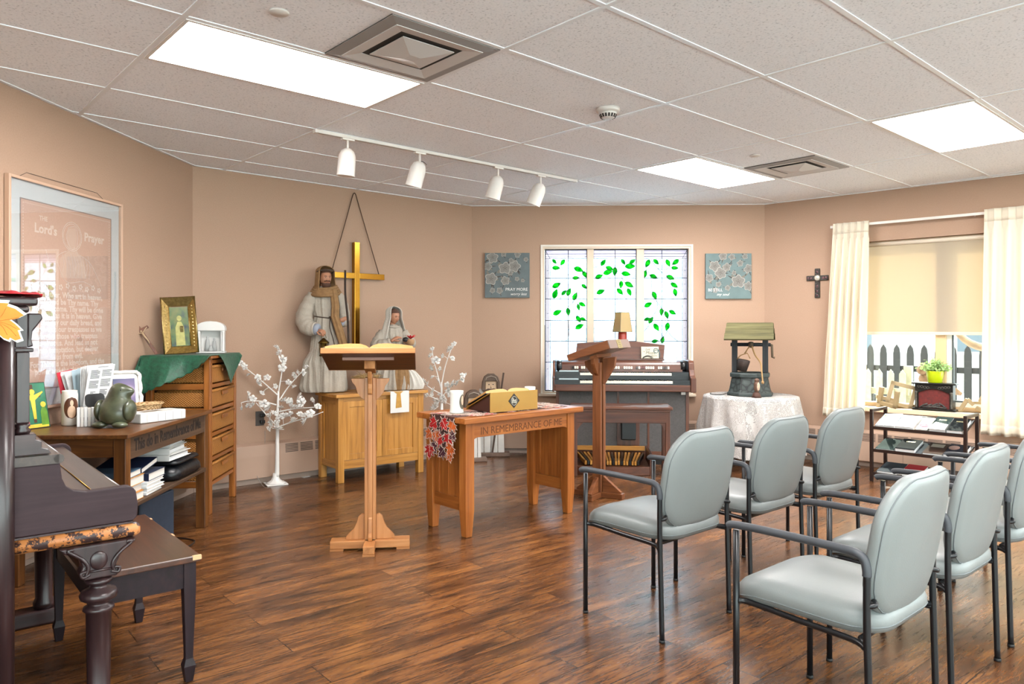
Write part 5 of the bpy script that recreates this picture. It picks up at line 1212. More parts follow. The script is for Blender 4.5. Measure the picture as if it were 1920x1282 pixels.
def sleeve(pts, rs, fd=.006, seed=1, n=28):
    p = bez(pts, 6); m_ = len(p) - 1; mb = MB(); R = []
    for i in range(len(p)):
        t = i / m_ * (len(rs) - 1); k = min(int(t), len(rs) - 2); R.append(rs[k] + (rs[k+1] - rs[k]) * (t - k) + fd * sin(i * 1.9 + seed))
    mb.tube(p, R, n); return mb

# --- standing bearded statue
JB = at(612, 740, 6.36); JB.z = AH + .001
js = thing('robed_statue', 'tall standing bearded statue in ivory robe and tan head scarf on the oak cabinet', 'statue', JB, radians(14))
RB = interp([(0, 0, .0, .165, .12, .012), (0, 0, .05, .170, .125, .016), (.0, 0, .16, .155, .115, .018), (0, .01, .32, .135, .10, .014), (0, .01, .48, .118, .09, .010), (0, .01, .60, .108, .082, .006), (-.002, .012, .645, .096, .072, .003), (-.004, .014, .70, .110, .078, .006), (-.006, .016, .80, .118, .078, .005), (-.008, .018, .87, .100, .066, .003), (-.008, .018, .905, .05, .045, .001), (-.008, .018, .92, .03, .03, 0)])
part('robe', MB().loft(robe(RB, 80)), M_ROBE, js, sub=1)
part('robe_fold', MB().loft(robe(interp([(-.09, -.03, .0, .10, .09, .012), (-.10, -.035, .05, .105, .09, .02), (-.10, -.03, .16, .085, .08, .02), (-.11, -.02, .26, .07, .07, .018), (-.09, -.01, .36, .035, .045, .008), (-.07, .0, .42, .01, .015, 0)]), 60, seed=4)), M_ROBE, js, sub=1)
part('sleeve', sleeve([(-.10, .01, .84), (-.155, -.005, .74), (-.185, -.02, .63), (-.15, -.075, .555), (-.085, -.115, .545)], [.052, .062, .074, .070, .052], .005, 1), M_ROBE, js, sub=1)
part('sleeve', sleeve([(.09, .01, .84), (.135, .0, .74), (.15, -.02, .64), (.14, -.06, .60), (.13, -.075, .60)], [.048, .050, .048, .04, .034], .004, 3), M_ROBE, js, sub=1)
part('cuff', MB().tube([(-.098, -.108, .546), (-.075, -.120, .540), (-.06, -.124, .535)], [.045, .050, .040], 20), M_BLUEC, js, 'grey blue cuff'); part('cuff', MB().tube([(.132, -.07, .60), (.128, -.085, .605)], [.036, .030], 16), M_BLUEC, js)
hand(js, TM((-.06, -.13, .532), (radians(15), radians(10), radians(-50))), 1.0, 1.25); hand(js, TM((.127, -.095, .62), (radians(95), radians(-10), radians(30))), .95, 1.5)
MH = TM((-.008, .0, .985), (0, 0, radians(22))) @ Euler((radians(8), 0, 0)).to_matrix().to_4x4()
head(js, MH, .062, beard=True)
def scarf(u, v):               # hood: open at the face
    a = radians(-90 + 58) + radians(244) * u; k = .072 + .004 * sin(9 * a) + (.022 * v ** 2); z = 1.035 - .20 * (v - .3) / .7
    if v < .3: z = 1.035 + .052 * cos(v / .3 * pi / 2); k *= sin(v / .3 * pi / 2) * .98 + .02
    return MHo @ Vector((k * cos(a) * 1.0, k * sin(a) * 1.12 + .008, z - .985))
MHo = TM((-.008, .0, .985), (0, 0, radians(22)))
part('head_scarf', MB().grid(scarf, 40, 24), M_BURL, js, 'tan woven head scarf', solid=.006)
part('head_band', MB().tube([MHo @ Vector((.072 * cos(a), .080 * sin(a) + .006, .050 - .012 * sin(a))) for a in (2*pi*j/30 for j in range(30))], .006, 8, closed=True), M_ROPE, js, 'dark head band')
sw = MB()
for k in range(4):
    r_ = .078 + .010 * k; z = .905 - .018 * k
    sw.tube([(-.008 + (r_ + .004 * sin(5*a)) * cos(a) * 1.12, .010 + r_ * sin(a) * .95, z + .012 * sin(a + .4) - .012 * max(0, -sin(a))) for a in (2*pi*j/36 for j in range(36))], .016, 10, closed=True)
part('scarf_wrap', sw, M_BURL, js, 'wrapped tan scarf')
def drape(u, v):
    p = [Vector((.06, -.075, .87)), Vector((.075, -.098, .74)), Vector((.072, -.092, .645)), Vector((.115, -.105, .50)), Vector((.155, -.105, .36)), Vector((.165, -.10, .28))]
    t = v * 5; k = min(int(t), 4); c_ = p[k].lerp(p[k+1], t - k); w = .030 + .008 * v
    return (c_.x + (u - .5) * 2 * w, c_.y - .012 * cos((u - .5) * pi) - .003 * sin(u * 16), c_.z + .012 * sin(u * 3))
part('scarf_end', MB().grid(drape, 16, 40), M_BURL, js, 'hanging tan scarf end', solid=.006)
part('belt', MB().tube([(-.002 + .100 * cos(a), .012 + .078 * sin(a), .645 - .012 * cos(a + .5)) for a in (2*pi*j/36 for j in range(36))], .005, 8, closed=True), M_ROPE, js, 'dark cord belt')
cd = MB(); cd.ball((.03, -.072, .642), .011, 10, 8); cd.tube(bez([(.03, -.074, .64), (.03, -.088, .55), (.065, -.108, .42), (.075, -.125, .28)], 6), .004, 6); cd.tube(bez([(.032, -.074, .64), (.06, -.09, .54), (.095, -.112, .43), (.08, -.125, .33), (.075, -.13, .22)], 6), .004, 6); part('cord_ends', cd, M_ROPE, js)
MJ = Matrix.Translation(JB) @ Matrix.Rotation(radians(14), 4, 'Z')
stf = part('staff', MB().tube(bez([(0, 0, 0), (.004, 0, .25), (-.006, .002, .45), (.004, 0, .66)], 8), [.0095] * 25, 10), plain('staff_wood', '#2e1f16', .8, var=.3, vscale=30., bump=.5, bscale=50.), loc=MJ @ Vector((.185, -.118, .385)), rot=(radians(0), radians(-3), 0)); tag(stf, 'thin dark wooden staff held upright by the standing robed statue', 'staff')
M_LBR = plain('old_brass', '#5e4a22', .4, 1., var=.4, vscale=30.)
ln = thing('hand_lantern', 'small old brass lantern hanging from the standing statue hand', 'lantern', MJ @ Vector((-.022, -.172, .315)), radians(20))
part('base', MB().lathe([(0, 0), (.036, 0), (.036, .012), (.030, .018), (0, .018)], 6), M_LBR, ln); part('roof', MB().lathe([(0, .112), (.048, .108), (.040, .122), (.018, .142), (.010, .152), (0, .154)], 6), M_LBR, ln)
fr_ = MB()
for k in range(6): a = pi/3 * k; fr_.cyl((.029 * cos(a), .029 * sin(a), .016), (.036 * cos(a), .036 * sin(a), .11), .003, n=6)
part('cage_bars', fr_, M_LBR, ln); part('candle', MB().cyl((0, 0, .018), (0, 0, .06), .009), plain('wax', '#cfc5ae', .6), ln); part('glass', MB().lathe([(.026, .018), (.032, .108)], 6), clear_glass('lantern_glass', '#c9b98f', 1.), ln)
part('bail', MB().tube([(.02 * cos(a), 0, .15 + .036 * sin(a)) for a in (pi * j/10 for j in range(11))], .002, 6), M_LBR, ln)

# --- seated lady
MBs = at(738, 733, 6.60); MBs.z = AH + .001
ms = thing('kneeling_statue', 'kneeling veiled lady statue in ivory gown behind the open book lectern', 'statue', MBs, radians(24))
RM = interp([(0, .0, .0, .17, .13, .012), (0, 0, .05, .175, .135, .016), (0, .0, .15, .155, .12, .016), (.0, .01, .25, .115, .095, .010), (.0, .02, .34, .088, .072, .005), (-.002, .022, .42, .098, .075, .006), (-.004, .024, .50, .103, .072, .005), (-.004, .024, .55, .085, .06, .003), (0, .02, .575, .045, .04, .001), (0, .02, .585, .03, .03, 0)])
part('gown', MB().loft(robe(RM, 80, seed=2)), M_ROBE, ms, sub=1)
part('tan_mantle', MB().loft(robe(interp([(.02, -.075, .0, .10, .055, .008), (.02, -.08, .06, .10, .06, .014), (.03, -.075, .16, .085, .055, .012), (.03, -.06, .25, .06, .04, .008), (.02, -.05, .30, .02, .015, 0)]), 50, seed=6)), M_BURL, ms, 'tan burlap mantle', sub=1)
part('white_hem', MB().loft(robe(interp([(.16, -.05, .0, .085, .06, .014), (.17, -.05, .04, .09, .065, .02), (.16, -.045, .10, .075, .055, .02), (.14, -.03, .16, .05, .04, .015), (.11, -.02, .20, .015, .015, 0)]), 50, seed=8)), plain('white_hem', '#c9c5bd', .8, bump=.5, bscale=70.), ms, 'bunched white hem', sub=1)
part('sleeve', sleeve([(-.085, .02, .52), (-.13, .0, .44), (-.15, -.03, .39), (-.105, -.085, .40), (-.05, -.115, .43)], [.045, .058, .068, .058, .036], .005, 2), M_ROBE, ms, sub=1)
part('sleeve', sleeve([(.085, .02, .52), (.125, .0, .45), (.14, -.03, .42), (.13, -.08, .41), (.112, -.105, .42)], [.043, .052, .056, .045, .03], .004, 5), M_ROBE, ms, sub=1)
hand(ms, TM((-.040, -.122, .445), (radians(20), radians(-30), radians(10))), .95, .5); hand(ms, TM((.105, -.118, .425), (radians(160), radians(0), radians(215))), .95, .8)
MHm = TM((.005, .0, .655), (0, 0, radians(25))) @ Euler((radians(16), 0, 0)).to_matrix().to_4x4(); head(ms, MHm, .056, female=True)
MHv = TM((.005, .0, .655), (0, 0, radians(20)))
def veil(u, v):
    a = radians(-90 + 56) + radians(248) * u; k = .067 + .004 * sin(7 * a); z = .035 - .30 * (v - .25) / .75; spread = 1 + 1.75 * max(0, v - .38) ** .9
    if v < .25: z = .035 + .055 * cos(v / .25 * pi / 2); k *= sin(v / .25 * pi / 2) * .98 + .02
    return MHv @ Vector((k * cos(a) * spread * 1.02, k * sin(a) * (1.15 if v < .4 else 1.15 + .4 * (v - .4)) + .008, z))
part('veil', MB().grid(veil, 44, 30), plain('veil_white', '#bdb7ad', .8, bump=.4, bscale=90.), ms, 'long pale veil', solid=.005)
part('collar', MB().tube([(.0 + .052 * cos(a), .012 + .048 * sin(a), .572 - .012 * max(0, -sin(a))) for a in (2*pi*j/24 for j in range(24))], .009, 8, closed=True), M_ROBE, ms)
MM = Matrix.Translation(MBs) @ Matrix.Rotation(radians(24), 4, 'Z')
pb = thing('flower_pouch', 'tiny tan pouch with red silk flower held by the kneeling lady statue', 'ornament', MM @ Vector((.105, -.178, .40)), 0)
part('pouch', MB().lathe([(0, 0), (.026, .004), (.036, .03), (.034, .05), (.03, .055), (0, .05)], 18), plain('pouch_tan', '#a5805c', .8, bump=.5, bscale=150.), pb)
M_REDS = plain('red_silk', '#b0121f', .6, var=.2, vscale=30.)
fm = MB()
for k in range(9):
    a = k * 2.4; t_ = .5 + .08 * (k % 3); d = Vector((cos(a) * cos(t_), sin(a) * cos(t_), sin(t_))); s_ = d.cross(Vector((0, 0, 1))).normalized() * .012
    fm.add([Vector((0, 0, .055)), d * .03 + s_ + Vector((0, 0, .058)), d * .055 + Vector((0, 0, .06)), d * .03 - s_ + Vector((0, 0, .058))], [(0, 1, 2, 3)], smooth=True)
part('petals', fm, M_REDS, pb, 'red silk petals', solid=.002); part('dark_berry', MB().ball((-.042, -.01, .05), (.028, .022, .022), 12, 8), plain('berry_black', '#16181d', .5), pb, 'black berry cluster')

# manger with straw between the statues
M_STRW = plain('straw', '#a08152', .9, var=.25, vscale=30.)
mg = thing('manger', 'dark little manger overflowing with straw between the two statues', 'manger', TA(.315, .10, AH + .001), RA)
mm_ = MB(); mm_.box(-.075, .075, -.05, .05, .04, .05); mm_.box(-.075, .075, -.056, -.05, .04, .11); mm_.box(-.075, .075, .05, .056, .04, .11); mm_.box(-.081, -.075, -.056, .056, .04, .11); mm_.box(.075, .081, -.056, .056, .04, .11)
for s in (-1, 1):
    for q in (-1, 1): mm_.beam((s * .06, q * .045, .04), (s * .06, q * .05, .0005), .016, .016)
part('trough', mm_, plain('manger_black', '#17171b', .6), mg); rs = random.Random(3); sb_ = MB()
for k in range(260):
    x = rs.uniform(-.085, .085); y = rs.uniform(-.05, .05); l_ = rs.uniform(.05, .085); d = Vector((rs.uniform(-1, 1) + x * 7, rs.uniform(-1, 1) * .7, rs.uniform(-.5, .35))).normalized() * l_; p = Vector((x * .8, y * .8, rs.uniform(.10, .14)))
    q = p + d; q.z = max(q.z, .035); sb_.tube([p - d * .5 if (p - d * .5).z > .06 else p, p, q], .0016, 4)
o = part('straw', sb_, M_STRW, mg, 'loose straw'); o['kind'] = 'stuff'
hb_ = thing('red_ribbon', 'small red and white felt bow lying at the standing statue hem', 'bow', TA(.235, .03, AH + .001), RA)
part('red_loop', MB().prism([(-.03, 0), (.02, 0), (.035, .05), (.01, .055), (-.01, .03), (-.035, .025)], -.006, .006, 'xz'), M_REDS, hb_, bevel=.003); part('white_loop', MB().prism([(.02, 0), (.065, 0), (.055, .03), (.04, .045), (.03, .04)], -.007, .007, 'xz'), M_PWHITE, hb_, bevel=.003)

# ================================================================== brass cross hung on the wall
MAB = WF(A, B); RAB = atan2((B-A).y, (B-A).x); tc_ = t_at(667, A, B, -.03)
bc = thing('brass_cross', 'large polished brass cross hanging by a cord on the wall behind statues', 'cross', MAB @ Vector((tc_, -.001, 0)), RAB)
M_POL = plain('polished_brass', '#b98b36', .16, 1., var=.06, vscale=5.)
zt_ = CH + (618 - 454) / FPX * 6.72; zc = CH + (618 - 517) / FPX * 6.72
part('upright', MB().box(-.026, .026, -.058, -.004, 1.06, zt_), M_POL, bc, bevel=.002)
part('arm', MB().box(-.29, -.0262, -.056, -.006, zc - .026, zc + .026), M_POL, bc, bevel=.002); part('arm', MB().box(.0262, .29, -.056, -.006, zc - .026, zc + .026), M_POL, bc, bevel=.002)
zh = CH + (618 - 363) / FPX * 6.75
part('hanging_cord', MB().tube([(-.245, -.03, zc + .026), (-.012, -.006, zh), (.0, -.006, zh + .008), (.012, -.006, zh), (.245, -.03, zc + .026)], .0042, 6), plain('brown_cord', '#4f3a2c', .8), bc, 'brown hanging cord')

# wall outlet with plugs
to = t_at(487, A, B); zo = z_at(784, to, A, B)
ol_ = thing('wall_outlet', 'dark wall outlet with black plugs behind white blossom tree', 'outlet', MAB @ Vector((to, 0, zo)), RAB)
part('cover_plate', MB().box(-.037, .037, -.006, -.0005, -.06, .06), plain('outlet_bronze', '#4d4744', .4), ol_, bevel=.002)
for z in (-.028, .028): part('plug', MB().box(-.005, .032, -.04, -.0065, z - .014, z + .014), M_BLKP, ol_, bevel=.005)

# ================================================================== white blossom trees
M_TW = plain('tree_white', '#e6e4e1', .6); M_PET = translucent('silk_petal', '#f6f5f3', '#f6f4f0', .25)
def rose(mb, c, r, rnd):
    ax = Vector((rnd.uniform(-1, 1), rnd.uniform(-1, .3), rnd.uniform(-.4, 1))).normalized(); u = ax.orthogonal().normalized(); w = ax.cross(u)
    for ring, (n, k, lift) in enumerate(((5, 1., .15), (4, .72, .5), (3, .42, .8))):
        for q in range(n):
            a = 2*pi*q/n + ring * .6 + rnd.uniform(-.2, .2); d = (u * cos(a) + w * sin(a)); s = d.cross(ax)
            p0 = c + ax * r * .1 * ring; p1 = c + d * r * k * .7 + ax * r * lift * .5 + s * r * .42 * k; p2 = c + d * r * k + ax * r * lift; p3 = c + d * r * k * .7 + ax * r * lift * .5 - s * r * .42 * k
            mb.add([p0, p1, p2, p3], [(0, 1, 2, 3)], smooth=True)
def blossom_tree(name, label, base, d0, stem, branches, seed, sh=None):
    """stem and branches in photo pixels at distance d0 (+ depth offsets in metres)"""
    rnd = random.Random(seed); t = thing(name, label, 'tree', base)
    def P(px, py, dz=0): return at(px, py, d0 + dz) - Vector(base)
    sp = [P(*q) for q in stem]; part('trunk', MB().tube(bez(sp, 4), [.020 - .013 * i / (4 * (len(sp) - 1)) for i in range(4 * (len(sp) - 1) + 1)], 12), M_TW, t)
    for br in branches:
        pts = [P(*q[:3]) for q in br['p']]; cv = bez(pts, 5); b = part('branch', MB().tube(cv, [.0058 - .0032 * i / len(cv) for i in range(len(cv))], 8), M_TW, t)
        fl_ = MB(); tw = MB()
        for (fx, fy, fr_) in br['f']:
            dz = rnd.uniform(-.05, .05); c_ = P(fx, fy, min(br['p'], key=lambda q: hypot(q[0] - fx, q[1] - fy))[2] + dz * .5 - .012)
            near = min(cv, key=lambda q: (q - c_).length); 
            if (near - c_).length > .015: tw.tube([near, (near + c_) / 2 + Vector((0, 0, .006)), c_], .0022, 5)
            rose(fl_, c_, 1.3 * fr_ * d0 / FPX, rnd)
        if tw.v: part('twig', tw, M_TW, b)
        part('blossoms', fl_, M_PET, b, 'white silk roses', solid=.0008)
    return t
tb_ = at(517, 905, 6.13); tb_.z = 0
t1 = blossom_tree('blossom_tree', 'white artificial blossom tree with flared base next to the wicker tower', tb_, 6.13, [(519, 893), (520, 860), (520, 800), (521, 760), (522, 733)], [
  dict(p=[(522, 735, 0), (528, 700, 0), (530, 672, 0), (519, 652, 0)], f=[(518, 652, 6), (524, 661, 6), (529, 674, 9), (529, 689, 7), (541, 716, 5)]),
  dict(p=[(520, 740, -.01), (500, 722, -.04), (480, 705, -.10), (452, 683, -.19)], f=[(452, 682, 6), (459, 688, 5), (466, 703, 4), (483, 708, 6), (485, 720, 6), (501, 708, 6), (516, 724, 5), (491, 737, 5)]),
  dict(p=[(524, 750, .02), (540, 726, .03), (560, 703, .04), (575, 689, .04)], f=[(553, 703, 6), (560, 697, 5), (568, 698, 6), (574, 688, 5), (552, 726, 5), (531, 748, 6)]),
  dict(p=[(518, 759, -.03), (490, 752, -.10), (465, 752, -.16), (452, 755, -.20)], f=[(465, 738, 5), (474, 747, 6), (465, 760, 5), (473, 760, 6), (454, 765, 4), (495, 757, 8), (502, 765, 8)]),
  dict(p=[(520, 800, -.04), (500, 778, -.10), (480, 755, -.15)], f=[(508, 778, 8), (514, 775, 6), (508, 792, 7), (503, 804, 5), (519, 788, 6)]),
  dict(p=[(522, 772, .0), (552, 766, -.03), (580, 764, -.06), (594, 763, -.07)], f=[(541, 750, 6), (547, 755, 7), (559, 743, 8), (565, 755, 9), (587, 749, 5), (596, 762, 6), (552, 763, 6), (526, 765, 6)]),
  dict(p=[(523, 800, -.03), (550, 790, -.09), (580, 782, -.13), (606, 772, -.16)], f=[(530, 780, 7), (542, 778, 8), (551, 788, 7), (563, 777, 6), (571, 779, 6), (582, 775, 7), (573, 789, 9), (521, 805, 10)])], 5)
M_BOX4 = MB(); n = 16
rg = [[(.105 * (1 if sx > 0 else -1) if abs(sx) > .3 else .105 * sx, 0, 0) for sx in (1,)] for _ in range(1)]
fb_ = MB(); fb_.box(-.085, .085, -.085, .085, 0, .008, M=Matrix.Rotation(radians(30), 4, 'Z')); part('base_plate', fb_, M_TW, t1, bevel=.003)
part('flared_foot', MB().lathe([(0, .0085), (.085, .0085), (.06, .018), (.035, .035), (.024, .06), (.021, .09), (0, .09)], 24, flute=lambda a, z: 1 + .10 * sin(9 * a)), M_TW, t1)
tag(part('thin_cord', MB().tube(bez([at(496, 790, 6.26), at(497, 820, 6.16), at(494, 850, 6.14), at(481, 885, 6.1), Vector((-2.02, 6.0, .006)), Vector((-1.95, 5.98, .006))], 6), .0022, 5), plain('cord_grey', '#8f8a84', .6)), 'thin grey cord running from wall outlet down to the blossom tree foot', 'cord')
# second tree stands between cabinet and corner
b2 = at(827, 858, 7.05); b2.z = 0
t2 = blossom_tree('blossom_tree', 'white artificial blossom tree half hidden behind the altar table, in the wall corner', b2, 7.05, [(827, 850), (828, 780), (828, 745), (828, 716)], [
  dict(p=[(828, 720, 0), (834, 690, 0), (843, 662, 0), (851, 645, 0)], f=[(851, 645, 5), (845, 655, 8), (848, 672, 5), (830, 667, 4)]),
  dict(p=[(827, 728, 0), (820, 700, .02), (813, 675, .02), (810, 652, .02)], f=[(810, 653, 4), (808, 666, 5), (817, 676, 8), (810, 689, 6), (824, 691, 4), (819, 712, 5), (811, 707, 4)]),
  dict(p=[(828, 745, 0), (845, 725, -.04), (862, 712, -.06), (872, 703, -.08)], f=[(846, 718, 7), (858, 718, 6), (867, 704, 5), (866, 712, 5), (872, 703, 4), (841, 733, 7), (838, 721, 5), (844, 740, 5), (832, 748, 8)]),
  dict(p=[(826, 738, 0), (808, 728, -.04), (790, 715, -.06), (780, 706, -.08)], f=[(792, 715, 7), (803, 719, 5), (813, 732, 6), (809, 739, 4), (778, 704, 7), (824, 740, 4)]),
  dict(p=[(826, 752, 0), (812, 745, -.05), (798, 740, -.08)], f=[(818, 752, 6), (800, 741, 4), (815, 764, 8), (852, 762, 8)])], 9)
part('base_plate', MB().box(-.085, .085, -.085, .085, 0, .008), M_TW, t2, bevel=.003)

# ================================================================== lectern in front of the cabinet
LX, LY, LZ_ = oak('red_oak', ('#86542a', '#a96f3f', '#bd8553'), rough=.42, scale=1.1)
DK = oak('desk_dark', ('#351708', '#4d2410', '#613118'), rough=.35, scale=.9)
lc1 = thing('lectern', 'slender oak lectern with open book on top, standing alone on bare floor', 'lectern', (-.83, 4.33, 0), radians(7))
part('base_foot', MB().box(-.228, .228, -.045, .045, .012, .056), LX, lc1, bevel=.003)
for s in (-1, 1): part('foot_pad', MB().box(s * .19 - .038, s * .19 + .038, -.048, .048, 0.0005, .0118), LX, lc1)
part('base_foot', MB().box(-.032, .032, -.17, .17, .012, .056), LY, lc1, bevel=.003)
for s in (-1, 1): part('foot_pad', MB().box(-.034, .034, s * .145 - .028, s * .145 + .028, .0005, .0118), LX, lc1)
for s in (-1, 1):
    br = [(s * .033, .0565), (s * .14, .0565), (s * .138, .075), (s * .12, .095), (s * .095, .12), (s * .078, .155), (s * .068, .19), (s * .05, .205), (s * .033, .20)]
    part('base_bracket', MB().prism(br, -.013, .013, 'xz'), LZ_, lc1, bevel=.002)
    tbk = [(s * .033, .87), (s * .05, .88), (s * .075, .91), (s * .085, .95), (s * .105, .975), (s * .11, .995), (s * .033, .995)]
    part('top_bracket', MB().prism(tbk, -.013, .013, 'xz'), LZ_, lc1, bevel=.002)
for s in (-1, 1): part('post_plank', MB().box(s * .023 - .0095, s * .023 + .0095, -.03, .03, .0565, 1.0), LZ_, lc1, bevel=.002)
part('post_core', MB().box(-.0133, .0133, -.034, .034, .0565, 1.02), LZ_, lc1, bevel=.002)
part('front_scroll', MB().prism([(-.034, .0565), (-.06, .0565), (-.062, .08), (-.05, .10), (-.046, .14), (-.042, .18), (-.034, .19)], -.0125, .0125, 'yz'), LZ_, lc1, bevel=.004)
part('front_scroll', MB().prism([(-.034, .90), (-.05, .91), (-.056, .94), (-.05, .965), (-.075, 1.0), (-.085, 1.04), (-.034, 1.01)], -.0125, .0125, 'yz'), LZ_, lc1, bevel=.004)
tl = radians(-17); MD = TM((0, .0, 1.110)) @ Matrix.Rotation(tl, 4, 'X')       # desk slopes down away from the seats
part('desk', MB().box(-.262, .262, -.19, .19, -.02, .0, M=MD), DK[0], lc1, 'dark stained desk board', bevel=.003)
part('desk_edge', MB().box(-.262, .262, -.197, -.1902, -.02, .012, M=MD), LX, lc1, bevel=.002); part('desk_edge', MB().box(-.262, .262, .1902, .2, -.02, .03, M=MD), LX, lc1)
part('pen_rail', MB().box(-.15, .14, -.115, -.095, -.038, -.0205, M=MD), plain('pen_rail', '#8d6a5c', .5), lc1, bevel=.002)
part('post_cap', MB().box(-.03, .03, -.06, .05, -.075, -.021, M=MD), LZ_, lc1)
ML1 = Matrix.Translation((-.83, 4.33, 0)) @ Matrix.Rotation(radians(7), 4, 'Z')
def open_book(name, label, M, w, h, t, edge_m, rt_=None):
    """open book on plane M (local xy), spine along y"""
    loc, q, _ = M.decompose(); b = thing(name, label, 'book', loc); b.rotation_mode = 'QUATERNION'; b.rotation_quaternion = q
    cv = MB(); cv.box(-w/2 - .005, w/2 + .005, -h/2 - .005, h/2 + .005, .0005, .004); part('cover', cv, M_BLKL, b)
    for s in (-1, 1):
        prof = [(0, .0045), (s * w/2, .0045), (s * w/2, t * .62), (s * w * .4, t * .86), (s * w * .22, t * 1.05), (s * w * .1, t), (s * w * .03, t * .7), (0, t * .35)]
        part('page_block', MB().prism(prof, -h/2, h/2, 'xz'), edge_m, b, smooth if False else None)
    return b
M_GILT = plain('gilt_edges', '#b98a52', .45, .25, var=.1, vscale=200.)
open_book('open_bible', 'large open book with gilt page edges lying on slender lectern', ML1 @ MD @ Matrix.Translation((.004, -.03, .0)), .49, .30, .040, M_GILT)

# ================================================================== communion table
TXw, TYw, TZw = oak('altar_oak', ('#7a4219', '#9c5a27', '#b37036'), rough=.36, scale=1.0)
CA = Vector((-.262, 4.536)); CB = Vector((.417, 5.15)); cd_ = (CB - CA).normalized(); RC = atan2(cd_.y, cd_.x); CWd = (CB - CA).length + .055; CDp = .415
ct = thing('communion_table', 'oak table with carved words on its apron and panelled ends', 'table', (CA.x - .028 * cd_.x, CA.y - .028 * cd_.y, 0), RC)
MC = Matrix.Translation((CA.x - .028 * cd_.x, CA.y - .028 * cd_.y, 0)) @ Matrix.Rotation(RC, 4, 'Z'); CHt = .742
def TC(x, y, z): return MC @ Vector((x, y, z))
part('tabletop', MB().box(-.045, CWd + .045, -.045, CDp + .045, CHt - .036, CHt), TXw, ct, bevel=.004)
lw_ = .068
for x in (0, CWd - lw_):
    for y in (0, CDp - lw_):
        lg = [[(x + a_ * lw_ + ((1 if a_ == 0 else -1) * t_), y + b_ * lw_ + ((1 if b_ == 0 else -1) * t_), z) for a_, b_ in ((0, 0), (1, 0), (1, 1), (0, 1))] for z, t_ in ((.0005, .010), (.10, .004), (.16, 0.), (CHt - .0365, 0.))]
        part('leg', MB().loft(lg, smooth=False), TZw, ct, bevel=.003)
apf = [(lw_, CHt - .0365), (lw_, CHt - .145), (lw_ + .012, CHt - .138), (lw_ + .03, CHt - .132), (CWd - lw_ - .03, CHt - .132), (CWd - lw_ - .012, CHt - .138), (CWd - lw_, CHt - .145), (CWd - lw_, CHt - .0365)]
part('apron', MB().prism(apf, .008, .030, 'xz'), TXw, ct, bevel=.002); part('apron', MB().prism(apf, CDp - .03, CDp - .008, 'xz'), TXw, ct, bevel=.002)
text('IN REMEMBRANCE OF ME', .066, plain('carved_brown', '#63381a', .8), ct, TM((lw_ + .055, .0076, CHt - .117), FRONT), name='carved_lettering', extrude=.0006, bold=.0, width=CWd - 2 * lw_ - .11)
for x in (.016, CWd - .046):
    part('end_rail', MB().box(x, x + .03, lw_, CDp - lw_, .155, .235), TYw, ct, bevel=.002); part('end_rail', MB().box(x, x + .03, lw_, CDp - lw_, CHt - .12, CHt - .0365), TYw, ct, bevel=.002)
    part('end_panel', MB().box(x + .009, x + .021, lw_ + .001, CDp - lw_ - .001, .2355, CHt - .1205), TZw, ct)
    for y in (lw_, CDp - lw_ - .05): part('end_stile', MB().box(x, x + .03, y, y + .05, .2355, CHt - .1205), TZw, ct, bevel=.002)
    part('end_muntin', MB().box(x + .004, x + .026, CDp / 2 - .004, CDp / 2 + .004, .2355, CHt - .1205), TZw, ct)

# autumn leaf runner
M_RUN = plain('runner_brown', '#4a2c28', .8, var=.4, vscale=30.); LCOL = [plain('leaf_red', '#b31a1c', .6, var=.25, vscale=25.), plain('leaf_orange', '#c0581f', .6, var=.3, vscale=25.), plain('leaf_plum', '#4b2230', .6, var=.3, vscale=25.)]; M_CORDW = plain('leaf_outline', '#d5c2b4', .6)
rn = thing('leaf_runner', 'cutwork runner of red, orange and plum autumn leaves hanging over the table end', 'table runner', TC(0, 0, CHt + .0006), RC)
rr2 = random.Random(11)
MP = [(-90, .30), (-62, .42), (-50, .30), (-28, .72), (-14, .50), (2, .84), (18, .50), (34, .92), (48, .66), (56, .46), (70, .80), (80, .76), (90, 1.05)]
def maple(r):
    right = [(r * k * cos(radians(a)), r * k * sin(radians(a))) for a, k in MP]
    return right + [(-x, y) for x, y in right[-2::-1]][:-1] + [(-.03 * r, -.35 * r), (-.02 * r, -.7 * r), (.02 * r, -.7 * r)]
lm = [MB(), MB(), MB()]; om = MB()
def leaf_at(M, r, k, lift, lwid=.0016):
    pts = maple(r); lm[k].add([M @ Vector((x, y, lift)) for x, y in pts], [tuple(range(len(pts)))])
    om.tube([M @ Vector((x, y, lift + .0012)) for x, y in pts], lwid, 4, closed=True); om.tube([M @ Vector((0, -.6 * r, lift + .0012)), M @ Vector((0, .6 * r, lift + .0012))], .0012, 4)
y0, y1 = .03, .30
for k in range(62):
    x = rr2.uniform(-.03, CWd - .02); y = rr2.uniform(y0, y1); leaf_at(TM((x, y, 0), (0, 0, rr2.uniform(0, 6.3))), rr2.uniform(.05, .07), (0, 0, 1, 0, 2)[k % 5], .0014 + .0006 * (k % 4), .0008)
ex = -.0475
for k, (yy, zz, r, col) in enumerate(((.07, -.05, .05, 1), (.16, -.04, .05, 0), (.25, -.05, .052, 0), (.30, -.12, .045, 1), (.11, -.13, .055, 0), (.20, -.14, .06, 0), (.27, -.20, .05, 2), (.08, -.19, .05, 1), (.17, -.22, .048, 2), (.06, -.11, .04, 2), (.24, -.12, .045, 1), (.30, -.22, .055, 0), (.10, -.235, .04, 1))):
    leaf_at(Matrix.Translation((ex - .002 - .0015 * (k % 4), yy, zz)) @ Euler((pi/2, 0, -pi/2)).to_matrix().to_4x4() @ Matrix.Rotation(rr2.uniform(2, 4.3), 4, 'Z'), r * 1.3, col, 0)
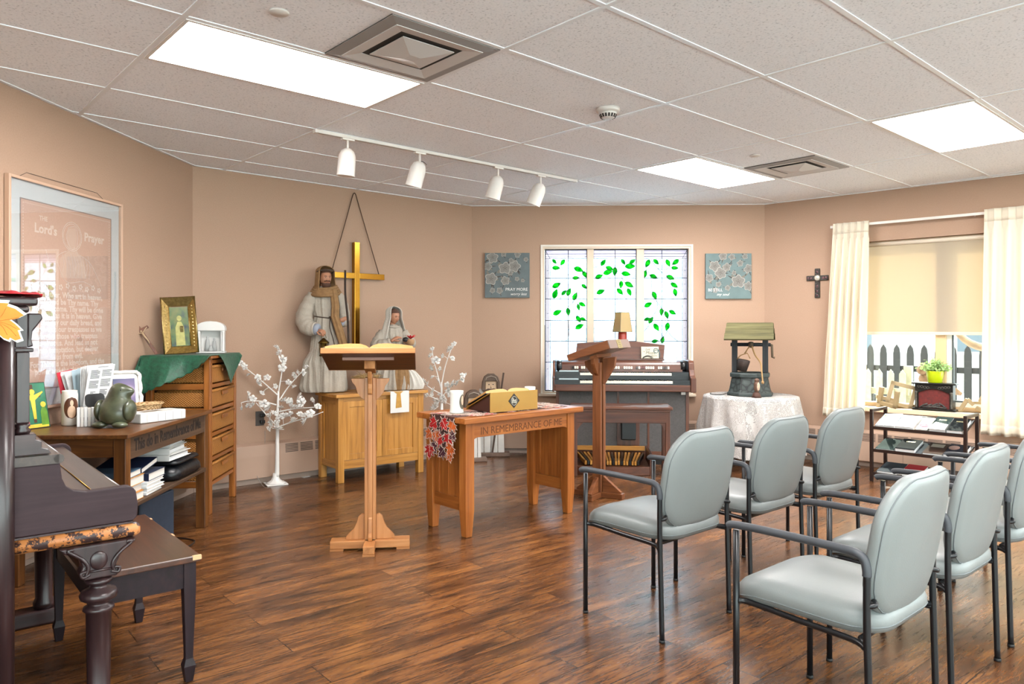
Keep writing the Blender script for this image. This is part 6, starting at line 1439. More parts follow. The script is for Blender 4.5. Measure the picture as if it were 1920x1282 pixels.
gr_ = MB(); gr_.box(-.04, CWd - .03, y0 + .01, y1 - .01, 0, .0012); gr_.add([(ex, y0 + .02, 0), (ex, y1, 0), (ex, y1 - .02, -.17), (ex, .17, -.21), (ex, y0 + .03, -.16)], [(0, 1, 2, 3, 4)]); part('ground_cloth', gr_, M_RUN, rn, solid=.001)
for k in range(3): part('appliqued_leaves', lm[k], LCOL[k], rn, ('red leaves', 'orange leaves', 'plum leaves')[k])
part('leaf_outline', om, M_CORDW, rn, 'pale stitched outlines')

CT_ = CHt + .0075
jc = thing('pillar_candle', 'thick white candle with brown holy print at the runner end of table', 'candle', TC(.085, .20, CT_), radians(20))
part('wax', MB().lathe([(0, 0), (.046, 0), (.046, .005), (.042, .03), (.042, .125), (.044, .14), (.042, .142), (.03, .136), (0, .134)], 28), plain('wax_white', '#cfcfc9', .35, spec=.5), jc)
def patch(mb, r, a0, a1, z0, z1):
    mb.grid(lambda u, v: (r * cos(a0 + (a1 - a0) * (.5 + (u - .5) * sqrt(max(0, 1 - (2*v-1)**2)))), r * sin(a0 + (a1 - a0) * (.5 + (u - .5) * sqrt(max(0, 1 - (2*v-1)**2)))), z0 + (z1 - z0) * v), 10, 14)
q = MB(); patch(q, .0427, -1.45, -.1, .02, .12); part('printed_oval', q, plain('print_grey', '#5c5648', .5, var=.4, vscale=25.), jc); q = MB(); patch(q, .0431, -1.1, -.5, .05, .11); part('printed_figure', q, M_PICL, jc)
gc_ = thing('green_candle', 'white glass candle with green robed figure print behind the gold book stand', 'candle', TC(.75, .22, CT_), radians(-20))
part('glass', MB().lathe([(0, 0), (.036, 0), (.038, .006), (.038, .13), (.036, .132), (.030, .126), (0, .124)], 28), M_JAR, gc_); q = MB(); patch(q, .0386, -2.1, -.9, .006, .085); patch(q, .0386, -1.75, -1.3, .08, .115); part('printed_figure', q, plain('print_green', '#6fae3f', .5, var=.2, vscale=30.), gc_, 'green printed figure')
# gold book stand with emblem
M_GBOX = plain('gold_lacquer', '#a37d3e', .36, .55, var=.05); M_DKI = plain('stand_inside', '#3b1e16', .5)
bs = thing('gold_book_stand', 'gold sloped book stand with black diamond emblem on the carved oak table', 'book stand', TC(.235, .045, CT_), RC + radians(-3)); BWs, BHs, BDs = .40, .128, .26
part('back_plate', MB().box(0, BWs, 0, .006, 0, BHs), M_GBOX, bs, bevel=.001); part('sloped_plate', MB().beam((BWs/2, .006, BHs - .003), (BWs/2, BDs, .012), BWs, .006), M_GBOX, bs); part('front_lip', MB().box(0, BWs, BDs - .004, BDs + .002, 0, .03), M_GBOX, bs)
for x in (.012, BWs - .016): part('side_wall', MB().prism([(.0065, .001), (BDs - .005, .001), (BDs - .005, .006), (.0065, BHs - .01)], x, x + .003, 'yz'), M_DKI, bs, 'dark side')
dm = MB(); dm.prism([(BWs/2 - .005, .018), (BWs/2 + .042, .066), (BWs/2 - .005, .114), (BWs/2 - .052, .066)], -.0022, -.0001, 'xz'); part('emblem', dm, plain('emblem_black', '#1b1715', .4), bs, 'black diamond emblem')
M_SILV = plain('emblem_silver', '#c9c4b8', .35, .6)
dg = MB(); dg.tube([(BWs/2 - .005 + .024 * cos(a), -.0028, .066 + .029 * sin(a)) for a in (2*pi*j/28 for j in range(28))], .0012, 5, closed=True); part('emblem_ring', dg, M_SILV, bs)
text('ihs', .048, M_SILV, bs, TM((BWs/2 - .005, -.0026, .0515), FRONT), name='emblem_lettering', extrude=.0005, bold=.0006, align='CENTER', width=.034)
sl = atan2(BHs - .015, BDs); Mb = MC @ Matrix.Translation((.235, .045, CT_)) @ Matrix.Rotation(radians(-3), 4, 'Z') @ Matrix.Translation((BWs/2 - .02, .14, .0755)) @ Matrix.Rotation(-sl, 4, 'X')
open_book('open_missal', 'open book with golden page edges lying on gold book stand', Mb, .36, .21, .028, M_GILT)

# loose papers under the heater
M_PAPERW = plain('paper_floor', '#c9cbcc', .7)
for px, py, rz, lab in ((458, 903, .4, 'white paper lying on the floor beside the wicker tower under the heater'), (570, 893, .9, 'scrap of white paper on the floor between blossom tree and oak cabinet')):
    q = at(px, py, FPX * CH / (py - 618)); w_ = .10 if px < 500 else .035
    tag(part('paper_sheet', MB().box(-w_, w_, -.05, .05, .0005, .0015), M_PAPERW, loc=(q.x, q.y, 0), rot=(0, 0, rz)), lab, 'paper')
# ================================================================== electric organ under the stained glass
WX, WY, WZ = oak('walnut', ('#391d12', '#522d1d', '#663d29'), rough=.35, scale=1.0, coat=.3)
M_GRILLE = weave('grille_cloth', '#2c2a2a', '#6b6867', 700, 900, .9, .3); M_BLK = plain('console_black', '#16181a', .3, spec=.5); M_IVK = plain('ivory_key', '#d8d2c2', .3); M_EBK = plain('ebony_key', '#121212', .35); M_TABW = plain('tab_ivory', '#d0c8b4', .35); M_TABR = plain('tab_maroon', '#4a1518', .35)
OL = Vector((.393, 6.98)); OR_ = Vector((1.70, 6.86)); od = (OR_ - OL).normalized(); RO = atan2(od.y, od.x); OW = (OR_ - OL).length
og = thing('electric_organ', 'walnut two manual organ with stop tabs standing below the stained glass window', 'organ', (OL.x, OL.y, 0), RO)
part('lower_cabinet', MB().box(.02, OW - .045, .10, .56, .06, .698), WZ, og)
part('grille_cloth', MB().box(.05, OW - .07, .094, .0995, .13, .69), M_GRILLE, og, 'speckled grey speaker cloth')
for x in (.02, OW - .07): part('front_stile', MB().box(x, x + .028, .086, .0995, .06, .698), WZ, og)
part('plinth', MB().box(.05, OW - .07, .088, .0995, .06, .13), WX, og)
for x in (.60, .885): part('divider_strip', MB().box(x, x + .018, .088, .0935, .13, .69), WZ, og)
part('base_block', MB().box(.03, OW - .055, .12, .55, .0005, .0595), M_BLK, og)
ex_ = part('expression_pedal', MB().box(.635, .775, .03, .085, .24, .45), M_BLK, og, 'black expression shoe', bevel=.01)
part('pedal_recess', MB().box(.60, .81, .0865, .0935, .16, .5), WZ, og)
part('key_slip', MB().box(.01, OW - .04, -.005, .02, .70, .762), WX, og, bevel=.006); part('key_bed', MB().box(.01, OW - .04, .021, .56, .70, .715), WX, og)
for x0, x1 in ((-.012, .0095), (OW - .0395, OW + .012)):
    part('end_block', MB().prism([(-.012, .695), (.57, .695), (.57, .985), (.16, .985), (.13, .965), (.11, .90), (.06, .85), (-.012, .83)], x0, x1, 'yz'), WZ, og, bevel=.006)
def manual(y, z, keys, x0, x1):
    part('manual_bed', MB().box(.012, OW - .042, y - .006, y + .14, z - .06, z - .0225), M_BLK, og, 'black key frame')
    part('end_cheek', MB().box(.012, x0 - .002, y - .004, y + .13, z - .0222, z + .01), M_BLK, og, 'black control panel'); part('end_cheek', MB().box(x1 + .002, OW - .042, y - .004, y + .13, z - .0222, z + .01), M_BLK, og)
    w = MB(); b = MB(); n = keys; kw = (x1 - x0) / n
    for k in range(n):
        w.box(x0 + k*kw + .0006, x0 + (k+1)*kw - .0006, y, y + .12, z - .022, z)
        if k % 7 not in (2, 6): b.box(x0 + (k+1)*kw - .0055, x0 + (k+1)*kw + .0055, y + .042, y + .12, z - .002, z + .0105)
    part('white_keys', w, M_IVK, og, 'ivory keys'); part('black_keys', b, M_EBK, og, 'black sharps')
manual(.02, .797, 44, .25, OW - .20); manual(.10, .868, 44, .25, OW - .20)
tb2 = MB(); tb2.box(.05, .235, .03, .09, .808, .818); tb2.box(.05, .235, .11, .165, .879, .889); part('switch_row', tb2, plain('switch_silver', '#a9b4b8', .3, .5), og, 'silver switch rows')
hood = [(.20, .885), (.185, .93), (.205, .965), (.25, .982), (.555, .982), (.555, .72), (.545, .72), (.545, .885)]
part('console_hood', MB().prism(hood, .02, OW - .05, 'yz'), WX, og, bevel=.004)
part('stop_panel', MB().prism([(.172, .875), (.184, .875), (.196, .945), (.184, .945)], .06, OW - .09, 'yz'), WX, og)
part('roll_end', MB().cyl((.022, .215, .93), (.075, .215, .93), .05, n=24), M_BLK, og, 'dark rolled corner'); part('roll_end', MB().cyl((OW - .105, .215, .93), (OW - .052, .215, .93), .05, n=24), M_BLK, og, 'dark rolled corner')
def tabs(px0, px1, n, odd):
    a = MB(); b = MB(); r_ = MB()
    for k in range(n):
        u = (px0 + (px1 - px0) * (k + .5) / n - 1038) / 267 * OW; (r_ if k in odd.get('r', ()) else b if k in odd.get('b', ()) else a).prism([(.158, .905), (.172, .903), (.178, .925), (.168, .929)], u - .0085, u + .0085, 'yz')
    for mb_, m_, lb in ((a, M_TABW, 'ivory stop tabs'), (b, M_EBK, 'black stop tabs'), (r_, M_TABR, 'maroon stop tabs')):
        if mb_.v: part('stop_tabs', mb_, m_, og, lb, bevel=.001)
tabs(1073, 1099, 6, {'b': (0,), 'r': (3,)}); tabs(1104, 1119, 3, {'r': (0,)}); tabs(1139, 1166, 6, {}); tabs(1173, 1191, 4, {}); tabs(1197, 1233, 8, {'b': (0,), 'r': (2, 3)}); tabs(1239, 1262, 5, {'b': (2, 3)})
rk = [(.20, .982), (OW - .25, .982), (OW - .235, 1.135), (.80, 1.168), (.55, 1.172), (.22, 1.15)]
MRk = Matrix.Translation((0, .33, 0)) @ Matrix.Translation((0, 0, .982)) @ Matrix.Rotation(radians(-10), 4, 'X') @ Matrix.Translation((0, 0, -.982))
part('music_rack', MB().prism(rk, 0, .022, 'xz', M=MRk), WX, og, bevel=.003); rg_ = MB(); frame_of(rg_, .36, OW - .33, 1.03, 1.11, -.0015, -.0002, .0025); rg_.v = [tuple(MRk @ Vector(p)) for p in rg_.v]; part('inlay_line', rg_, plain('inlay_dark', '#26140c', .5), og)
part('rack_ledge', MB().box(.20, OW - .25, .27, .335, .9825, .996), WX, og, bevel=.003)
part('outlet_box', MB().box(OW - .12, OW - .08, .04, .085, .672, .698), plain('box_pale', '#c9c7c2', .4), og, 'small pale jack box')

pdl = thing('pedalboard', 'organ pedalboard with fan of wooden foot pedals under the organ bench', 'pedalboard', (OL.x, OL.y, 0), RO)
part('front_frame', MB().prism([(.2, .0)] + [(.2 + .66 * k / 12, -.42 - .05 * sin(pi * k / 12)) for k in range(13)] + [(.86, .0)], .0005, .075, 'xy'), WX, pdl, bevel=.004)
part('toe_rail', MB().box(.205, .855, .012, .05, .145, .185), OX, pdl, 'light wood rail', bevel=.003)
for k in range(20):
    a_ = Vector((.225 + .61 * k / 19, -.03, .12)); c_ = Vector((.30 + .46 * k / 19 + .0, -.40, .10)); w_ = k % 3 != 1
    part('pedal', MB().beam(a_, c_,     .018, .035), OY if w_ else M_EBK, pdl, None if w_ else 'black sharp pedal', bevel=.002)
part('side_board', MB().box(.18, .199, -.42, .06, .0005, .19), WY, pdl); part('side_board', MB().box(.861, .88, -.42, .06, .0005, .19), WY, pdl)

ob_ = thing('organ_bench', 'brown wooden organ bench straddling the pedals in front of the organ', 'bench', (.53, 6.44, 0), RO + radians(1)); bw = .84
part('seat', MB().box(-.02, bw + .02, -.02, .30, .585, .612), WX, ob_, bevel=.006); part('seat_edge', MB().box(0, bw, -.012, .29, .57, .5845), WX, ob_)
part('front_rail', MB().box(.03, bw - .03, .0, .025, .47, .5695), WX, ob_, bevel=.003); part('back_rail', MB().box(.03, bw - .03, .255, .28, .47, .5695), WX, ob_)
for x in (.0, bw - .04):
    for y in (.0, .24): part('leg', MB().box(x, x + .04, y, y + .04, .0005, .5695), WZ, ob_, bevel=.004)
    part('leg_stretcher', MB().box(x + .008, x + .032, .0405, .2395, .03, .08), WY, ob_)
    s = 1 if x < .1 else -1; bx0 = x + (.0405 if s > 0 else -.0005)
    part('corner_bracket', MB().prism([(bx0, .4695), (bx0 + s * .05, .4695), (bx0 + s*.03, .45), (bx0, .41)], .004, .02, 'xz'), WZ, ob_)

# lamp and plaque
M_SHAD = translucent('lamp_shade_cloth', '#c8b78f', '#e2c990', .55)
MO = Matrix.Translation((OL.x, OL.y, 0)) @ Matrix.Rotation(RO, 4, 'Z')
pl_ = MO @ Vector(((1163.5 - 1038) / 267 * OW + .055, .47, .983))
tl_ = thing('table_lamp', 'small table lamp with square tapered shade and red base on the organ', 'lamp', pl_, radians(24))
part('lamp_base', MB().lathe([(0, 0), (.055, 0), (.055, .012), (.03, .03), (.035, .10), (.046, .17), (.046, .25), (.04, .275), (0, .275)], 24), plain('red_ceramic', '#8e2d1f', .3, spec=.5), tl_, 'red ceramic base')
part('stem', MB().cyl((0, 0, .25), (0, 0, .44), .006), M_BRASS, tl_)
h0, h1 = .276, .470; q = MB()
for k in range(4): q.add([(-.070, -.070, h0), (.070, -.070, h0), (.049, -.049, h1), (-.049, -.049, h1)], [(0, 1, 2, 3)], M=Matrix.Rotation(k*pi/2, 4, 'Z'))
part('lamp_shade', q, M_SHAD, tl_, 'cream tapered shade', solid=.002)
q = MB()
for k in range(4):
    R_ = Matrix.Rotation(k*pi/2, 4, 'Z'); q.beam((-.0705, -.0705, h0), (.0705, -.0705, h0), .004, .004, M=R_); q.beam((-.0495, -.0495, h1), (.0495, -.0495, h1), .004, .004, M=R_); q.beam((-.0705, -.0705, h0), (-.0495, -.0495, h1), .003, .003, M=R_)
part('shade_trim', q, plain('shade_trim', '#6a5f4c', .6), tl_)
pq = MO @ Vector(((1227 - 1038) / 267 * OW, .300, .9965))
pz = thing('word_plaque', 'small pale plaque with dark script and bird motif leaning on organ music rack', 'plaque', pq, RO); Mp = Matrix.Rotation(radians(-10), 4, 'X')
part('board', MB().box(-.085, .085, 0, .010, 0.004, .12, M=Mp), plain('plaque_cream', '#b9b39f', .6), pz, bevel=.002)
M_SCR = plain('script_black', '#2a2a2c', .6)
text('Let', .034, M_SCR, pz, Mp @ TM((-.045, -.0008, .083), FRONT), shear=.3); text('the', .018, M_SCR, pz, Mp @ TM((-.07, -.0008, .066), FRONT), shear=.3); text('Music', .042, M_SCR, pz, Mp @ TM((-.045, -.0008, .046), FRONT), shear=.35); text('Work', .024, M_SCR, pz, Mp @ TM((.005, -.0008, .024), FRONT), shear=.3)
q = MB(); q.tube([Mp @ Vector((-.07 + .10 * k / 12, -.002, .012 + .02 * sin(pi * k / 12))) for k in range(13)], .003, 6); q.tube([Mp @ Vector((-.07 + .09 * k / 12, -.002, .004 + .02 * sin(pi * k / 12))) for k in range(13)], .003, 6); part('scroll_motif', q, M_SCR, pz)
q = MB(); q.tube([Mp @ Vector((.058 + .022 * cos(a), -.002, .08 + .024 * sin(a))) for a in (2*pi*j/14 for j in range(14))], .003, 6, closed=True); q.tube([Mp @ Vector(p) for p in ((.04, -.002, .075), (.06, -.002, .09), (.08, -.002, .072), (.07, -.002, .06))], .003, 6); q.tube([Mp @ Vector(p) for p in ((.085, -.002, .09), (.094, .0, .05), (.090, .0, .012))], .004, 6); part('bird_motif', q, plain('motif_teal', '#3e5f66', .6), pz, 'teal bird motif')

# ================================================================== second lectern
EX, EY, EZ = oak('reddish_oak', ('#55301a', '#754527', '#8c5734'), rough=.4, scale=1.2)
l2 = thing('pulpit_stand', 'reddish wooden lectern seen from its side, in front of the organ', 'lectern', (.67, 5.68, 0), radians(60))
part('base_foot', MB().box(-.20, .20, -.03, .03, .0005, .04), EX, l2, bevel=.003); part('base_foot', MB().box(-.03, .03, -.20, .20, .0005, .04), EY, l2, bevel=.003)
for s in (-1, 1):
    part('base_brace', MB().prism([(s * .048, .0405), (s * .18, .0405), (s * .185, .05), (s * .06, .155), (s * .048, .155)], -.016, .016, 'xz'), EX, l2, bevel=.002)
    part('base_brace', MB().prism([(s * .036, .0405), (s * .18, .0405), (s * .185, .05), (s * .05, .155), (s * .036, .155)], -.016, .016, 'yz'), EY, l2, bevel=.002)
for x in (-.036, 0, .036): part('post_board', MB().box(x - .0115, x + .0115, -.035 if x else -.042, .035 if x else .042, .041, 1.03), EZ, l2, bevel=.003)
sl2 = radians(-19.5); Mq = TM((0, 0, 1.112)) @ Matrix.Rotation(sl2, 4, 'X')
part('desk', MB().prism([(-.175, -.03), (.175, -.012), (.175, .036), (-.175, .036)], -.21, .21, 'yz', M=Mq), EY, l2, bevel=.003)
part('desk_front', MB().box(-.209, .209, -.179, -.1752, -.03, .036, M=Mq), plain('desk_front_grey', '#77655e', .55), l2, 'grey brown front board'); part('ribbon_marker', MB().box(-.05, .035, -.1815, -.1792, -.032, .0365, M=Mq), plain('ribbon_olive', '#8c7d55', .6), l2, 'olive ribbon with marks')
q = MB()
for k in range(4): q.box(-.03, .018, -.1822, -.1816, -.02 + .014*k, -.016 + .014*k, M=Mq)
part('ribbon_marks', q, plain('ribbon_dark', '#4d4630', .6), l2)
part('desk_bracket', MB().prism([(-.036, .86), (-.05, .87), (-.13, 1.0), (-.14, 1.075), (-.036, 1.06)], -.016, .016, 'yz'), EZ, l2, bevel=.002); part('desk_bracket', MB().prism([(.036, .93), (.06, .94), (.11, 1.0), (.115, 1.035), (.036, 1.06)], -.016, .016, 'yz'), EZ, l2, bevel=.002)
for s in (-1, 1): part('desk_bracket', MB().prism([(s*.048, .93), (s*.075, .95), (s*.12, 1.02), (s*.13, 1.065), (s*.048, 1.065)], -.016, .016, 'xz'), EZ, l2, bevel=.002)
part('desk_batten', MB().box(-.14, .14, -.03, .03, -.052, -.027, M=Mq), EX, l2)

# ================================================================== board figures in the corner
M_SLAT = plain('slat_white', '#cfccc6', .7, var=.06, vscale=14.); M_HOOD = plain('hood_brown', '#57463a', .7, var=.15, vscale=14.); M_FACE = plain('face_tan', '#bda184', .7); M_BEARD = plain('beard_brown', '#4a3a30', .8); M_RBASE = plain('rough_board', '#6f5c50', .8, var=.2, vscale=20.)
def wood_figure(loc, rz, h, label, staff, w=.28):
    f = thing('wooden_figure', label, 'figure', loc, rz, 'board figures in the corner')
    part('base_board', MB().box(-w/2 - .05, w/2 + .05, -.06, .06, .0005, .035), M_RBASE, f, bevel=.004)
    q = MB(); n = 4
    for k in range(n): x = -w/2 + k * w/n; q.prism([(x + .003, .0355), (x + w/n - .003, .0355), (x + w/n - .003 - .02 * (1 if k == n-1 else 0), h - .16), (x + .003 + .02 * (k == 0), h - .16)], -.012, .012, 'xz')
    part('slat_body', q, M_SLAT, f, 'white slat body')
    hx = 0; hz = h - .10
    part('head_block', MB().prism([(-.058, hz - .075), (.058, hz - .075), (.055, hz + .05), (-.055, hz + .05)], -.055, -.013, 'xz'), M_FACE, f, 'tan face block', bevel=.006)
    hd_ = [(-.095, hz - .07), (-.09, hz + .01), (-.07, hz + .065), (-.03, hz + .095), (.03, hz + .095), (.07, hz + .065), (.09, hz + .01), (.095, hz - .07), (.062, hz - .08), (.06, hz + .022), (-.06, hz + .022), (-.062, hz - .08)]
    part('hood', MB().prism(hd_, -.075, .02, 'xz'), M_HOOD, f, 'brown hood', bevel=.006)
    q = MB()
    for s in (-1, 1): q.ball((s * .021, -.0555, hz - .012), .006, 10, 6)
    part('eyes', q, M_BLKP, f); part('nose', MB().add([(-.008, -.0555, hz - .05), (.01, -.0555, hz - .05), (.0, -.0555, hz - .015), (.004, -.07, hz - .048)], [(0, 1, 3), (1, 2, 3), (2, 0, 3)]), M_FACE, f)
    part('moustache', MB().prism([(-.08, hz - .075), (-.03, hz - .052), (0, hz - .058), (.03, hz - .052), (.075, hz - .07), (.05, hz - .085), (0, hz - .075), (-.05, hz - .09)], -.064, -.0556, 'xz'), M_BEARD, f)
    part('hood_band', MB().tube([(-.062, -.078, hz + .02), (-.045, -.078, hz + .06), (0, -.078, hz + .075), (.045, -.078, hz + .06), (.062, -.078, hz + .02)], .004, 6), plain('band_pale', '#9c8f82', .7), f)
    if staff: part('staff', MB().beam((.015, -.03, .04), (.128, -.03, h + .005), .018, .012, up=(0, 1, 0)), M_BEARD, f, 'brown lath staff')
    return f
wood_figure((-.215, 7.50, 0), radians(4), .84, 'taller hooded board figure with staff and white slat body in the wall corner', True)
wood_figure((-.378, 7.20, 0), radians(8), .70, 'shorter hooded board figure peeking above the gold book stand, next to pillar candle', False, .16)

# ================================================================== two flower canvases
def canvas(px0, px1, py0, py1, label, seed, flowers, words, bgc):
    t0, t1 = t_at(px0, B, C, -.03), t_at(px1, B, C, -.03); tm_ = (t0 + t1) / 2; zt, zb = z_at(py0, tm_, B, C, -.03), z_at(py1, tm_, B, C, -.03); w = t1 - t0; h = zt - zb
    c = thing('flower_canvas', label, 'painting', MW1 @ Vector((t0, -.001, zb)), RW1)
    part('canvas', MB().box(0, w, -.03, 0, 0, h), bgc, c, bevel=.002); rnd = random.Random(seed)
    st_ = MB(); pd = MB(); pl = MB(); pw = MB(); Y = -.0304
    def blob(mb, x, z, a, l_, wd, y):
        pts = []
        for j in range(14):
            u = 2*pi*j/14; px_, pz_ = l_ * .5 * (1 + cos(u)), wd * sin(u) * (1 - .25 * cos(u)); X, Z = x + px_ * cos(a) - pz_ * sin(a), z + px_ * sin(a) + pz_ * cos(a); pts.append((min(max(X, .001), w - .001), y, min(max(Z, .001), h - .001)))
        mb.add(pts, [tuple(range(14))])
    k_ = 0
    for (fx, fz, r) in flowers:
        x, z, r = fx * w, fz * h, r * w; y = Y - .00035 * (k_ % 3); k_ += 1
        for q in range(rnd.randint(3, 5)): blob(st_, x, z, rnd.uniform(0, 2*pi), r * rnd.uniform(1.2, 2.1), r * .10, Y - .00003 * q)
        for q in range(4): blob(pd, x, z, rnd.uniform(0, 2*pi), r * rnd.uniform(.9, 1.5), r * .25, Y - .0001 - .00002 * q)
        a0 = rnd.uniform(0, 2); n = 5
        for q in range(n):
            a = a0 + 2*pi*q/n + rnd.uniform(-.2, .2); blob(pw, x + .05*r*cos(a), z + .05*r*sin(a), a, r, r * .46, y - .0003 - .00003 * q); blob(pl, x + .1*r*cos(a), z + .1*r*sin(a), a, r * .84, r * .39, y - .00045 - .00003 * q)
        for q in range(5): a = a0 + q * 1.3; blob(st_, x, z, a, r * .4, r * .03, y - .0006)
    part('painted_stems', st_, plain('paint_dark', '#3b332e', .7), c, 'dark painted stems'); part('painted_leaves', pd, plain('paint_greybrown', '#6f6a62', .7), c); part('petal_edges', pw, plain('paint_white', '#a19d96', .7), c, 'pale petal edges'); part('petals', pl, plain('paint_grey', '#787570', .7), c, 'grey painted petals')
    for s, x, z, sz, sh, al in words: text(s, sz * w, plain('paint_lettering', '#dad8d4', .6), c, TM((x * w, -.0322, z * h), FRONT), extrude=.0002, shear=sh, align=al)
RW1 = atan2((C-B).y, (C-B).x)
canvas(909, 993, 474, 558, 'grey blue flower canvas reading pray more, hung on the wall between corner and window', 3,
  [(.17,.90,.13),(.45,.66,.14),(.67,.70,.13),(.14,.42,.14),(.46,.38,.10),(.59,.83,.055),(.57,.55,.06),(.85,.38,.04),(.07,.70,.09),(.73,.96,.07),(.33,.16,.07),(.17,.16,.06),(.92,.85,.05),(.42,.97,.06),(.72,.42,.05)],
  [('PRAY MORE', .96, .155, .093, 0, 'RIGHT'), ('worry less', .93, .055, .085, .35, 'RIGHT')], plain('canvas_slate', '#596365', .7, var=.12, vscale=8.))
canvas(1323, 1409, 475, 560, 'teal grey flower canvas reading be still, hung on the wall beyond the window', 8,
  [(.20,.72,.12),(.33,.57,.13),(.46,.70,.09),(.71,.38,.15),(.93,.66,.10),(.93,.28,.10),(.38,.94,.09),(.57,.92,.07),(.86,.93,.06),(.08,.46,.09),(.48,.24,.06),(.21,.19,.06),(.75,.78,.07),(.62,.57,.05),(.28,.32,.06)],
  [('BE STILL', .05, .165, .088, 0, 'LEFT'), ('my soul', .24, .07, .085, .35, 'LEFT')], plain('canvas_teal', '#617475', .7, var=.12, vscale=8.))
# ================================================================== small cross on the right wall
tx = t_at(1532, C, D, -.02); zc_ = z_at(521, tx, C, D, -.02)
wc = thing('wall_cross', 'small dark mosaic cross with round pearl centre next to the curtain', 'cross', MW2 @ Vector((tx, -.001, zc_)), RZ2)
M_MOS = plain('mosaic_dark', '#2b2622', .3, .3, var=.6, vscale=60., bump=.6, bscale=90.)
q = MB(); q.box(-.024, .024, -.018, 0, -.195, .093); q.box(-.105, -.0242, -.018, 0, -.024, .024); q.box(.0242, .105, -.018, 0, -.024, .024); part('cross_body', q, M_MOS, wc, bevel=.004)
part('pearl_disc', MB().lathe([(0, .008), (.02, .006), (.031, 0), (0, 0)], 24, M=TM((0, -.0182, 0), (pi/2, 0, 0))), plain('pearl', '#b9b4a8', .25, .2), wc, 'round pearl disc')
q = MB()
for (x, z) in ((.06, 0), (-.06, 0), (0, .06), (0, -.08), (0, -.13), (.085, 0), (-.085, 0), (0, -.17)): q.ball((x, -.0185, z), (.012, .004, .012), 8, 6)
part('inlay_stones', q, plain('inlay_plum', '#5c3b40', .3, var=.5, vscale=80.), wc)

# ================================================================== lace table with wishing well
RTX, RTY, RTR, RTZ = 2.255, 6.98, .425, .662
rt_ = thing('round_table', 'dark pedestal table hidden under the white lace cloth', 'table', (RTX, RTY, 0))
M_DKT = wood('dark_table', '#1d100b', '#2e1a11', '#3d2418', axis='z')
part('tabletop', MB().lathe([(0, .63), (RTR - .02, .63), (RTR - .005, .645), (RTR - .01, RTZ), (0, RTZ)], 48), M_DKT, rt_); part('pedestal', MB().lathe([(0, .1), (.05, .1), (.06, .16), (.035, .22), (.045, .4), (.06, .5), (.04, .58), (.12, .629), (0, .629)], 24), M_DKT, rt_)
for k in range(4): part('foot', MB().tube(bez([(0, 0, .14), (.12, 0, .13), (.24, 0, .06), (.31, 0, .022)], 5), [.035] * 8 + [.024] * 8, 10, M=Matrix.Rotation(k*pi/2 + .5, 4, 'Z')), M_DKT, rt_)
m, nt, out = new_mat('lace'); v = coords(nt)
d = N(nt, 'BsdfDiffuse'); d.inputs[0].default_value = lin('#e2dedb'); tr = N(nt, 'BsdfTransparent'); tl = N(nt, 'BsdfTranslucent'); tl.inputs[0].default_value = lin('#e2dedb')
tc = N(nt, 'TexCoord'); mp = N(nt, 'Mapping'); mp.inputs['Scale'].default_value = (1, 1, 1); L(nt, tc.outputs['UV'], mp.inputs[0])
vo = N(nt, 'TexVoronoi', feature='DISTANCE_TO_EDGE'); vo.inputs['Scale'].default_value = 26; no = N(nt, 'TexNoise'); no.inputs['Scale'].default_value = 9; L(nt, mp.outputs[0], no.inputs['Vector'])
mxv = N(nt, 'MixRGB'); mxv.inputs[0].default_value = .12; L(nt, mp.outputs[0], mxv.inputs[1]); L(nt, no.outputs['Color'], mxv.inputs[2]); L(nt, mxv.outputs[0], vo.inputs['Vector'])
r1 = ramp(nt, [(.03, (1, 1, 1, 1)), (.06, (0, 0, 0, 1))]); L(nt, vo.outputs[0], r1.inputs[0])
v2 = N(nt, 'TexVoronoi'); v2.inputs['Scale'].default_value = 8; L(nt, mxv.outputs[0], v2.inputs['Vector']); r2 = ramp(nt, [(.30, (1, 1, 1, 1)), (.36, (0, 0, 0, 1))]); L(nt, v2.outputs[0], r2.inputs[0])
ck = N(nt, 'TexBrick'); ck.offset = 0; ck.inputs['Scale'].default_value = 1; ck.inputs['Brick Width'].default_value = .011; ck.inputs['Row Height'].default_value = .011; ck.inputs['Mortar Size'].default_value = .0022; L(nt, mp.outputs[0], ck.inputs['Vector'])
mxa = N(nt, 'Math', operation='MAXIMUM'); L(nt, r1.outputs[0], mxa.inputs[0]); L(nt, ck.outputs['Fac'], mxa.inputs[1]); 
mul_ = N(nt, 'Math', operation='MULTIPLY'); L(nt, r2.outputs[0], mul_.inputs[0]); mul_.inputs[1].default_value = .8; mxb = N(nt, 'Math', operation='MAXIMUM'); L(nt, mxa.outputs[0], mxb.inputs[0]); L(nt, mul_.outputs[0], mxb.inputs[1])
ma = N(nt, 'Math', operation='MAXIMUM'); ma.inputs[1].default_value = .14; L(nt, mxb.outputs[0], ma.inputs[0])
mx = N(nt, 'MixShader'); mx.inputs[0].default_value = .35; L(nt, d.outputs[0], mx.inputs[1]); L(nt, tl.outputs[0], mx.inputs[2]); m2 = N(nt, 'MixShader'); L(nt, ma.outputs[0], m2.inputs[0]); L(nt, tr.outputs[0], m2.inputs[1]); L(nt, mx.outputs[0], m2.inputs[2]); L(nt, m2.outputs[0], out.inputs[0]); M_LACEC = m
lcl = MB(); NA, NR = 160, 40; Rr = RTR + .006; uvs = []; vv = []
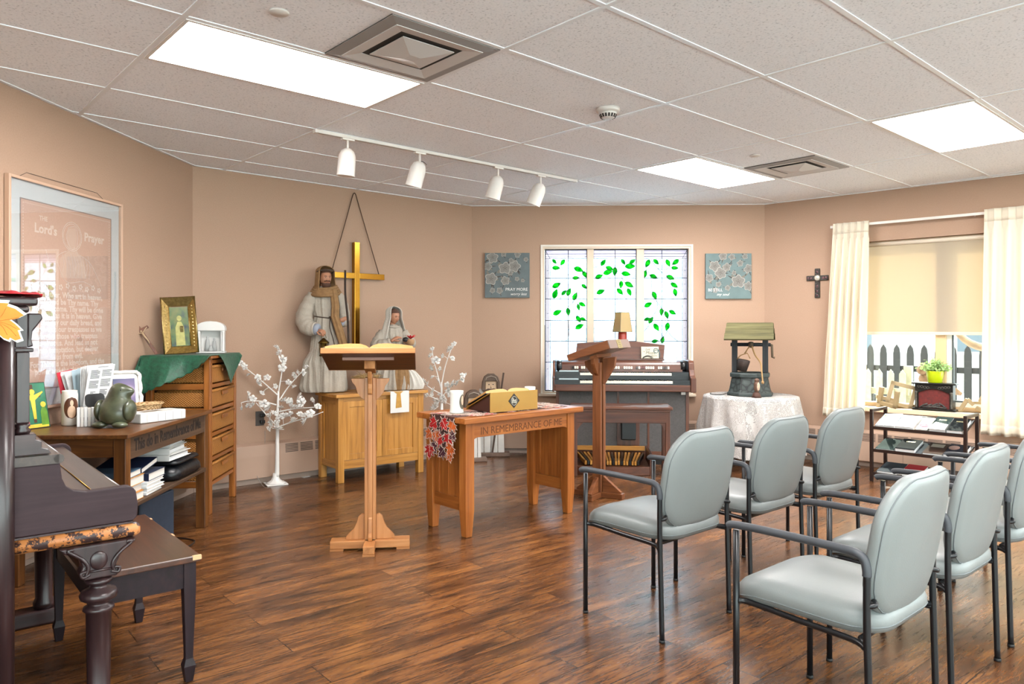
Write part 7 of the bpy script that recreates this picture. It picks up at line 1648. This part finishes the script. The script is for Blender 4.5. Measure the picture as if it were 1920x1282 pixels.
for i in range(NR + 1):
    s = i / NR * (RTR + .48)
    for j in range(NA):
        a = 2*pi*j/NA
        if s <= RTR: x, y, z = s * cos(a), s * sin(a), RTZ + .0015
        else:
            hgt = (s - RTR) * (1 + .13 * abs(cos(2 * a + .6)) ** 2); f = min(1, (s - RTR) / .25); rr_ = Rr + .022 * f * sin(11 * a + .8 * sin(3 * a)) + .012 * f * sin(19 * a + 1) + .035 * f; x, y, z = rr_ * cos(a), rr_ * sin(a), RTZ - hgt
        vv.append((x, y, z)); uvs.append((s * cos(a), s * sin(a)))
lcl.add(vv, [(i*NA + j, i*NA + (j+1) % NA, (i+1)*NA + (j+1) % NA, (i+1)*NA + j) for i in range(NR) for j in range(NA)], smooth=True)
lo_ = part('lace_cloth', lcl, M_LACEC, loc=(RTX, RTY, 0)); uvl = lo_.data.uv_layers.new(name='uv')
for lp_ in lo_.data.loops: uvl.data[lp_.index].uv = uvs[lp_.vertex_index]
tag(lo_, 'white floral lace tablecloth draped over the round table below the stone well', 'tablecloth')

WZ0 = RTZ + .003
we = thing('wishing_well', 'dark stone model wishing well with mossy plank roof and bucket on the lace table', 'model well', (RTX - .015, RTY - .03, WZ0), radians(-22))
m, nt, out = new_mat('well_stone'); b = pbsdf(nt, out, .6); v = coords(nt); tcs = N(nt, 'TexCoord')
vo = N(nt, 'TexVoronoi', feature='DISTANCE_TO_EDGE'); vo.inputs['Scale'].default_value = 19; L(nt, v, vo.inputs['Vector']); r = ramp(nt, [(.0, '#101314'), (.10, '#2c3332'), (.4, '#434b48')]); L(nt, vo.outputs[0], r.inputs[0]); L(nt, r.outputs[0], b.inputs['Base Color']); bp = N(nt, 'Bump'); bp.inputs['Strength'].default_value = .8; bp.inputs['Distance'].default_value = .01; L(nt, r.outputs[0], bp.inputs['Height']); L(nt, bp.outputs[0], b.inputs['Normal']); M_WST = m
M_WRIM = plain('well_rim', '#2e3635', .6, var=.2, vscale=18., bump=.5, bscale=40.); M_WPOST = wood('well_post', '#141516', '#23262a', '#33363a', axis='z', rough=.6, coat=0.); M_WROOF = wood('well_roof', '#37351f', '#524e2f', '#66613f', axis='x', rough=.7, coat=0.); M_WBUC = plain('well_bucket', '#3a2f2a', .6, var=.3, vscale=40., bump=.4, bscale=60.)
o8 = lambda r, z: [(r * cos(pi/8 + k*pi/4), r * sin(pi/8 + k*pi/4), z) for k in range(8)]
part('stone_wall', MB().loft([o8(.205, .03), o8(.195, .06), o8(.172, .175)], caps=False, smooth=False), M_WST, we); part('base_ring', MB().loft([o8(.218, .0), o8(.218, .022), o8(.208, .035), o8(.19, .035), o8(.19, .0)], smooth=False), M_WRIM, we, bevel=.006); part('rim', MB().loft([o8(.165, .172), o8(.188, .172), o8(.190, .205), o8(.180, .215), o8(.145, .215), o8(.145, .19)], smooth=False), M_WRIM, we, bevel=.006); part('water', MB().lathe([(0, .17), (.15, .17), (.15, .175), (0, .175)], 16), M_BLK, we)
for s in (-1, 1): part('post', MB().box(s * .138 - .025, s * .138 + .025, -.022, .022, .215, .575), M_WPOST, we, bevel=.004)
part('spindle', MB().cyl((-.175, 0, .475), (.185, 0, .475), .017, n=14), M_WPOST, we); part('rope_coil', MB().lathe([(.0, -.022), (.026, -.022), (.03, 0), (.026, .022), (0, .022)], 16, M=TM((.01, 0, .475), (0, pi/2, 0))), plain('rope_dark', '#5a4b3c', .8, bump=.6, bscale=120.), we)
part('crank', MB().tube([(.185, 0, .475), (.195, 0, .475), (.2, -.01, .36), (.222, -.01, .355)], .011, 8), plain('crank_wood', '#554634', .7), we)
for s in (-1, 1):
    for k in range(3):
        a0 = Vector((0, s * (.018 + .052 * k), .672 - .047 * k)); a1 = Vector((0, s * (.082 + .052 * k), .625 - .047 * k)); q = MB(); q.add([(-.21 - .004*k, a0.y, a0.z), (.21 + .004*k, a0.y, a0.z), (.21 + .004*k, a1.y, a1.z - .008), (-.21 - .004*k, a1.y, a1.z - .008)], [(0, 1, 2, 3)]); part('roof_plank', q, M_WROOF, we, 'mossy roof plank', solid=.014)
part('ridge', MB().box(-.207, .207, -.022, .022, .668, .682), M_WROOF, we, bevel=.005)
for s in (-1, 1): part('gable', MB().prism([(-.14, .535), (.14, .535), (0, .655)], s * .165 - .006, s * .165 + .006, 'yz'), M_WPOST, we)
bk2 = part('bucket', MB().lathe([(0, .225), (.045, .225), (.058, .325), (.056, .335), (.05, .335), (.045, .30), (0, .30)], 20, c=(-.062, -.03, 0), M=Matrix.Translation((-.062, -.03, .28)) @ Matrix.Rotation(radians(12), 4, 'Y') @ Matrix.Translation((.062, .03, -.28))), M_WBUC, we, 'dark wooden bucket')
q = MB(); q.tube([(-.115, -.03, .335), (-.08, -.035, .375), (-.02, -.035, .395), (.005, -.03, .345)], .005, 6); q.tube([(-.045, -.03, .39), (-.02, -.025, .43), (.0, -.012, .46)], .006, 6); part('bucket_rope', q, plain('rope_tan', '#97774e', .8), bk2, 'tan rope handle')
part('hanging_rope', MB().tube(bez([(.02, -.02, .46), (.05, -.05, .38), (.10, -.09, .31), (.115, -.16, .23), (.118, -.182, .21), (.125, -.195, .14)], 5), .007, 8), plain('rope_tan', '#97774e', .8), we, 'tan rope over the rim'); part('rope_knot', MB().ball((.125, -.197, .135), (.013, .011, .016), 10, 8), plain('rope_tan', '#97774e', .8), we)
wp = thing('owl_figurine', 'tiny brown speckled owl figurine in front of the stone well', 'figurine', (RTX - .035, RTY - .285, WZ0))
M_OWL = plain('owl_brown', '#5a3f30', .6, var=.5, vscale=70.)
part('stump', MB().lathe([(0, 0), (.042, 0), (.035, .02), (.026, .045), (0, .05)], 14, flute=lambda a, z: 1 + .15 * sin(5 * a)), plain('stump_brown', '#43261b', .7), wp); part('body', MB().ball((0, 0, .10), (.027, .025, .06), 16, 12), M_OWL, wp); part('head', MB().ball((.0, -.002, .155), (.022, .021, .02), 14, 10), M_OWL, wp)
part('breast', MB().ball((.006, -.012, .10), (.019, .016, .042), 12, 8), plain('owl_pale', '#b59a84', .7, var=.5, vscale=120.), wp, 'pale speckled breast')
tag(part('lamp_cord', MB().tube(bez([(RTX - .2, RTY + .1, WZ0 + .005), (RTX - .30, RTY - .06, WZ0 + .006), (RTX - .37, RTY + .02, WZ0 + .006), (RTX - .33, RTY + .16, WZ0 + .006)], 6), .004, 6), M_BLKP), 'thin black cord lying on the lace cloth beside the stone well', 'cord')

# ================================================================== book rack
RK = Vector((3.04, 6.24)); RR_ = radians(-46.5); RL_, RD_, RH_ = .70, .31, .598
M_RACK = plain('rack_bronze', '#2e211d', .35, .4); 
rk_ = thing('book_rack', 'dark bronze metal three tier book rack below the curtained window', 'rack', (RK.x, RK.y, 0), RR_)
MR_ = Matrix.Translation((RK.x, RK.y, 0)) @ Matrix.Rotation(RR_, 4, 'Z')
for x in (0, RL_):
    for y in (0, RD_): part('post', MB().box(x - .0125, x + .0125, y - .0125, y + .0125, .0005, RH_ - .0125), M_RACK, rk_, bevel=.002)
    part('end_bar', MB().box(x - .0125, x + .0125, -.0125, RD_ + .0125, RH_ - .012, RH_ + .012), M_RACK, rk_, bevel=.002)
SH = [(.448, .545), (.258, .335), (.062, .12)]
for zf, zb2 in SH:
    part('front_lip', MB().box(.0128, RL_ - .0128, -.008, .0, zf - .006, zf + .020), M_RACK, rk_); part('back_rod', MB().cyl((.0128, RD_ - .02, zb2), (RL_ - .0128, RD_ - .02, zb2), .006, n=8), M_RACK, rk_)
    for x in (.016, RL_ - .016): part('shelf_side', MB().beam((x, .004, zf), (x, RD_ - .02, zb2), .005, .016), M_RACK, rk_)
    part('shelf_plate', MB().beam((RL_/2, .001, zf), (RL_/2, RD_ - .02, zb2), RL_ - .04, .004), M_RACK, rk_)
def rbook(row, x, w, d, h, cover, label, name='rack_book', cat='book', page=None, extra=None, y0=.004, lift=0., kind=None):
    zf, zb2 = SH[row]; sl_ = atan2(zb2 - zf, RD_ - .024); p = MR_ @ Vector((x, y0, zf + .0055 + lift)); b_ = thing(name, label, cat, p, RR_, 'books on the bronze rack'); b_.rotation_euler = (sl_, 0, RR_)
    c = .002; q = MB(); q.box(0, w, 0, d, 0, c); q.box(0, w, 0, d, h - c, h); q.box(0, c, 0, d, c, h - c); part('cover', q, cover, b_, bevel=.0006); part('pages', MB().box(c, w - .002, .002, d - .002, c, h - c), page or M_PAPER, b_, 'pale page edges')
    if extra: extra(b_, w, d, h)
    return b_
M_BKB = plain('book_black', '#14181a', .85, spec=.08); M_BKG = plain('book_greygreen', '#2d3a38', .85, spec=.08); M_BKS = plain('book_slate', '#353a40', .9, spec=.08); M_BKR = plain('book_red', '#9c1420', .7, spec=.2); M_BKBR = plain('book_brown', '#3b2a22', .85, spec=.08); M_GLD = plain('foil', '#bfae7c', .4, .5)
def foil(b_, w, d, h):
    q = MB(); 
    for k in range(6): q.box(w * (.26 + .08 * k), w * (.31 + .08 * k), d * .70, d * .77, h, h + .0004)
    part('foil_marks', q, M_GLD, b_, 'pale foil marks')
def folded(b_, w, d, h):
    q = MB(); q.add([(w * .45, d * .02, h + .002), (w * .98, d * .0, h + .002), (w * .99, d * .98, h + .012), (w * .42, d * .99, h + .006), (w * .5, d * .5, h + .025)], [(0, 1, 4), (1, 2, 4), (2, 3, 4), (3, 0, 4)]); part('folded_page', q, M_PWHITE, b_, 'white folded page', solid=.0008); part('yellow_strip', MB().box(w * .1, w * .38, d * .78, d * .88, h, h + .0006), plain('strip_yellow', '#d8b83a', .5), b_)
def sheet_(b_, w, d, h):
    q = MB(); q.add([(-.012, -.01, h + .002), (w * 1.0, -.012, h + .003), (w * .99, d * .38, h + .0035), (.02, d * .5, h + .004)], [(0, 1, 2, 3)]); part('loose_sheet', q, M_PWHITE, b_, 'loose white sheet', solid=.0008); foil(b_, w, d, h)
def pamphlet(b_, w, d, h):
    part('yellow_band', MB().box(.002, w - .002, d * .72, d * .98, h, h + .0005), plain('band_yellow', '#d9a92e', .5), b_); part('mauve_picture', MB().box(.002, w - .002, d * .03, d * .70, h, h + .0005), plain('pic_mauve', '#b58bb5', .5, var=.4, vscale=30.), b_)
    q = MB(); q.tube([(w*.5 + .03 * cos(a), d * .4 + .02 * sin(a), h + .0012) for a in (2*pi*j/16 for j in range(16))], .003, 5, closed=True); part('printed_lips', q, plain('pic_red', '#8d2f3d', .5), b_)
rbook(0, .030, .150, .235, .030, plain('mag_blue', '#a9b8c4', .5), 'pale blue magazine with folded white page, first on the top tier of rack', extra=folded)
rbook(0, .185, .140, .230, .034, M_PWHITE, 'plain white book second on the top tier of rack')
rbook(0, .338, .090, .190, .022, plain('pam_tan', '#a98456', .6), 'small pamphlet with yellow band and mauve picture on top tier', name='pamphlet', cat='pamphlet', extra=pamphlet)
rbook(0, .440, .120, .240, .040, M_BKG, 'dark green black book with loose white sheet across its foot on top tier', extra=sheet_)
rbook(0, .566, .115, .235, .038, M_BKB, 'black book with gold marks at the curtain end of top tier', extra=foil)
rbook(1, .030, .145, .225, .022, M_BKG, 'thin dark green black book first on the middle tier')
rbook(1, .185, .150, .225, .040, M_BKB, 'thick black book with pale title marks on the middle tier', extra=foil)
rbook(1, .342, .045, .215, .020, M_BKS, 'narrow grey booklet squeezed between black books on middle tier')
rbook(1, .392, .145, .225, .028, M_BKBR, 'dark brown book with faded lettering panel on middle tier', extra=lambda b_, w, d, h: part('faded_panel', MB().box(w*.15, w*.8, d*.6, d*.9, h, h + .0005), plain('panel_faded', '#6a5b49', .6), b_))
rbook(1, .542, .140, .225, .034, plain('book_portrait', '#23222a', .85, spec=.08), 'dark book with reddish brown portrait cover at the curtain end of middle tier', extra=lambda b_, w, d, h: part('portrait_patch', MB().prism([(w*.3 + w*.28*cos(a), d*.66 + d*.2*sin(a)) for a in (2*pi*j/14 for j in range(14))], h, h + .0006, 'xy'), plain('portrait_brown', '#7a4838', .5, var=.3, vscale=20.), b_))
rbook(2, .040, .170, .235, .030, M_BKS, 'slate grey book on the lowest tier of rack'); rbook(2, .22, .150, .225, .036, M_BKR, 'bright red book on the lowest tier of rack')

# ================================================================== window sill things
SLZ = vz0 + .001
M_LWOOD = plain('pale_wood', '#9c8763', .55, var=.08, vscale=14.)
def sill(px, off=0.): t_ = t_at(px, C, D, off); return MW2 @ Vector((t_, off, SLZ))
s1 = thing('wood_sculpture', 'large pale wooden interlocking square frames sculpture on the window sill', 'sculpture', sill(1673, -.012), RZ2)
def sq(mb, M, w, h, t_, gap=None):
    P = [Vector((-w/2, 0, 0)), Vector((w/2, 0, 0)), Vector((w/2, 0, h)), Vector((-w/2, 0, h))]
    for k in range(4):
        if gap == k: continue
        a, b_ = P[k], P[(k+1) % 4]; d_ = (b_ - a).normalized() * t_ / 2; mb.beam(M @ (a - d_), M @ (b_ + d_), t_, t_, up=M.to_3x3() @ Vector((0, 1, 0)))
q = MB(); sq(q, TM((.05, .018, .03), (radians(-8), radians(14), radians(12))), .19, .18, .034); part('square_frame', q, M_LWOOD, s1, bevel=.002)
q = MB(); sq(q, TM((-.035, -.028, .028), (radians(5), radians(12), radians(-14))), .15, .13, .034, gap=2); part('open_frame', q, M_LWOOD, s1, bevel=.002)
part('cross_piece', MB().beam((-.135, .0, .095), (.03, .022, .062), .034, .034), M_LWOOD, s1, bevel=.002); part('foot_piece', MB().beam((-.115, -.03, .0175), (-.115, .07, .0175), .034, .034), M_LWOOD, s1, bevel=.002)
s2 = thing('wood_puzzle', 'smaller pale wooden angular puzzle sculpture on the sill beside the far curtain', 'sculpture', sill(1826, -.02), RZ2)
q = MB(); q.beam((-.10, -.02, .014), (-.045, -.02, .12), .032, .030); q.beam((-.045, -.02, .118), (.0, -.01, .07), .032, .030); part('angled_bar', q, M_LWOOD, s2, bevel=.002)
q = MB(); q.beam((.0, .01, .09), (.10, .01, .09), .06, .024); q.beam((.02, -.02, .05), (.085, -.025, .017), .03, .03); q.beam((.10, .0, .015), (.10, .0, .15), .03, .03); q.beam((.04, .02, .10), (.07, .02, .155), .03, .03); part('crossed_bars', q, M_LWOOD, s2, bevel=.002)
fp = thing('fireplace_lantern', 'small black fireplace shaped lantern with dull red window and logs on the sill', 'lantern', sill(1753, -.012), RZ2)
M_FPB = plain('antique_black', '#24221f', .35, .5, var=.5, vscale=40.); M_FPR = plain('ember_red', '#5e1712', .6, var=.35, vscale=45.)
fw, fh, fd = .30, .245, .045
part('base', MB().box(-fw/2 - .02, fw/2 + .02, -fd - .012, fd + .01, 0, .018), M_FPB, fp, bevel=.004); part('mantel', MB().box(-fw/2 - .025, fw/2 + .025, -fd - .015, fd + .012, fh - .014, fh), M_FPB, fp, bevel=.004)
part('housing', MB().box(-fw/2, fw/2, -fd + .02, fd, .0185, fh - .0145), M_FPB, fp); ap_ = [(-fw/2, .0185), (-fw/2 + .028, .0185), (-fw/2 + .028, .155)] + [(-fw/2 + .028 + (fw - .056) * k / 12, .155 + .035 * sin(pi * k / 12)) for k in range(13)] + [(fw/2 - .028, .0185), (fw/2, .0185), (fw/2, fh - .0145), (-fw/2, fh - .0145)]
part('arched_front', MB().prism(ap_, -fd - .002, -fd + .0195, 'xz'), M_FPB, fp, bevel=.002); part('window', MB().box(-fw/2 + .027, fw/2 - .027, -fd + .0125, -fd + .0135, .0187, .195), M_FPR, fp, 'dull red window')
q = MB()
for s in (-1, 1): q.lathe([(0, .02), (.013, .02), (.011, .035), (.009, .15), (.013, .165), (0, .17)], 12, c=(s * (fw/2 - .012), -fd - .008, 0))
part('column', q, plain('antique_silver', '#57534c', .4, .6, var=.4, vscale=60.), fp, 'silvered columns')
q = MB()
for (x0, z0, x1, z1) in ((-.11, .025, -.05, .06), (-.06, .03, -.015, .055), (-.03, .025, .03, .065), (.0, .03, .05, .05), (.04, .07, .10, .025), (-.09, .028, .09, .028)): q.tube([(x0, -fd + .006, z0), ((x0+x1)/2, -fd + .004, (z0+z1)/2 + .004), (x1, -fd + .006, z1)], .0075, 8)
part('logs', q, plain('log_ash', '#45413d', .8, var=.7, vscale=70.), fp, 'ashy logs')
q = MB()
for s in (-1, 1):
    for k in range(4): q.tube([(s * (.045 + .024*k) + .010 * cos(a), -fd - .004, .212 - .004*(3-k) + .009 * sin(a)) for a in (2*pi*j/12 for j in range(12))], .0028, 5, closed=True)
part('scrollwork', q, plain('antique_silver', '#57534c', .4, .6, var=.4, vscale=60.), fp)
pp_ = thing('potted_plant', 'small leafy plant in lime green pot standing on the fireplace lantern', 'potted plant', fp.location + Vector((.0, 0, fh + .0008)), 0)
part('pot', MB().lathe([(0, 0), (.052, 0), (.056, .004), (.070, .098), (.071, .105), (.065, .105), (.062, .088), (0, .088)], 28), plain('lime_pot', '#b4c410', .3, spec=.5), pp_, 'lime green pot')
part('soil', MB().lathe([(0, .088), (.061, .0882), (.04, .093), (0, .094)], 16), plain('soil', '#33261c', .9), pp_)
rp = random.Random(6); q = MB(); st2 = MB()
for k in range(120):
    a = rp.uniform(0, 2*pi); e_ = rp.uniform(.15, 1.45); ln_ = rp.uniform(.07, .125); d_ = Vector((cos(a) * cos(e_), sin(a) * cos(e_), sin(e_))); p0 = Vector((d_.x * .03, d_.y * .03, .095)); tip = p0 + d_ * ln_
    st2.tube([p0, tip], .0012, 4)
    for f_ in (.45, .65, .85, 1.):
        c_ = p0 + d_ * ln_ * f_; s_ = Vector((rp.uniform(-1, 1), rp.uniform(-1, 1), rp.uniform(-.3, 1))).normalized() * rp.uniform(.018, .028); w_ = s_.cross(d_).normalized() * .010
        q.add([c_, c_ + s_ * .5 + w_, c_ + s_, c_ + s_ * .5 - w_], [(0, 1, 2, 3)])
part('foliage', q, translucent('sage_leaf', '#9dbb86', '#c3d884', .4), pp_, 'pale green leaves'); part('stems', st2, plain('stem_green', '#6a8a4e', .7), pp_)
# ================================================================== light and camera
w = bpy.data.worlds.new('sky'); SC.world = w; w.use_nodes = True
bg = w.node_tree.nodes['Background']; bg.inputs[0].default_value = lin('#edf1f6'); bg.inputs[1].default_value = SKY
sun = bpy.data.lights.new('sun', 'SUN'); sun.energy = SUN; sun.angle = radians(.6); sun.color = (1, .93, .82)
so = bpy.data.objects.new('sun', sun); COL.objects.link(so)
el = radians(36); dv = Vector((-.31 * cos(el), -.95 * cos(el), -sin(el))); so.rotation_euler = dv.to_track_quat('-Z', 'Y').to_euler(); so.location = (4, 14, 9)
for nm, M, (x0, x1, z0, z1) in (('portal_stained_glass', MW1, W1), ('portal_curtained', MW2, W2), ('portal_added_side', WF(D, E_), W3), ('portal_added_rear', WF(E_, P0), W4)):
    l = bpy.data.lights.new(nm, 'AREA'); l.shape = 'RECTANGLE'; l.size = x1 - x0; l.size_y = z1 - z0; l.cycles.is_portal = True
    o = bpy.data.objects.new(nm, l); COL.objects.link(o)
    o.matrix_world = M @ Matrix.Translation(((x0 + x1) / 2, .17, (z0 + z1) / 2)) @ Matrix.Rotation(-pi/2, 4, 'X')
cam = bpy.data.cameras.new('camera'); co = bpy.data.objects.new('camera', cam); COL.objects.link(co)
co.location = (0, 0, CH); co.rotation_euler = (pi/2, 0, 0); cam.sensor_width = 36; cam.sensor_fit = 'HORIZONTAL'; cam.lens = FPX / 1920 * 36
cam.shift_y = -23 / 1920; cam.clip_start = .05; cam.clip_end = 200
SC.camera = co
vs = SC.view_settings; vs.view_transform = 'Standard'; vs.look = 'None'; vs.gamma = 1; vs.use_curve_mapping = False; vs.exposure = EXPO
SC.display_settings.display_device = 'sRGB'
cy = SC.cycles; cy.use_denoising = True; cy.max_bounces = 10; cy.diffuse_bounces = 6; cy.glossy_bounces = 4; cy.transmission_bounces = 8; cy.transparent_max_bounces = 12
cy.caustics_reflective = False; cy.caustics_refractive = False; cy.sample_clamp_indirect = 10
